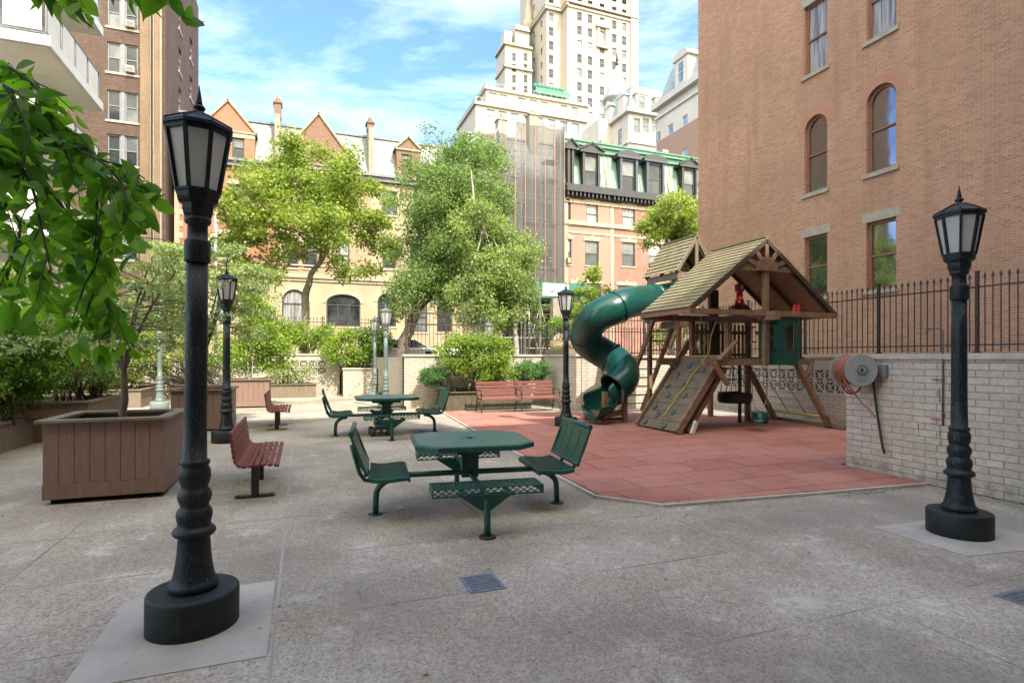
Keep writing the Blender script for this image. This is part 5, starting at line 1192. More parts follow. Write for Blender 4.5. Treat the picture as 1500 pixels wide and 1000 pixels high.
# tyre swing
ty = thing('tyre_swing', 'black tyre swing hanging flat on ropes under the deck', 'swing', (9.4, 10.25, .55))
mb = MB(); tx, tyy, tz = 9.4, 10.25, .70
prof = [(.20, -.08), (.27, -.12), (.345, -.115), (.375, -.085), (.385, -.03), (.385, .03), (.375, .085), (.345, .115), (.27, .12), (.20, .08), (.215, .07), (.30, .095), (.35, .06), (.355, 0), (.35, -.06), (.30, -.095), (.215, -.07), (.20, -.08)]
mb.lathe(prof, 36, c=(tx, tyy, tz)); mb.build('tyre', 'tyre', ty)
for k in range(3):
    a = R(90+120*k); mb = MB(); p = Vector((tx+.30*math.cos(a), tyy+.30*math.sin(a), tz+.10)); mb.tube([p, p.lerp(Vector((tx, tyy, 1.6)), .5)+Vector((0, 0, 0)), Vector((tx+.08*math.cos(a), tyy+.08*math.sin(a), 1.58))], .011, 6); mb.build('rope', 'rope_tan', ty)
# little trapeze ladder hanging just behind the tyre
tl = thing('rope_ladder', 'small triangular rope ladder with wooden rungs above the tyre', 'rope ladder', (9.55, 10.7, .8))
for s in (-1, 1):
    mb = MB(); mb.tube([(9.62+.10*s, 10.7, 1.58), (9.62+.25*s, 10.7, .75)], .011, 6); mb.build('rope', 'rope', tl)
for z_, w_ in ((1.38, .2), (1.10, .24), (.80, .30)):
    mb = MB(); mb.beam((9.62-w_, 10.7, z_), (9.62+w_, 10.7, z_), .05, .03); mb.build('rung', 'panel_grey', tl)
mb = MB(); mb.tube([(10.15, 10.9, PZ), (10.15, 10.9, 1.5)], .045, 10); mb.build('deck_prop', 'pipe', ps)
# baby swing on chains
bs = thing('bucket_swing', 'teal and black bucket baby swing on long chains', 'swing', (9.4, 9.5, .3))
mb = MB(); bx_, by_ = 9.4, 9.5; mb.smooth = True
pr = [(.14, .20), (.175, .205), (.185, .28), (.19, .42), (.18, .43), (.165, .42), (.155, .28), (.13, .24), (.001, .235)]
mb.lathe([(.001, .20)]+pr, 20, c=(bx_, by_, -.0), sx=.8, sy=1.15); mb.build('bucket', 'slide_dark', bs)
mb = MB(); mb.lathe([(.06, .215), (.11, .21), (.125, .27), (.115, .28), (.06, .275)], 16, c=(bx_-.075, by_-.06, 0), sx=.8); mb.build('seat_lining', 'teal', bs)
for y in (9.29, 9.73):
    mb = MB(); top = Vector((9.4, y, 2.43)); bot = Vector((9.4, by_+(y-by_)*.92, .72)); nl = 44
    for i in range(nl):
        c0_ = top.lerp(bot, i/nl); c1_ = top.lerp(bot, (i+1)/nl); w_ = Vector((.010, 0, 0)) if i % 2 else Vector((0, .010, 0)); e_ = (c0_-c1_)*.2
        mb.tube([c0_+e_-w_*.3, c0_-w_, c1_-w_, c1_-e_-w_*.3, c1_-e_+w_*.3, c1_+w_, c0_+w_, c0_+e_+w_*.3], .0055, 4, close=True)
    mb.build('chain', 'chain', bs)
    mb = MB(); mb.tube([bot, Vector((9.28, by_+(y-by_)*.85, .42))], .006, 5); mb.tube([bot, Vector((9.52, by_+(y-by_)*.85, .42))], .006, 5); mb.build('hanger', 'rope_tan', bs)

# ================================================================== BUILDINGS
# --- big red brick house on the right
XB = 17.0
t = thing('brick_house', 'tall plain red brick side wall with six windows on the right, behind the iron fence', 'building', (24, 8, ST))
wr = []
for (ya, yb_) in ((14.15, 15.08), (11.76, 12.72)):
    wr += [(ya, yb_, 3.78, 5.95, 0), (ya, yb_, 7.5, 10.2, .47), (ya, yb_, 11.75, 14.25, 0)]
mb = MB(); shell(mb, XB, 34, -14, 20.85, -.5, 21, left=[h if h[4] else h[:4] for h in wr]); mb.build('wall', 'red_brick', t)
for i, h in enumerate(wr):
    gl = ['glass_near', 'glass_near', 'glass_curtain'][i % 3]
    wo = window(t, FXm(XB), h[0], h[1], h[2], h[3], h[4], dep=.14, fr='win_brown', gl=gl, fw=.09, mid=.5, sill='stone_sill', lintel=None if h[4] else ('stone_sill', .30))
    if h[4]:
        a_ = MB(); F = FXm(XB); o_ = arcpts(h[0]-.34, h[1]+.34, h[3]+.34, .47+.34, 26); i_ = arcpts(h[0]-.01, h[1]+.01, h[3]+.01, .48, 26)
        for k in range(26):
            p, q_ = Vector(o_[k]), Vector(o_[k+1]); r_, s_ = Vector(i_[k]), Vector(i_[k+1]); e_ = .04
            for (m0, m1) in ((.0, .32), (.35, .65), (.68, 1.0)):
                A_, B_, C_, D_ = r_.lerp(p, m0).lerp(s_.lerp(q_, m0), e_), s_.lerp(q_, m0).lerp(r_.lerp(p, m0), e_), s_.lerp(q_, m1).lerp(r_.lerp(p, m1), e_), r_.lerp(p, m1).lerp(s_.lerp(q_, m1), e_)
                a_.hexa([F(*A_, -.01), F(*B_, -.01), F(*B_, .008), F(*A_, .008), F(*D_, -.01), F(*C_, -.01), F(*C_, .008), F(*D_, .008)])
        M.setdefault('arch_brick', pm('arch_brick', (.44, .235, .15), (.35, .175, .115), .85, 30)); a_.build('arch_bricks', 'arch_brick', wo)
mb = MB(); mb.mbox(FXm(XB), -13.9, 20.8, ST-.1, 1.55, 0, .05); mb.build('base_course', 'stone_sill', t)
# --- apartment block that stands behind the camera and shades the yard
t = thing('apartment_block', 'tall brick apartment block behind the camera that shades the yard', 'building', (0, -16, 0))
fr_ = [(x, x+1.6, z, z+1.7) for x in [-22+3.6*i for i in range(15)] for z in [3+3*j for j in range(8)]]
mb = MB(); shell(mb, -26, 7.5, -22, -5.5, -.5, 26.2); mb.box(7.5, 36, -24, -7.5, -.5, 24.5)
mb.build('wall', 'buff_brick', t)
mb = MB()
for (a, b_, c_, d_) in fr_:
    if b_ < 7.2: mb.poly([(a, -5.498+10.999*0, c_), (b_, -5.498, c_), (b_, -5.498, d_), (a, -5.498, d_)])
# windows on the side that faces the yard
mb = MB()
for (a, b_, c_, d_) in fr_:
    y_ = -5.5 if b_ < 7.4 else -7.5
    mb.box(a, b_, y_-.05, y_+.02, c_, d_)
o = mb.build('windows', 'glass_blue', t); 

# --- white balconied apartment at the far left
t = thing('balcony_building', 'white modern apartment block with cream balconies at the top left', 'building', (-14, 24, ST))
mb = MB(); shell(mb, -24, -8.9, 22.0, 25.2, -.5, 26, front=[(-13.6+0, -10.3, 2.9+2.8*k, 5.0+2.8*k) for k in range(8)]); mb.build('wall', 'balcony_white', t)
for k in range(8):
    window(t, FY(22.0), -13.6, -10.3, 2.9+2.8*k, 5.0+2.8*k, fr='win_grey', gl='glass_blue', mid=0, mull=3, fw=.09)
for k in range(6):
    zt = 2.60+2.80*k
    b_ = MB(); b_.box(-16, -6.95, 20.2, 24.9, zt-.17, zt+.13); sb = b_.build('balcony_slab', 'balcony_white', t)
    b_ = MB(); b_.box(-15.9, -7.06, 20.31, 24.8, zt-.185, zt-.171); b_.build('soffit', 'soffit_cream', sb)
    b_ = MB(); n = 4
    for i in range(n): y = 20.32+i*1.15; b_.box(-7.09, -7.06, y, y+.92, zt+.28, zt+1.16)
    for i in range(7): x = -8.1-i*1.15; b_.box(x, x+.92, 20.26, 20.29, zt+.28, zt+1.16)
    b_.build('balcony_panels', 'panel_cream', sb)
    b_ = MB(); b_.box(-7.10, -7.05, 20.25, 24.85, zt+1.19, zt+1.23); b_.box(-16, -7.05, 20.25, 20.30, zt+1.19, zt+1.23); b_.box(-7.09, -7.06, 20.25, 24.85, zt+.20, zt+.23); b_.box(-16, -7.05, 20.26, 20.29, zt+.20, zt+.23)
    for i in range(5): y = 20.27+i*1.145; b_.box(-7.095, -7.055, y-.02, y+.02, zt+.13, zt+1.2)
    for i in range(9): x = -7.07-i*1.15; b_.box(x-.02, x+.02, 20.255, 20.295, zt+.13, zt+1.2)
    b_.build('railing', 'rail_grey', sb)
# --- brown brick tower
t = thing('brick_tower_block', 'tall brown brick apartment tower with paired grey windows at the left', 'building', (-16, 50, ST))
X1 = -8.95; Y1 = 45.2; Y2 = 58.5
xa, _ = OY(157, Y1); xb_, _ = OY(202, Y1); rows = [OY(180, Y1, p)[1] for p in (-0+42, 108, 178, 242, 310)]
hs = [(xa, xb_, z, z+2.05) for z in [rows[0]+3.3, rows[0]]+rows[1:]+[rows[4]-3.3]]
sh = []
for (p, q_) in ((261.5, 264.5), (278, 281)):
    ya_ = OX(p, X1)[0]; yb_ = OX(q_, X1)[0]
    sh += [(min(ya_, yb_), max(ya_, yb_)+.3, z-.3, z+1.6) for z in [rows[0]+3.3, rows[0]]+rows[1:]]
mb = MB(); wall(mb, FY(Y1), -30, X1, -.5, 34, hs); wall(mb, FXp(X1), Y1, Y2, -.5, 34, sh); mb.poly([(-30, Y2, -.5), (X1, Y2, -.5), (X1, Y2, 34), (-30, Y2, 34)]); mb.build('wall', 'brown_brick', t)
mb = MB(); x2, _ = OY(206, Y1); x3, _ = OY(239, Y1); w_ = (x3-x2)
mb.box(x2, x2+w_*.42, Y1-.18, Y1, -.5, 34); mb.box(x2+w_*.58, x3-.02, Y1-.30, Y1, -.5, 34); mb.build('pilaster', 'buff_brick', t)
for (p, q_) in ((x2+w_*.46, x2+w_*.49), (x2+w_*.60, x2+w_*.63), (x3-.12, x3-.03)):
    mb = MB(); mb.box(p, q_, Y1-.34, Y1-.31 if p > x2+w_*.55 else Y1-.02, -.5, 34); mb.build('pale_strip', 'chimney_stone', t)
for i, h in enumerate(hs):
    xm_ = (h[0]+h[1])/2
    for k, (a, b_) in enumerate(((h[0], xm_-.12), (xm_+.12, h[1]))):
        wo = window(t, FY(Y1), a, b_, h[2], h[3], fr='win_grey', gl='glass_dark', fw=.09, mid=.5, mull=0, sill='tower_trim', blind=[0, 0, -1, 0, 1][(2*i+k) % 5])
        if (i, k) in ((1, 1), (2, 1), (0, 1)):
            ac = MB(); ac.box(a+.12, b_-.15, Y1-.32, Y1+.05, h[2]+.08, h[2]+.50); ac.build('air_conditioner', 'tower_trim', wo)
            ac = MB(); [ac.box(a+.17, b_-.20, Y1-.335, Y1-.322, h[2]+.13+.05*j, h[2]+.15+.05*j) for j in range(6)]; ac.build('louvres', 'win_grey', wo) if 0 else ac.build('air_conditioner_grille', 'win_grey', wo)
    mu = MB(); mu.box(xm_-.118, xm_+.118, Y1+.03, Y1+.16, h[2], h[3]); mu.build('mullion', 'win_grey', t)
for h in sh: window(t, FXp(X1), h[0], h[1], h[2], h[3], fr='win_grey', gl='glass_dark', sill='tower_trim', fw=.05)
# --- row houses across the street
YR = 46.0
def px_rect(r, Y=YR): # photo rectangle of an opening -> metres on the facade
    a, b_, c_, d_ = r; xm_ = (a+b_)/2; x0_, _ = OY(a, Y); x1_, _ = OY(b_, Y); return (x0_, x1_, OY(xm_, Y, d_)[1], OY(xm_, Y, c_)[1])
def mansard(par, x0, x1, z0, z1, y0=YR, dy=1.6, matn='slate', name='roof'):
    mb = MB(); mb.hexa([(x0, y0-.02, z0), (x1, y0-.02, z0), (x1, y0+9, z0), (x0, y0+9, z0), (x0, y0+dy, z1), (x1, y0+dy, z1), (x1, y0+9, z1), (x0, y0+9, z1)]); r_ = mb.build(name, matn, par)
    mb = MB(); mb.box(x0, x1, y0+dy-.12, y0+dy+.25, z1+.001, z1+.16); mb.build('roof_edge', 'win_grey', r_); return r_
def gable(par, x0, x1, z0, ze, za, y0, wallm, trim, winr=None, depth=1.7):
    xm_ = (x0+x1)/2; mb = MB()
    if winr: wall(mb, FY(y0), x0, x1, z0, ze, [winr])
    else: wall(mb, FY(y0), x0, x1, z0, ze, [])
    mb.poly([(x0, y0, ze), (x1, y0, ze), (xm_, y0, za)]); mb.poly([(x0, y0, z0), (x0, y0+depth, z0), (x0, y0+depth, ze), (x0, y0, ze)]); mb.poly([(x1, y0, z0), (x1, y0+depth, z0), (x1, y0+depth, ze), (x1, y0, ze)])
    g_ = mb.build('gable', wallm, par)
    mb = MB()
    for s, xe in ((-1, x0-.14), (1, x1+.14)):
        mb.beam((xe, y0-.02, ze-.10), (xm_, y0-.02, za+.09), .22, .17, up=(0, 0, 1))
        mb.hexa([(xe, y0, ze-.08), (xm_, y0, za+.08), (xm_, y0+depth+1.2, za+.08), (xe, y0+depth+1.2, ze-.08), (xe, y0, ze-.02), (xm_, y0, za+.14), (xm_, y0+depth+1.2, za+.14), (xe, y0+depth+1.2, ze-.02)])
    mb.box(x0-.1, x1+.1, y0-.10, y0-.003, ze-.22, ze-.06); mb.build('gable_trim', trim, g_)
    if winr: window(g_, FY(y0), *winr, fr='win_dark', gl='glass_dark', fw=.09, blind=1, lean=True)
    return g_
def chimney(par, x, y, z0, z1, w_=.55, matn='dark_brick', pots=True):
    mb = MB(); mb.box(x-w_/2, x+w_/2, y, y+.9, z0, z1); mb.box(x-w_/2-.08, x+w_/2+.08, y-.08, y+.98, z1-.25, z1-.10); c_ = mb.build('chimney', matn, par)
    if pots: mb = MB(); mb.lathe([(.16, 0), (.13, .4)], 12, c=(x, y+.4, z1)); mb.build('chimney_pot', 'red_plain', c_)
ZC = OY(370, YR, 240)[1]; ZR = 19.9
def rowhouse(label, x0, x1, wallm, wins, ground='tan_stone', zgf=None, **kw):
    t = thing('row_house', label, 'house', ((x0+x1)/2, YR, ST), 'row houses across the street')
    zc_ = zgf or OY(450, YR, 404)[1]
    lo = [w_ for w_ in wins if (w_[0][2]+w_[0][3])/2 < zc_]; hi = [w_ for w_ in wins if (w_[0][2]+w_[0][3])/2 >= zc_]
    H_ = lambda L_: [(*w_[0], w_[1].get('rise', 0)) if w_[1].get('rise') else w_[0] for w_ in L_]
    mb = MB(); wall(mb, FY(YR), x0, x1, ST-.3, zc_, H_(lo)); mb.build('ground_floor', ground, t)
    mb = MB(); wall(mb, FY(YR), x0, x1, zc_, ZC, H_(hi)); mb.box(x0+.02, x1-.02, YR+.4, YR+9, ST-.2, ZC); mb.build('wall', wallm, t)
    for w_ in wins:
        k = dict(w_[1]); window(t, FY(YR), *w_[0], k.pop('rise', 0), fr=k.pop('fr', 'win_dark'), gl=k.pop('gl', 'glass_dark'), fw=.10, sill=k.pop('sill', 'tan_light'), **k)
    mb = MB(); F = FY(YR); mb.mbox(F, x0+.01, x1-.01, zc_-.18, zc_+.10, 0, .22); mb.mbox(F, x0+.01, x1-.01, zc_-.42, zc_-.181, 0, .10); mb.mbox(F, x0+.01, x1-.01, zc_+.75, zc_+.85, 0, .08); mb.build('string_course', 'tan_light', t)
    mb = MB(); mb.mbox(F, x0+.01, x1-.01, ZC-.35, ZC-.02, 0, .30); mb.mbox(F, x0+.01, x1-.01, ZC-.02, ZC+.16, 0, .48); mb.build('cornice', kw.get('cornice', 'win_grey'), t)
    return t, zc_
xh = [OY(p, YR)[0] for p in (255, 404, 543, 690)]
R_ = px_rect
W1 = [(R_((303, 360, 342, 378)), dict(rise=1.1, mid=.0, mull=2, lintel=None)), (R_((358, 378, 425, 470)), dict(gl='glass_dark', blind=-1)), (R_((265, 285, 425, 470)), {}), (R_((318, 342, 425, 470)), dict(gl='glass_curtain')), (R_((275, 300, 270, 302)), {}), (R_((335, 360, 270, 302)), {})]
h1, zcg = rowhouse('orange brick row house with a pointed gable beside the brown tower', xh[0], xh[1], 'orange_brick', W1)
mansard(h1, xh[0], xh[1], ZC+.16, ZR)
g0, g1 = OY(294, YR-.3)[0], OY(373, YR-.3)[0]; gz = lambda px, py: OY(px, YR-.3, py)[1]
gable(h1, g0, g1, ZC+.1, gz(340, 190), gz(328, 147), YR-.3, 'orange_brick', 'chimney_stone', R_((340, 358, 199, 233), YR-.3))
mb = MB(); 
for i in range(24):
    z = 9+i*.42
    xe = xh[0]+.02; mb.mbox(FY(YR), xe, xe+(.55 if i % 2 else .32), z, z+.395, 0, .035)
mb.mbox(FY(YR), xh[0]+.02, xh[0]+.3, 9, 19, 0, .03)
mb.build('quoins', 'tan_light', h1)
mb = MB(); mb.mbox(FY(YR-.3), g0-.02, g1+.02, gz(340, 190)-.55, gz(340, 190)-.24, 0, .04); mb.mbox(FY(YR-.3), OY(336, YR-.3)[0], OY(362, YR-.3)[0], gz(345, 199)+.003, gz(345, 199)+.35, 0, .05); mb.build('gable_band', 'tan_light', h1)
W2 = [(R_((413, 450, 424, 478)), dict(rise=.95, mid=.62, mull=1, gl='glass_curtain')), (R_((478, 528, 431, 478)), dict(rise=.7, mid=.66, mull=2)), (R_((445, 465, 350, 393)), dict(blind=1)), (R_((491, 512, 353, 394)), dict(gl='glass_curtain')), (R_((420, 437, 348, 392)), {}), (R_((440, 462, 275, 310)), {}), (R_((490, 512, 278, 312)), {})]
h2, _ = rowhouse('tan stone and brick row house with the wide middle gable', xh[1], xh[2], 'peach_brick', W2)
mansard(h2, xh[1], xh[2], ZC+.16, ZR)
gable(h2, OY(408, YR-.3)[0], OY(523, YR-.3)[0], ZC-1.2, gz(460, 238), gz(479, 169), YR-.3, 'dark_brick', 'chimney_stone', R_((450, 466, 213, 236), YR-.3))
W3 = [(R_((553, 580, 430, 478)), dict(rise=.7, mid=.6)), (R_((606, 626, 442, 486)), dict(gl='glass_blind')), (R_((640, 662, 440, 486)), dict(gl='glass_dark')), (R_((560, 580, 355, 393)), {}), (R_((600, 622, 357, 395)), {}), (R_((645, 665, 360, 398)), {}), (R_((560, 582, 280, 315)), {}), (R_((640, 662, 283, 318)), {})]
h3, _ = rowhouse('tan row house behind the tall green tree with the small brick dormer', xh[2], xh[3], 'tan_stone', W3)
mansard(h3, xh[2], xh[3], ZC+.16, ZR)
gable(h3, OY(581, YR-.1)[0], OY(616, YR-.1)[0], ZC+.1, OY(598, YR, 218)[1], OY(598, YR, 202)[1], YR-.1, 'dark_brick', 'chimney_stone', R_((588, 603, 226, 240), YR-.1))
for i, (px, zt) in enumerate(((406.5, 21.4), (543.5, 20.9))):
    x = OY(px, YR)[0]; par = (h1, h2)[i]
    mb = MB(); mb.box(x-.2, x+.2, YR-.15, YR+2.2, ZC-.1, ZR+.25); mb.build('party_wall', 'chimney_stone', par)
    chimney(par, x, YR+.3, ZR+.2, zt, .5)
# ornament: arches over ground windows
for h_, W__ in ((h2, W2), (h3, W3), (h1, W1)):
    for r_, k in W__:
        mb = MB()
        if k.get('rise'):
            o_ = arcpts(r_[0]-.28, r_[1]+.28, r_[3]+.28, k['rise']+.28, 14); i_ = arcpts(r_[0]-.01, r_[1]+.01, r_[3]+.01, k['rise'], 14); F = FY(YR)
            for q_ in range(14): mb.hexa([F(*i_[q_], -.01), F(*i_[q_+1], -.01), F(*i_[q_+1], .05), F(*i_[q_], .05), F(*o_[q_], -.01), F(*o_[q_+1], -.01), F(*o_[q_+1], .05), F(*o_[q_], .05)])
        else: F = FY(YR); mb.mbox(F, r_[0]-.15, r_[1]+.15, r_[3]+.003, r_[3]+.28, 0, .06)
        mb.build('window_surround', 'tan_light', h_)
# flagpole-like pale mast in front of the first house
x_, y_ = OY(316, 38)[0], 38
mb = MB(); mb.tube([(x_, y_, ST), (x_, y_, OY(316, 38, 312)[1])], [.11, .075], 10); mb.lathe([(.16, 0), (.16, .25), (.11, .35)], 12, c=(x_, y_, ST)); tag(mb.build('mast', 'steel_white'), 'pale slim mast standing in front of the arched window of the orange house', 'pole')
# scaffolded house
x4, x5 = xh[3], OY(826, YR)[0]
t = thing('scaffolded_house', 'grey house wrapped in scaffolding and dark netting', 'house', ((x4+x5)/2, YR, ST))
mb = MB(); hw = [(x4+1.2+2.6*i, x4+2.4+2.6*i, 6.2+3.6*j, 8.3+3.6*j) for i in range(3) for j in range(3)]; wall(mb, FY(YR), x4, x5, ST-.3, 17.6, hw); mb.box(x4+.02, x5-.02, YR+.5, YR+9, ST-.3, 17.5); mb.build('wall', 'chimney_stone', t)
for h in hw: window(t, FY(YR), *h, fr='win_dark', gl='glass_dark', lean=True)
mansard(t, x4, x5, 17.6, 21.6, dy=1.8)
chimney(t, OY(742, YR)[0], YR+1, 20, 23.2, .8, 'chimney_stone'); chimney(t, OY(790, YR)[0], YR+1.2, 20, 24.2, .9, 'chimney_stone')
sc_ = thing('scaffolding', 'steel scaffold with dark debris netting and orange seams', 'scaffolding', ((x4+x5)/2, 44, ST))
YS = 43.6; xs0, xs1 = OY(700, YS)[0], OY(827, YS)[0]; zt = OY(800, YS, 186)[1]
mb = MB()
n = 40
for (xa_, xb2, za_, zb_) in ((xs0, xs0+(xs1-xs0)*.42, 5.6, zt-1.2), (xs0+(xs1-xs0)*.42+.01, xs1, 5.6, zt)):
    nn_ = 14
    for i in range(nn_):
        a, b_ = xa_+(xb2-xa_)*i/nn_, xa_+(xb2-xa_)*(i+1)/nn_; f_ = lambda x: YS+.10*math.sin(x*2.3)+.05*math.sin(x*5.1)
        mb.poly([(a, f_(a), za_), (b_, f_(b_), za_), (b_, f_(b_), zb_+.12*math.sin(b_*3)), (a, f_(a), zb_+.12*math.sin(a*3))])
mb.poly([(xs1, f_(xs1), 5.6), (xs1, YR-.1, 5.6), (xs1, YR-.1, zt), (xs1, f_(xs1), zt)])
mb.build('netting', 'netting', sc_, recalc=False)
for i in range(9):
    x = xs0+.5+(xs1-xs0-.6)*i/8; mb = MB(); mb.box(x-.016, x+.016, YS-.20, YS-.17, 5.6, zt-(1.2 if i < 4 else .2)); mb.build('seam', 'seam_orange', sc_)
mb = MB()
for i in range(5):
    x = xs0+.3+(xs1-xs0-.5)*i/4
    for y in (44.0, 45.3): mb.tube([(x, y, ST), (x, y, zt-.3)], .035, 6)
for z in [ST+2.05*j for j in range(1, 10)]:
    for y in (44.0, 45.3): mb.tube([(xs0+.2, y, z), (xs1-.1, y, z)], .028, 5)
for i in range(4):
    x = xs0+.3+(xs1-xs0-.5)*i/4
    for j in range(4): z = ST+4.1+j*4.1; mb.tube([(x, 43.95, z), (x+(xs1-xs0)/4, 43.95, z+4.0)], .02, 5)
mb.build('tubes', 'steel_white', sc_)
for z in [ST+2.05*j for j in (2, 3.9, 5.8, 7.7, 8.5)]:
    mb = MB(); mb.box(xs0+.3+(6 if z > 17 else 0), xs1-.2, 44.0, 45.2, z, z+.07); mb.build('platform', 'panel_grey', sc_)
# sidewalk shed
sx0, sx1 = OY(765, 41.5)[0], OY(858, 41.5)[0]
t = thing('sidewalk_shed', 'green boarded pavement shed under the scaffolding', 'shed', ((sx0+sx1)/2, 42, ST))
zt0, zt1 = OY(820, 41.5, 437)[1], OY(820, 41.5, 414)[1]
mb = MB()
for i in range(7): a = sx0+(sx1-sx0)*i/7; mb.box(a+.01, a+(sx1-sx0)/7-.01, 41.45, 41.5, zt0, zt1)
mb.box(sx0, sx1, 41.5, 45.4, zt0-.05, zt0+.1); mb.build('parapet', 'shed_green', t)
mb = MB()
for i in range(5): 
    x = sx0+.3+(sx1-sx0-.6)*i/4
    for y in (41.6, 45.1): mb = MB(); mb.box(x-.06, x+.06, y-.06, y+.06, ST, zt0-.05); mb.build('post', 'panel_grey', t)
mb = MB()
for i in range(3):
    x = sx0+.3+(sx1-sx0-.6)*i/4; q_ = (sx1-sx0-.6)/4
    mb.tube([(x, 41.5, ST+.3), (x+q_, 41.5, zt0-.6)], .02, 5); mb.tube([(x, 41.5, zt0-.6), (x+q_, 41.5, ST+.3)], .02, 5); mb.tube([(x, 41.5, zt0-.6), (x+q_, 41.5, zt0-.6)], .02, 5); mb.tube([(x, 41.5, ST+1.1), (x+q_, 41.5, ST+1.1)], .03, 5)
mb.build('braces', 'coping', t)
mb = MB(); mb.box(sx0, sx1, 45.3, 45.4, ST, zt0-.06); mb.build('dark_hoarding', 'bark_dark', t)
mb = MB(); x_ = OY(820, 40.9)[0]; mb.box(x_-.45, x_+.45, 41.2, 41.9, ST, zt0-.06); mb.build('pier', 'chimney_stone', t)
gx0, gx1 = OY(795, 41.4)[0], OY(833, 41.4)[0]; gz0, gz1 = OY(812, 41.4, 433.5)[1], OY(812, 41.4, 415.5)[1]
sg = MB(); sg.box(gx0, gx1, 41.38, 41.44, gz0, gz1); sgo = tag(sg.build('banner', 'sign_white'), 'white banner with small dark lettering fixed on the green shed', 'sign')
tx = bpy.data.curves.new('lettering', 'FONT'); tx.body = 'LA INSTALLATION'; tx.size = .25; tx.offset = .010; tx.extrude = .004; tx.align_x = 'LEFT'; tx.shear = .15
to = bpy.data.objects.new('lettering', tx); C.objects.link(to); to.parent = sgo; to.location = (gx0+.22, 41.37, gz0+.28); to.rotation_euler = (PI/2, 0, 0); tx.materials.append(M['ink'])
bpy.context.view_layer.update(); me_ = bpy.data.meshes.new_from_object(to); bpy.data.objects.remove(to); to = bpy.data.objects.new('lettering', me_); C.objects.link(to); to.parent = sgo; to.location = (gx0+.22, 41.37, gz0+.28); to.rotation_euler = (PI/2, 0, 0)
mb = MB(); rg = random.Random(2); x = gx0+.25
while x < gx1-.3: d_ = rg.uniform(.08, .2); mb.box(x, x+d_, 41.372, 41.379, gz1-.26, gz1-.17); x += d_+.06
mb.box(gx0+.22, gx0+.9, 41.372, 41.379, gz0+.15, gz0+.18); mb.build('faded_line', 'ink_pale', sgo)
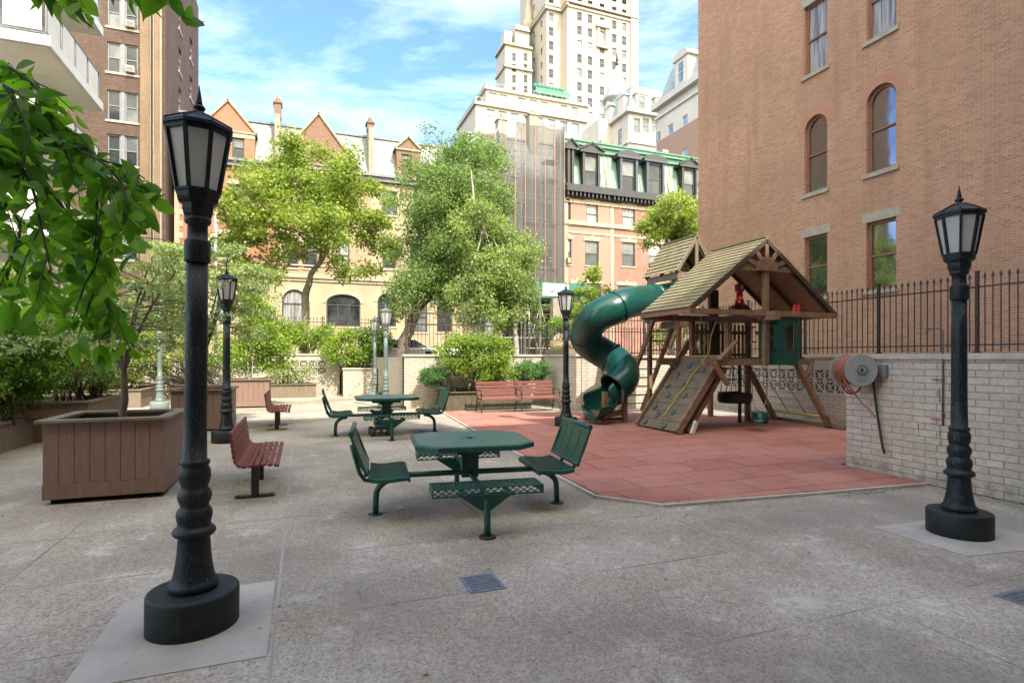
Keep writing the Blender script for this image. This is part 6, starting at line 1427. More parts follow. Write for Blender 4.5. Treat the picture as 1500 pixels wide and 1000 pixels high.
# green roofed houses
def green_house(label, xa_, xb2, wallm, wins, dorm, arch, trimm='black_trim'):
    t = thing('row_house', label, 'house', ((xa_+xb2)/2, YR, ST), 'brick row houses with pale green mansard roofs'); ZB = 16.9; ZT = 21.5; F = FY(YR)
    mb = MB(); wall(mb, F, xa_, xb2, ST-.3, ZB, wins); mb.box(xa_+.02, xb2-.02, YR+.5, YR+9, ST-.3, ZB-.1); mb.build('wall', wallm, t)
    for i, h in enumerate(wins):
        wo = window(t, F, *h, fr='win_dark', gl=('glass_curtain', 'glass_dark', 'glass_dark')[i % 3], fw=.10, sill='tan_light', blind=(0, 1, 0, -1)[i % 4])
        L_ = MB(); L_.mbox(F, h[0]-.18, h[1]+.18, h[3]+.003, h[3]+.34, 0, .06); L_.mbox(F, (h[0]+h[1])/2-.14, (h[0]+h[1])/2+.14, h[3]+.1, h[3]+.5, .061, .10); L_.build('lintel', 'tan_light', wo)
        if i % 5 == 3:
            L_ = MB(); L_.box(h[0]+.2, h[1]-.25, YR-.38, YR+.05, h[2]+.1, h[2]+.55); L_.build('air_conditioner', 'tower_trim', wo)
    mb = MB()
    for z, hh, d_ in ((OY(880, YR, 333)[1], .38, .16), (OY(880, YR, 345)[1], .22, .06), (ZB-1.0, .30, .10)): mb.mbox(F, xa_+.01, xb2-.01, z, z+hh, 0, d_)
    mb.mbox(F, xa_+.02, xa_+.4, ST, ZB-1.1, 0, .05); mb.build('string_course', 'tan_light', t)
    mb = MB(); mb.mbox(F, xa_+.01, xb2-.01, ZB-.5, ZB-.1, 0, .28); mb.mbox(F, xa_+.01, xb2-.01, ZB-.099, ZB+.35, 0, .72)
    n = int((xb2-xa_)/.42)
    for i in range(n): x = xa_+.1+i*.42; mb.mbox(F, x, x+.16, ZB-.45, ZB-.1, .281, .60)
    mb.mbox(F, xa_+.01, xb2-.01, ZB+.351, ZB+.6, -.6, .55); mb.build('cornice', 'black_trim', t)
    mb = MB(); y0 = YR+.1; mb.hexa([(xa_, y0, ZB+.4), (xb2, y0, ZB+.4), (xb2, y0+8, ZB+.4), (xa_, y0+8, ZB+.4), (xa_, y0+.8, ZT), (xb2, y0+.8, ZT), (xb2, y0+8, ZT), (xa_, y0+8, ZT)])
    sl2 = 1.5/(ZT-ZB-.4); n = int((xb2-xa_)/.48)
    for i in range(n): x = xa_+.2+i*.48; mb.beam((x, y0-.03, ZB+.4), (x, y0+.77, ZT), .05, .06)
    rf = mb.build('roof', 'green_roof', t)
    mb = MB(); mb.box(xa_, xb2, y0+.45, y0+2.0, ZT-.45, ZT+.02); mb.box(xa_, xb2, y0+.25, y0+2.0, ZT+.021, ZT+.32); mb.box(xa_, xb2, y0+.15, y0+2, ZT+.321, ZT+.45); mb.build('roof_cornice', 'green_trim', rf)
    for (a, b_, ztop) in dorm:
        xm_ = (a+b_)/2; z0 = ZB+.6; zs = ztop-.75; D = MB(); yf_ = YR-.12
        w_ = b_-a; ww = (a+.48, b_-.48, z0+.1, zs-.18)
        wall(D, FY(yf_), a+.28, b_-.28, z0-.1, zs, [ww]); D.box(a+.28, a+.30, yf_, yf_+.9, z0-.1, zs); D.box(b_-.30, b_-.28, yf_, yf_+.9, z0-.1, zs)
        for x in (a+.24, b_-.46): D.box(x, x+.22, yf_-.14, yf_-.002, z0-.1, zs)
        D.box(a-.08, b_+.08, yf_-.26, yf_+1.0, zs+.001, zs+.20)
        do = D.build('dormer', trimm, rf)
        P_ = MB()
        if arch:
            o_ = arcpts(a-.1, b_+.1, ztop, ztop-zs-.2, 12); pts = [(u, yf_-.2, v) for u, v in o_]; P_.prism(pts, (0, 1.2, 0)); i_ = arcpts(a+.16, b_-.16, ztop-.22, ztop-zs-.44, 12)
            P_.build('pediment', 'black_trim', do)
        else:
            P_.prism([(a-.14, yf_-.2, zs+.201), (b_+.14, yf_-.2, zs+.201), (xm_, yf_-.2, ztop+.1)], (0, 1.2, 0))
            for xe in (a-.2, b_+.2): P_.beam((xe, yf_-.28, zs+.23), (xm_, yf_-.28, ztop+.2), .16, .12)
            P_.build('pediment', 'black_trim', do)
        window(do, FY(yf_), *ww, fr='win_dark', gl='glass_dark', fw=.09, blind=(1 if int(a*3) % 3 == 0 else 0), lean=True)
    return t, rf
gx = [OY(p, YR)[0] for p in (826, 893.5, 984, 1075)]
def drm(a, b_, top): 
    x0_, x1_ = OY(a, YR-.2)[0], OY(b_, YR-.2)[0]; return (x0_, x1_, OY((a+b_)/2, YR-.2, top)[1])
g1h, r1 = green_house('brick house with green mansard and pointed black dormers next to the scaffolding', gx[0], gx[1], 'pink_brick', [R_((859, 876, 297, 330)), R_((857, 877, 353, 389)), R_((826.5, 836, 296, 328)), R_((826.5, 837, 350, 387)), R_((838, 852, 415, 440)), R_((861, 880, 415, 440))], [drm(828, 844, 207), drm(850, 882, 213)], False)
g2h, r2 = green_house('red house with green mansard and round topped dark blue dormers', gx[1], gx[2], 'red_plain', [R_((912, 930, 301, 334)), R_((911, 930, 355, 390)), R_((951, 970, 305, 337)), R_((950, 969, 357, 393)), R_((905, 930, 418, 445)), R_((948, 970, 418, 445))], [drm(905, 937, 221), drm(944, 976, 227)], True, 'blue_trim')
g3h, r3 = green_house('last green roofed house, partly hidden by the big brick wall', gx[2], gx[3], 'pink_brick', [R_((997, 1014, 308, 341)), R_((997, 1014, 360, 395)), R_((1035, 1055, 310, 343))], [drm(996, 1024, 235), drm(1036, 1064, 239)], False)
for i, x in enumerate(gx[1:3]):
    mb = MB(); mb.hexa([(x-.25, YR-.1, 17.2), (x+.25, YR-.1, 17.2), (x+.25, YR+3, 17.2), (x-.25, YR+3, 17.2), (x-.25, YR+1.2, 22.3), (x+.25, YR+1.2, 22.3), (x+.25, YR+3, 22.3), (x-.25, YR+3, 22.3)]); mb.box(x-.35, x+.35, YR+1.0, YR+2.0, 22.301, 22.6); mb.build('party_wall', 'chimney_stone', (g1h, g2h)[i])
mb = MB(); x = OY(847, YR)[0]; mb.lathe([(.2, 0), (.2, .8), (.32, .82), (.32, 1.05), (.1, 1.2)], 12, c=(OY(880, 50)[0]+1.2, 50, 21.9)); 
tag(mb.build('roof_vent', 'pipe'), 'small metal flue on the green roof', 'vent')
# --- pale stone apartment tower in the distance
YT = 109.0
t = thing('stone_tower', 'tall cream stone apartment tower rising out of the frame', 'skyscraper', (62, 115, ST))
def tw(par, Y, px0, px1, rows_, hh, ww, side=None, **k):
    for px in px0:
        for z in rows_:
            x, _ = OY(px, Y); window(par, FY(Y), x-ww/2, x+ww/2, z, z+hh, lean=True, dep=.18, fr='win_grey', gl=random.choice(['glass_dark', 'glass_blue', 'glass_blind', 'glass_dark']), fw=.12, mid=.5, **k)
def fl(py, px, Y): return OY(px, Y, py)[1]
zt_ = 130
xm0, xm1 = OY(831, YT)[0], OY(933, YT)[0]; YW = YT+2.6; xw0, xw1 = OY(801, YW)[0], xm0+.02
zrows = [fl(141+20.6*0, 850, YT)-2+3.08*k for k in range(-4, 14)]
mcols = [849, 864.5, 882, 900, 914.5]; wcols = [807.5, 822]
holes = []; 
for px in mcols:
    x = OY(px, YT)[0]; holes += [(x-.62, x+.62, z, z+1.95) for z in zrows]
mb = MB(); wall(mb, FY(YT), xm0, xm1-1.9, ST-.3, zt_, holes); mb.box(xm1-1.9, xm1, YT-.5, YT+14, ST-.3, zt_); wall(mb, FXm(xm0), YT, YT+3, ST-.3, zt_, [])
hw = []
for px in (807.5,):
    x = OY(px, YW)[0]; hw += [(x-.6, x+.6, z, z+1.95) for z in zrows]
wall(mb, FY(YW), xw0, xw1, ST-.3, zt_, hw)
hs_ = []
for y in (YW+3.0, YW+7.4, YW+11.8): hs_ += [(y-.5, y+.5, z+.2, z+1.7) for z in zrows]
wall(mb, FXm(xw0), YW, YW+16, ST-.3, zt_, hs_); mb.poly([(xw0, YW+16, 0), (xm1, YT+14, 0), (xm1, YT+14, zt_), (xw0, YW+16, zt_)]); mb.build('wall', 'tower_stone', t)
nwin = 0
for H_, F in ((holes, FY(YT)), (hw, FY(YW)), (hs_, FXm(xw0))):
    for h in H_:
        if h[2] < 36 or h[2] > 78: continue
        window(t, F, *h, lean=True, dep=.18, fr='win_grey', gl=random.choice(['glass_dark', 'glass_blue', 'glass_blind', 'glass_dark']), fw=.12, mid=.5); nwin += 1
mb = MB()
for py in (17, 22): 
    mb = MB(); z = fl(py, 880, YT); mb.mbox(FY(YT), xm0, xm1+.1, z, z+.5, 0, .7 if py == 17 else .3); mb.mbox(FXm(xm0), YT-.7, YT+2.6, z, z+.5, 0, .5); mb.mbox(FY(YW), xw0-.6, xw1-.5, z, z+.5, 0, .6); mb.mbox(FXm(xw0), YW, YW+16, z, z+.5, 0, .6); mb.build('stone_band', 'tower_trim', t)
mb = MB(); x = OY(882, YT)[0]; z = fl(66, 882, YT)
mb.mbox(FY(YT), x-1.3, x-.75, z-.4, z+4.4, 0, .4); mb.mbox(FY(YT), x+.75, x+1.3, z-.4, z+4.4, 0, .4); mb.mbox(FY(YT), x-1.7, x+1.7, z+3.6, z+4.3, 0, .7); mb.mbox(FY(YT), x-1.2, x+1.2, z+4.31, z+5.2, 0, .4); mb.mbox(FY(YT), x-1.5, x+1.5, z-.9, z-.4, 0, .6); mb.mbox(FY(YT), x-1.2, x-.74, z-.4, z+4.4, 0, .2)
mb.build('window_ornament', 'tower_trim', t)
# left stepped wing of the tower with its chimney
YL = 116.0; a0, a1 = OY(740, YL)[0], OY(779, YL)[0]; zt2 = fl(68, 760, YL)
mb = MB(); hl = []
for px in (753, 770):
    for py in (84, 100, 116, 132): x = OY(px, YL)[0]; z = fl(py, px, YL); hl.append((x-.5, x+.5, z-.9, z+.9))
wall(mb, FY(YL), a0, a1, ST-.3, zt2, hl); wall(mb, FXm(a0), YL, YL+6, ST-.3, zt2, []); mb.box(a0, a1, YL+.6, YL+6, zt2-.5, zt2); b0_ = OY(755, YL+1.5)[0]
mb.box(b0_, a1, YL+1.5, YL+6, zt2, fl(38, 765, YL+1.5)); mb.box(OY(739, YL+2)[0], OY(750, YL+2)[0], YL+2, YL+4.5, zt2, fl(46, 745, YL+2)); mb.build('stepped_wing', 'tower_stone', t)
for h in hl: window(t, FY(YL), *h, lean=True, fr='win_grey', gl='glass_dark', fw=.12)
mb = MB()
for z in (zt2-.3, fl(103, 760, YL), fl(38, 765, YL)-.4): mb.mbox(FY(YL), a0-.4, a1, z, z+.5, 0, .5) if z < zt2 else mb.mbox(FY(YL+1.5), b0_-.2, a1, z, z+.5, 0, .5)
mb.mbox(FXm(a0), YL-.4, YL+6, zt2-.3, zt2+.2, 0, .5); mb.mbox(FXm(a0), YL-.4, YL+6, fl(103, 760, YL), fl(103, 760, YL)+.5, 0, .4); mb.build('stone_bands', 'tower_trim', t)
mb = MB(); x = OY(774, 120)[0]; mb.lathe([(1.3, 0), (1.3, 2), (.9, 3), (.9, 5), (.5, 6.5), (.6, 8), (.1, 11)], 12, c=(x, 120, fl(38, 770, 118))); mb.build('turret', 'tower_trim', t)
# terraced lower storeys
YA = 96.0
t = thing('terraced_block', 'cream terraced lower block with rows of windows and roof gardens under the tower', 'building', (50, 100, ST))
for (Y, pa, pb, pyt, wp, wy) in ((94.0, 697, 860, 144, [719, 736, 754, 772, 790, 808, 826, 843], 168), (97.5, 712, 862, 136, [722, 737, 764, 781, 797, 826, 842], 150)):
    x0_, x1_ = OY(pa, Y)[0], OY(pb, Y)[0]; zz = fl(pyt if Y > 95 else 156, 760, Y); hh = []
    if Y < 95: zz = fl(160, 760, Y)
    for px in wp: x = OY(px, Y)[0]; z = fl(wy+ (0 if Y > 95 else 10), px, Y); hh.append((x-.75, x+.75, min(z, zz-3.0), min(z, zz-3)+2.1))
    mb = MB(); wall(mb, FY(Y), x0_, x1_, ST-.3, zz, hh); wall(mb, FXm(x0_), Y, Y+12, ST-.3, zz, []); mb.poly([(x0_, Y, zz), (x1_, Y, zz), (x1_, Y+12, zz), (x0_, Y+12, zz)]); lv = mb.build('storey', 'tower_stone', t)
    for h in hh: window(lv, FY(Y), *h, lean=True, fr='win_grey', gl='glass_blue', fw=.12)
    mb = MB(); mb.mbox(FY(Y), x0_-.3, x1_, zz-.5, zz, 0, .4); mb.mbox(FXm(x0_), Y-.3, Y+12, zz-.5, zz, 0, .4); mb.build('cornice', 'tower_trim', lv)
    mb = MB()
    for i in range(int((x1_-x0_)/1.2)): x = x0_+i*1.2; mb.box(x-.04, x+.04, Y+.1, Y+.18, zz, zz+1.0)
    mb.box(x0_, x1_, Y+.1, Y+.18, zz+.95, zz+1.02)
    for i in range(10): y = Y+i*1.2; mb.box(x0_+.1, x0_+.18, y-.04, y+.04, zz, zz+1.0)
    mb.box(x0_+.1, x0_+.18, Y, Y+12, zz+.95, zz+1.02); mb.build('railing', 'rail_grey', lv)
Y = 101; x0_, x1_ = OY(782, Y)[0], OY(832, Y)[0]; z0_ = fl(140, 800, 101)
mb = MB(); mb.box(x0_, x1_, Y-1.0, Y-.8, z0_-.3, z0_+.9); mb.box(x0_+2, x1_-1, Y-.7, Y+3, z0_-.5, z0_+1.6); [mb.ico((x0_+.8*i, Y-.6, z0_+1.2), random.uniform(.3, .6)) for i in range(8)]; mb.build('penthouse_terrace', 'shed_green', t)
# white mansard building
YM = 75.0
t = thing('mansard_building', 'cream corner building with a slate mansard and conical turret', 'building', (52, 80, ST))
a0 = OY(921, YM)[0]; a1 = a0+14; zc_ = fl(166, 930, YM); zt_ = fl(119, 930, YM); hh = []
for px in (933, 946, 959): x = OY(px, YM)[0]; z = fl(195, px, YM); hh.append((x-.6, x+.6, z, z+2.3))
mb = MB(); wall(mb, FY(YM), a0, a1, ST-.3, zc_, hh); hsd = [(y, y+1.2, zc_-4.2, zc_-1.7) for y in (77, 80, 83)]; wall(mb, FXm(a0), YM, YM+11, ST-.3, zc_, hsd); mb.poly([(a0, YM, zc_), (a1, YM, zc_), (a1, YM+11, zc_), (a0, YM+11, zc_)]); mb.build('wall', 'white_stone', t)
for h in hh: window(t, FY(YM), *h, lean=True, fr='win_grey', gl='glass_blind', fw=.1)
for h in hsd: window(t, FXm(a0), *h, lean=True, fr='win_grey', gl='glass_blue', fw=.1)
mb = MB(); mb.mbox(FY(YM), a0-.7, a1, zc_-.1, zc_+.5, -.5, .7); mb.mbox(FXm(a0), YM+.5, YM+11, zc_-.1, zc_+.5, -.5, .7); mb.mbox(FY(YM), a0, a1, zc_-4.8, zc_-4.5, 0, .3); mb.mbox(FXm(a0), YM, YM+11, zc_-4.8, zc_-4.5, 0, .3); mb.build('cornice', 'white_stone', t)
mb = MB(); z0_ = zc_+.5; mb.hexa([(a0, YM, z0_), (a1, YM, z0_), (a1, YM+11, z0_), (a0, YM+11, z0_), (a0+1.4, YM+1.4, zt_), (a1-1.4, YM+1.4, zt_), (a1-1.4, YM+9.5, zt_), (a0+1.4, YM+9.5, zt_)]); rf = mb.build('roof', 'grey_slate', t)
for px in (940, 968): 
    x = OY(px, YM)[0]; mb = MB(); mb.box(x-.95, x+.95, YM+.05, YM+1.6, z0_, z0_+2.7); mb.prism([(x-1.25, YM-.1, z0_+2.7), (x+1.25, YM-.1, z0_+2.7), (x, YM-.1, z0_+3.6)], (0, 1.9, 0)); d_ = mb.build('dormer', 'white_stone', rf); window(d_, FY(YM+.0), x-.55, x+.55, z0_+.3, z0_+2.4, lean=True, dep=-.1, fr='win_grey', gl='glass_blind', fw=.1)
for y in (77.5, 81.5): mb = MB(); mb.box(a0+.05, a0+1.6, y-.9, y+.9, z0_, z0_+2.9); mb.prism([(a0-.1, y-1.2, z0_+2.9), (a0-.1, y+1.2, z0_+2.9), (a0-.1, y, z0_+3.9)], (1.9, 0, 0)); mb.build('dormer', 'white_stone', rf)
x, z = OY(904, 84)[0], fl(150, 904, 84); mb = MB(); mb.lathe([(2.2, -6), (2.2, 0), (2.6, .1), (2.4, .6), (0.05, 6.6)], 16, c=(x, 84, z)); mb.build('turret', 'grey_slate', t)
mb = MB(); mb.lathe([(.1, 6.3), (.35, 6.6), (.1, 6.9), (.3, 7.2), (.02, 8.6)], 10, c=(x, 84, z)); mb.build('finial', 'black_trim', t)
mb = MB(); x = OY(893, 80)[0]; mb.box(x-2, x+2.5, 80, 86, ST, fl(176, 893, 80)); mb.build('side_wing', 'white_stone', t)
# upper right building seen beside the brick wall
t = thing('corner_building', 'pale and brick building with slate mansard, half hidden by the big brick wall', 'building', (47, 55, ST))
X5 = 43.0; zc_ = OX(1018, X5, 122)[1]; zb_ = OX(1018, X5, 160)[1]
hA = [(y, y+1.1, zc_-5.4, zc_-3.0) for y in (54.6, 57.4, 60.0)]; hB = [(y, y+1.1, zc_-9.2, zc_-7.0) for y in (54.6, 57.4, 60.0)]
mb = MB(); wall(mb, FXm(X5), 48, 60.6, zb_-1.2, zc_, hA); wall(mb, lambda u, v, d: (u, 60.6+d, v), X5, 55, ST, zc_, []); mb.build('upper_wall', 'white_stone', t)
mb = MB(); wall(mb, FXm(X5), 48, 60.6, ST-.3, zb_-1.2, hB); mb.build('lower_wall', 'pink_brick', t)
for h in hA+hB: window(t, FXm(X5), *h, lean=True, fr='steel_white', gl='glass_blue', fw=.1)
mb = MB(); mb.mbox(FXm(X5), 48, 61.2, zc_-.2, zc_+.6, -.5, .7); mb.mbox(FXm(X5), 48, 61, zc_-1.4, zc_-1.1, 0, .25); mb.build('cornice', 'white_stone', t)
mb = MB(); zt_ = zc_+5.2; mb.hexa([(X5, 48, zc_+.6), (55, 48, zc_+.6), (55, 60.6, zc_+.6), (X5, 60.6, zc_+.6), (X5+1.5, 48, zt_), (55, 48, zt_), (55, 59.4, zt_), (X5+1.5, 59.4, zt_)]); rf = mb.build('roof', 'grey_slate', t)
yd = OX(1000, X5)[0]; mb = MB(); mb.box(X5-.2, X5+1.6, yd-1.2, yd+1.2, zc_+.6, zc_+4.0); mb.prism([(X5-.4, yd-1.5, zc_+4.0), (X5-.4, yd+1.5, zc_+4.0), (X5-.4, yd+1.1, zc_+4.7), (X5-.4, yd, zc_+5.1), (X5-.4, yd-1.1, zc_+4.7)], (2.0, 0, 0)); d_ = mb.build('dormer', 'white_stone', rf); window(d_, FXm(X5-.2), yd-.6, yd+.6, zc_+1.0, zc_+3.6, lean=True, dep=-.06, fr='steel_white', gl='glass_blue', fw=.1)

# ================================================================== PARKED CARS
def car(name, label, x, y, body, s=1):
    t = thing(name, label, 'car', (0, 0, 0), 'cars parked behind the fence')
    prof = [(-2.2, .35), (-2.25, .55), (-2.2, .85), (-1.6, .95), (-1.1, 1.0), (-.45, 1.42), (.1, 1.48), (.95, 1.45), (1.75, 1.05), (2.15, 1.0), (2.25, .7), (2.2, .35)]
    mb = MB(); low = [(-2.2, .35), (-2.25, .55), (-2.2, .85), (-1.6, .95), (-1.1, .98), (1.75, 1.02), (2.15, 1.0), (2.25, .7), (2.2, .35)]
    mb.prism([(a, -.88, b_) for a, b_ in low], (0, 1.76, 0)); bd = mb.build('body', body, t, bev=.06)
    mb = MB(); cab = [(-1.15, .98), (-.45, 1.42), (.1, 1.485), (.95, 1.45), (1.72, 1.02)]
    k = len(cab); b0_ = len(mb.v)
    mb.hexa([(-1.15, -.82, .97), (1.72, -.82, .97), (1.72, .82, .97), (-1.15, .82, .97), (-.42, -.64, 1.44), (1.0, -.64, 1.44), (1.0, .64, 1.44), (-.42, .64, 1.44)]); mb.build('windows', 'glass_dark', t, bev=.03)
    mb = MB(); mb.box(-.48, 1.05, -.66, .66, 1.441, 1.49)
    for sy in (-1, 1):
        for (a, b_) in (((-1.2, .80, .98), (-.45, .645, 1.45)), ((.25, .83, .98), (.3, .66, 1.45)), ((1.75, .80, .98), (1.02, .645, 1.45))): mb.beam((a[0], a[1]*sy, a[2]), (b_[0], b_[1]*sy, b_[2]), .07, .05)
    mb.build('roof', body, t, bev=.02)
    for sx in (-1.4, 1.4):
        for sy in (-.80, .80):
            k_ = MB(); k_.tube([(sx, sy-.11, .33), (sx, sy+.11, .33)], .33, 20); wh = k_.build('wheel', 'tyre', t); k_ = MB(); k_.tube([(sx, sy-.118, .33), (sx, sy+.118, .33)], .19, 12); k_.build('rim', 'reel_grey', wh)
    for sy in (-.6, .6): k_ = MB(); k_.box(-2.26, -2.18, sy-.18, sy+.18, .68, .80); k_.build('headlight', 'glass_blue', t)
    t.location = (x, y, ST-.14); return t
c1 = car('parked_car', 'white car parked behind the brown fence, the nearer to the leaning tree', OY(672, 31.4)[0], 31.4, 'paint_white')
c2 = car('parked_car', 'silver car parked behind the grey lamps, left of the white car', OY(610, 31.4)[0]-1.2, 31.4, 'car_silver')

# ================================================================== VEGETATION
def EL(px, py, rpx, rpy, Y=None, zf=None, dr=1.0):
    """ellipsoid read off the picture at a known depth"""
    if Y is not None: x, z = OY(px, Y, py); zf = x*sa+Y*ca; c = (x, Y, z)
    else: v = W(px, py, zf); c = tuple(v)
    return (c, (rpx*zf/FP, rpx*zf/FP*dr, rpy*zf/FP))
def OYv(px, Y, py): x, z = OY(px, Y, py); return Vector((x, Y, z))
# yellow green plane tree
b_ = OYv(446, 27.6, HZ); b_.z = ST
tree('plane_tree', 'yellow green street tree with pale forked trunk before the tan house', b_, [OYv(447, 27.6, 470), OYv(449, 27.6, 430), OYv(455, 27.6, 402), OYv(478, 27.6, 372), OYv(492, 27.4, 335)], [.20, .185, .175, .13, .10, .07],
     [EL(450, 262, 85, 45, 27.6), EL(375, 300, 62, 50, 27.0), EL(525, 290, 60, 60, 28), EL(345, 345, 38, 45, 27), EL(550, 350, 35, 40, 27), EL(440, 335, 95, 50, 26.6), EL(375, 395, 50, 26, 27), EL(470, 225, 50, 20, 27.6), EL(520, 390, 40, 25, 27)],
     170, .62, 135, .13, 'lf_plane', 'bark_pale', 11, nlimb=16, flat=.6, aspect=.7, twig=.9, shell_=.25)
# tall green tree with leaning trunk
b_ = OYv(583, 22.3, HZ); b_.z = 1.2
tree('street_tree', 'tall green tree with dark leaning trunk rising behind the white wall', b_, [OYv(592, 22.3, 500), OYv(612, 22.4, 450), OYv(640, 22.6, 418), OYv(655, 22.8, 360), OYv(665, 23, 300), OYv(665, 23, 240)], [.26, .22, .20, .17, .13, .10, .06],
     [EL(660, 222, 50, 42, 23), EL(662, 262, 72, 46, 23), EL(668, 310, 92, 56, 23), EL(655, 365, 92, 58, 22.7), EL(700, 385, 85, 60, 23), EL(655, 420, 72, 42, 22.5), EL(605, 425, 44, 40, 22.3), EL(745, 420, 42, 48, 23), EL(715, 240, 36, 36, 23.6), EL(625, 300, 52, 48, 22.6)],
     430, .54, 205, .085, 'lf_green', 'bark', 12, nlimb=16, flat=.85, twig=.6, shell_=.05)
# birch in front of it
b_ = OYv(757, 20.4, HZ); b_.z = ST
tree('birch_tree', 'slender birch with whitish trunk and drooping pale leaves beside the spiked fence', b_, [OYv(754, 20.4, 480), OYv(748, 20.4, 445), OYv(730, 20.4, 405), OYv(708, 20.4, 355), OYv(695, 20.5, 300), OYv(690, 20.5, 250)], [.12, .11, .10, .085, .065, .045, .02],
     [EL(725, 400, 48, 45, 20.3), EL(700, 345, 40, 50, 20.3), EL(750, 430, 36, 34, 20.4), EL(760, 375, 26, 40, 20.6), EL(690, 440, 36, 28, 20.2), EL(715, 460, 45, 18, 20.2)],
     130, .45, 330, .085, 'lf_birch', 'bark_birch', 13, nlimb=10, droop=.9, up=.3, flat=.9)
b_ = OYv(985, 31, HZ); b_.z = ST
tree('street_tree', 'light green tree crown showing between the green house and the brick wall', b_, [OYv(985, 31, 420), OYv(982, 31, 370)], [.2, .16, .10], [EL(985, 322, 38, 30, 31), EL(950, 345, 28, 18, 31), EL(1005, 300, 26, 20, 31), EL(1005, 345, 20, 20, 31)], 48, .62, 150, .15, 'lf_plane', 'bark_pale', 14, nlimb=7)
b_ = OYv(872, 24, HZ); b_.z = ST
tree('young_tree', 'bushy bright green sapling behind the spiral slide', b_, [OYv(872, 24, 480), OYv(872, 24, 430)], [.09, .07, .04], [EL(873, 425, 24, 35, 24), EL(850, 445, 26, 26, 24), EL(895, 450, 25, 25, 24), EL(838, 480, 26, 26, 23.5), EL(872, 392, 12, 14, 24)], 52, .34, 480, .10, 'lf_bright', 'bark', 15, nlimb=7)
shrub('garden_shrub', 'green shrub behind the fence seen through the wooden ladder', OYv(985, 19, HZ)+Vector((0, 0, -.3)), [EL(1005, 485, 40, 26, 19), EL(965, 490, 28, 20, 19)], 34, .34, 330, .08, 'lf_bright', 16)
shrub('garden_shrub', 'dark undergrowth below the birch along the iron fence', OYv(790, 22.5, HZ)+Vector((0, 0, -.3)), [EL(800, 470, 30, 30, 23.5), EL(845, 470, 25, 25, 23.5)], 24, .34, 260, .09, 'lf_green', 17)
# bare twiggy sapling
rng = np.random.default_rng(4); mb = MB(); b_ = OYv(775, 25, HZ); b_.z = ST; top_ = OYv(775, 25, 455); mb.tube([b_, top_], [.05, .03], 6)
for i in range(14): limb(mb, top_, OYv(775+rng.uniform(-28, 32), 25+rng.uniform(-.6, .6), 455-rng.uniform(8, 38)), .018, .004, rng, .2, 5, 4)
tag(mb.build('bare_sapling', 'bark_birch', recalc=False), 'leafless pale twiggy sapling under the green shed', 'tree')
# flowers on the return wall
rng = np.random.default_rng(8)
P_ = np.column_stack([rng.uniform(7.9, 8.25, 900), rng.uniform(15.8, 17.4, 900), 1.90+np.abs(rng.normal(0, .13, 900))]); D_ = rng.normal(size=(900, 3)); N_ = rng.normal(size=(900, 3))
fl_ = thing('flowering_plants', 'pink and white flowers in the trough on top of the return wall', 'flowers', (8.05, 16.5, 1.9))
leaves('leaves', P_[:560], D_[:560], N_[:560], np.full(560, .07), np.full(560, .04), 'quad', 'lf_green', fl_); leaves('petals', P_[560:]+np.array([0, 0, .06]), D_[560:], N_[560:], np.full(340, .055), np.full(340, .05), 'quad', 'flower_pink', fl_)
# hedges behind the back walls
for i, (px, py, rx, ry, Y, lab, mt) in enumerate(((515, 508, 40, 28, 25.2, 'rounded bright hedge bush above the low white wall', 'lf_bright'), (455, 492, 42, 19, 26.2, 'flat topped hedge bush behind the far left patterned wall', 'lf_bright'), (395, 492, 40, 26, 26.3, 'loose pale hedge bush left of the flat topped one', 'lf_birch'), (552, 500, 18, 22, 25.3, 'small bush squeezed beside the grey lamps', 'lf_green'))):
    e = EL(px, py, rx, ry, Y, dr=.45); shrub('hedge_bush', lab, (e[0][0], e[0][1], 1.0), [e], 46, .36, 330, .085, mt, 20+i, stems=14, spread=.6)
# shrub in the mossy planter behind the long bench, with two clipped cushions
e = EL(700, 520, 52, 36, 17.1, dr=.55); e2 = EL(735, 545, 30, 22, 17.1, dr=.6); e3 = EL(672, 515, 30, 24, 17.1, dr=.6)
shrub('round_shrub', 'large round yellow green shrub with bare stems behind the long red bench', (5.5, 17.1, .5), [e, e2, e3], 95, .27, 620, .062, 'lf_bright', 30, bark='bark', stems=26, spread=.45)
e = EL(634, 552, 19, 13, 17.3, dr=.8); shrub('clipped_pine', 'small cushion shaped pine left of the round shrub', (4.45, 17.2, .5), [e], 40, .15, 3200, .045, 'lf_pine', 31, stems=6, cat='shrub', aspect=.3)
e = EL(780, 543, 27, 15, 16.9, dr=.7); shrub('clipped_pine', 'wide flat cushion pine above the right half of the long bench', (6.5, 17.0, .5), [e], 60, .16, 3200, .045, 'lf_pine', 32, stems=6, aspect=.3)
# twiggy low plant by the far wall
e = EL(425, 545, 45, 16, 24.8, dr=.5); shrub('wall_shrub', 'thin straggly shrub in the low planter against the patterned wall', (-.4, 24.9, .5), [e], 40, .26, 150, .08, 'lf_birch', 33, stems=18, spread=.7)
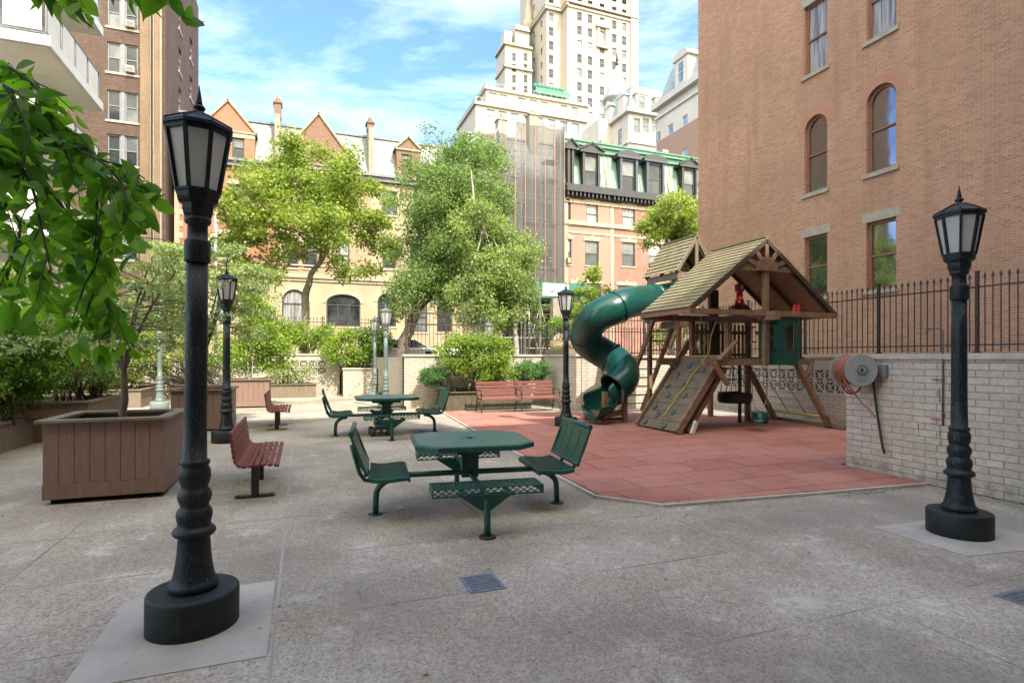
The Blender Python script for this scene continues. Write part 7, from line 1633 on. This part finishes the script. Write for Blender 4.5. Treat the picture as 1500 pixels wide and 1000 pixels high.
# planter trees
def layered(name, label, base, fork, spread, z0, z1, nlay, L, leaf, seed, per=900, nper=7, r=.30, bark='bark'):
    rng = np.random.default_rng(seed); root = thing(name, label, 'tree', base, None); mb = MB(); b_ = Vector(base); f_ = Vector(fork)
    mid = b_.lerp(f_, .5)+Vector((.02, 0, 0)); mb.tube([b_-Vector((0, 0, .1)), b_.lerp(f_, .3), mid, f_], [.055, .045, .040, .036], 9, cap=False)
    cl = []
    for s in range(6):
        a = s*PI/3+rng.uniform(-.3, .3); top = Vector((f_.x+spread*.45*math.cos(a), f_.y+spread*.45*math.sin(a), z1-.2-rng.uniform(0, .5))); pp = limb(mb, f_, top, .026, .008, rng, .10, 10, 6)
        for k in range(nlay):
            q_ = pp[2+int(k*8/nlay)]
            for m_ in range(nper):
                aa = rng.uniform(0, 2*PI); rr = spread*rng.uniform(.45, 1.0)*(1.0-.35*max(0, (q_.z-z0)/(z1-z0)))
                e_ = Vector((b_.x+rr*math.cos(aa), b_.y+rr*math.sin(aa), min(z1, max(z0, q_.z+rng.uniform(-.05, .16)))))
                if m_ % 3 == 0: limb(mb, q_, e_, .009, .003, rng, .10, 5, 4)
                cl.append((tuple(e_), r*rng.uniform(.6, 1.25)))
    mb.build('trunk', bark, root, recalc=False)
    P, D, Nn, Ls, Wd = crown(rng, cl, per*3.2, L*1.15, .22, aspect=.5, up=1.6)
    D[:, 2] -= .3; leaves('crown', P, D, Nn, Ls, Wd, 'quad', leaf, root); return root
layered('dogwood_tree', 'small variegated dogwood with layered branches in the nearest planter', (-2.12, 8.3, .72), (-2.10, 8.3, 1.45), 1.25, 1.55, 3.30, 4, .055, 'lf_dogwood', 40, per=330, nper=4, r=.22)
layered('dogwood_tree', 'variegated dogwood in the second planter behind the left lamp', (-2.1, 14.5, .85), (-2.1, 14.5, 1.7), 1.75, 1.75, 4.7, 4, .065, 'lf_dogwood', 41, per=420, nper=4, r=.36, bark='bark_dark')
layered('dogwood_tree', 'variegated dogwood rising over the taller long planter', (-5.0, 14.8, .65), (-5.0, 14.8, 1.8), 1.7, 1.9, 4.3, 3, .065, 'lf_dogwood', 42, per=380, nper=4, r=.36, bark='bark_dark')
b_ = Vector((-1.62, 20.5, .8)); tree('staked_tree', 'young light green tree with a pale slim stem in the dappled planter', b_, [b_+Vector((0, 0, .8)), b_+Vector((0, 0, 1.6))], [.05, .045, .03], [EL(375, 490, 34, 34, 20.5), EL(398, 515, 28, 26, 20.5), EL(345, 520, 22, 26, 20.5), EL(372, 455, 26, 20, 20.5)], 60, .34, 330, .08, 'lf_bright', 'bark_birch', 43, nlimb=8)
shrub('laurel_bush', 'big dark glossy bush in the low planter at the left edge', (-5.05, 12.3, .45), [((-4.9, 12.5, 1.55), (.95, 1.0, .88)), ((-5.3, 11.4, 1.5), (.85, 1.1, .85)), ((-5.5, 13.2, 1.6), (.9, .8, .85))], 190, .27, 700, .060, 'lf_bush', 44, stems=26, spread=.5)
shrub('loose_bush', 'thin stemmed bush in the taller long planter', (-4.4, 14.4, .7), [((-4.35, 14.4, 1.4), (.7, .8, .6))], 60, .24, 420, .058, 'lf_green', 45, stems=22, spread=.35)
shrub('loose_bush', 'sunlit yellow bush in the planter left of the grey lamp base', (-6.0, 22.6, .5), [((-5.9, 22.5, 1.9), (1.25, 1.2, 1.2)), ((-4.6, 23.8, 2.0), (1.1, .7, 1.1))], 80, .34, 330, .08, 'lf_plane', 46, stems=26, spread=.7)
shrub('hedge_bush', 'broad green hedge along the far left wall behind the lamp base', (-3.5, 25.0, .5), [((-3.6, 25.0, 2.1), (1.5, .6, 1.0)), ((-6.8, 26.2, 2.6), (2.2, .8, 1.3)), ((-10.5, 24.0, 2.4), (2.2, 1.2, 1.4))], 110, .38, 260, .09, 'lf_bright', 47, stems=26, spread=1.2)
# overhanging tree whose trunk stands left of the camera; big leaves hang into the picture
rng = np.random.default_rng(77)
root = thing('cherry_tree', 'near tree whose leafy branches hang into the top left of the picture', 'tree', (-4.4, 1.9, zg(0, 0)))
mb = MB(); tr0 = Vector((-4.4, 1.9, -.1)); cr_ = Vector((-4.1, 2.2, 3.4)); mb.tube([tr0, Vector((-4.35, 1.95, 1.2)), Vector((-4.25, 2.0, 2.3)), cr_], [.17, .14, .12, .09], 12, cap=False)
def WP(px, py, zf): return W(px, py, zf)
branches = [
 [(-40, 140, 2.9), (20, 150, 2.8), (90, 195, 2.7), (130, 250, 2.65), (148, 290, 2.6), (150, 340, 2.55), (140, 390, 2.5)],
 [(-40, 160, 2.6), (20, 170, 2.6), (80, 205, 2.6), (145, 235, 2.5), (180, 270, 2.5), (205, 300, 2.5)],
 [(-40, 180, 3.3), (40, 190, 3.2), (100, 215, 3.0), (150, 235, 2.9), (185, 245, 2.8), (212, 262, 2.75)],
 [(-40, 85, 2.9), (0, 92, 2.8), (40, 118, 2.75), (78, 160, 2.7), (95, 200, 2.65)],
 [(-40, 110, 2.5), (5, 125, 2.5), (30, 165, 2.45), (45, 210, 2.4)],
 [(-40, 200, 2.4), (10, 220, 2.4), (45, 270, 2.4), (60, 330, 2.35), (75, 400, 2.3)],
 [(-40, 260, 2.8), (0, 290, 2.8), (30, 330, 2.8), (20, 370, 2.7), (12, 405, 2.7)],
 [(100, 195, 2.9), (148, 290, 2.8), (155, 360, 2.7), (150, 410, 2.6), (152, 440, 2.55)],
 [(-20, -90, 2.4), (80, -75, 2.3), (160, -55, 2.2), (225, -35, 2.15), (250, -12, 2.1)],
 [(-30, -70, 2.2), (40, -50, 2.2), (75, -32, 2.15), (98, -12, 2.1)],
 [(-40, 140, 3.4), (20, 210, 3.3), (70, 270, 3.2), (100, 320, 3.1), (110, 400, 3.0)]]
LP, LD, LN, LL, LW = [], [], [], [], []
for bi, br_ in enumerate(branches):
    pts = [WP(*q_) for q_ in br_]
    if br_[0][0] < 0: pts = [cr_.lerp(pts[0], .02)]+[cr_.lerp(pts[0], .55)+Vector((0, 0, .25))]+pts
    sm2 = smooth(pts, 5); mb.tube(sm2, [.010*(1-i/len(sm2))+.0026 for i in range(len(sm2))], 6)
    # side twigs
    segs = [sm2]
    for i in range(len(sm2)//4, len(sm2), 3):
        d_ = (sm2[min(i+1, len(sm2)-1)]-sm2[i-1]).normalized(); side = Vector(rng.normal(size=3)); side = (side-d_*side.dot(d_)).normalized()
        a = sm2[i]; e_ = a+(d_*rng.uniform(.10, .26)+side*rng.uniform(.06, .18))*(.45 if br_[0][1] < -50 else 1)+Vector((0, 0, -rng.uniform(.04, .18)*(.3 if br_[0][1] < -50 else 1))); tw_ = [a, a.lerp(e_, .5)+Vector((0, 0, .03)), e_]
        if e_.z < 1.4 and W(0, 0, 1): pass
        mb.tube(tw_, [.004, .003, .0018], 4); segs.append([a.lerp(e_, k/7) for k in range(1, 8)])
    for si, sg_ in enumerate(segs):
        n = len(sg_); cand = sg_[(8 if (si == 0 and br_[0][0] < 0) else 0):]
        for i, p_ in enumerate(cand):
            for rep in range(2 if si else 1):
                if rng.uniform() < (.62 if br_[0][1] < -50 else .2): continue
                d_ = Vector(rng.normal(size=3))*.55+Vector((rng.choice([-1, 1])*.5, 0, -.75)); d_.normalize()
                Lf = rng.uniform(.055, .135); st_ = p_+d_*rng.uniform(.008, .02); LP.append(tuple(st_)); LD.append(tuple(d_)); nn_ = -Vector((sa, ca, 0))*.6+Vector(rng.normal(size=3))*.7+Vector((0, 0, .6)); LN.append(tuple(nn_)); LL.append(Lf); LW.append(Lf*rng.uniform(.46, .62))
mb.build('branches', 'bark_dark', root, recalc=False)
leaves('leaves', LP, LD, LN, np.array(LL), np.array(LW), 'leaf', 'lf_near', root)
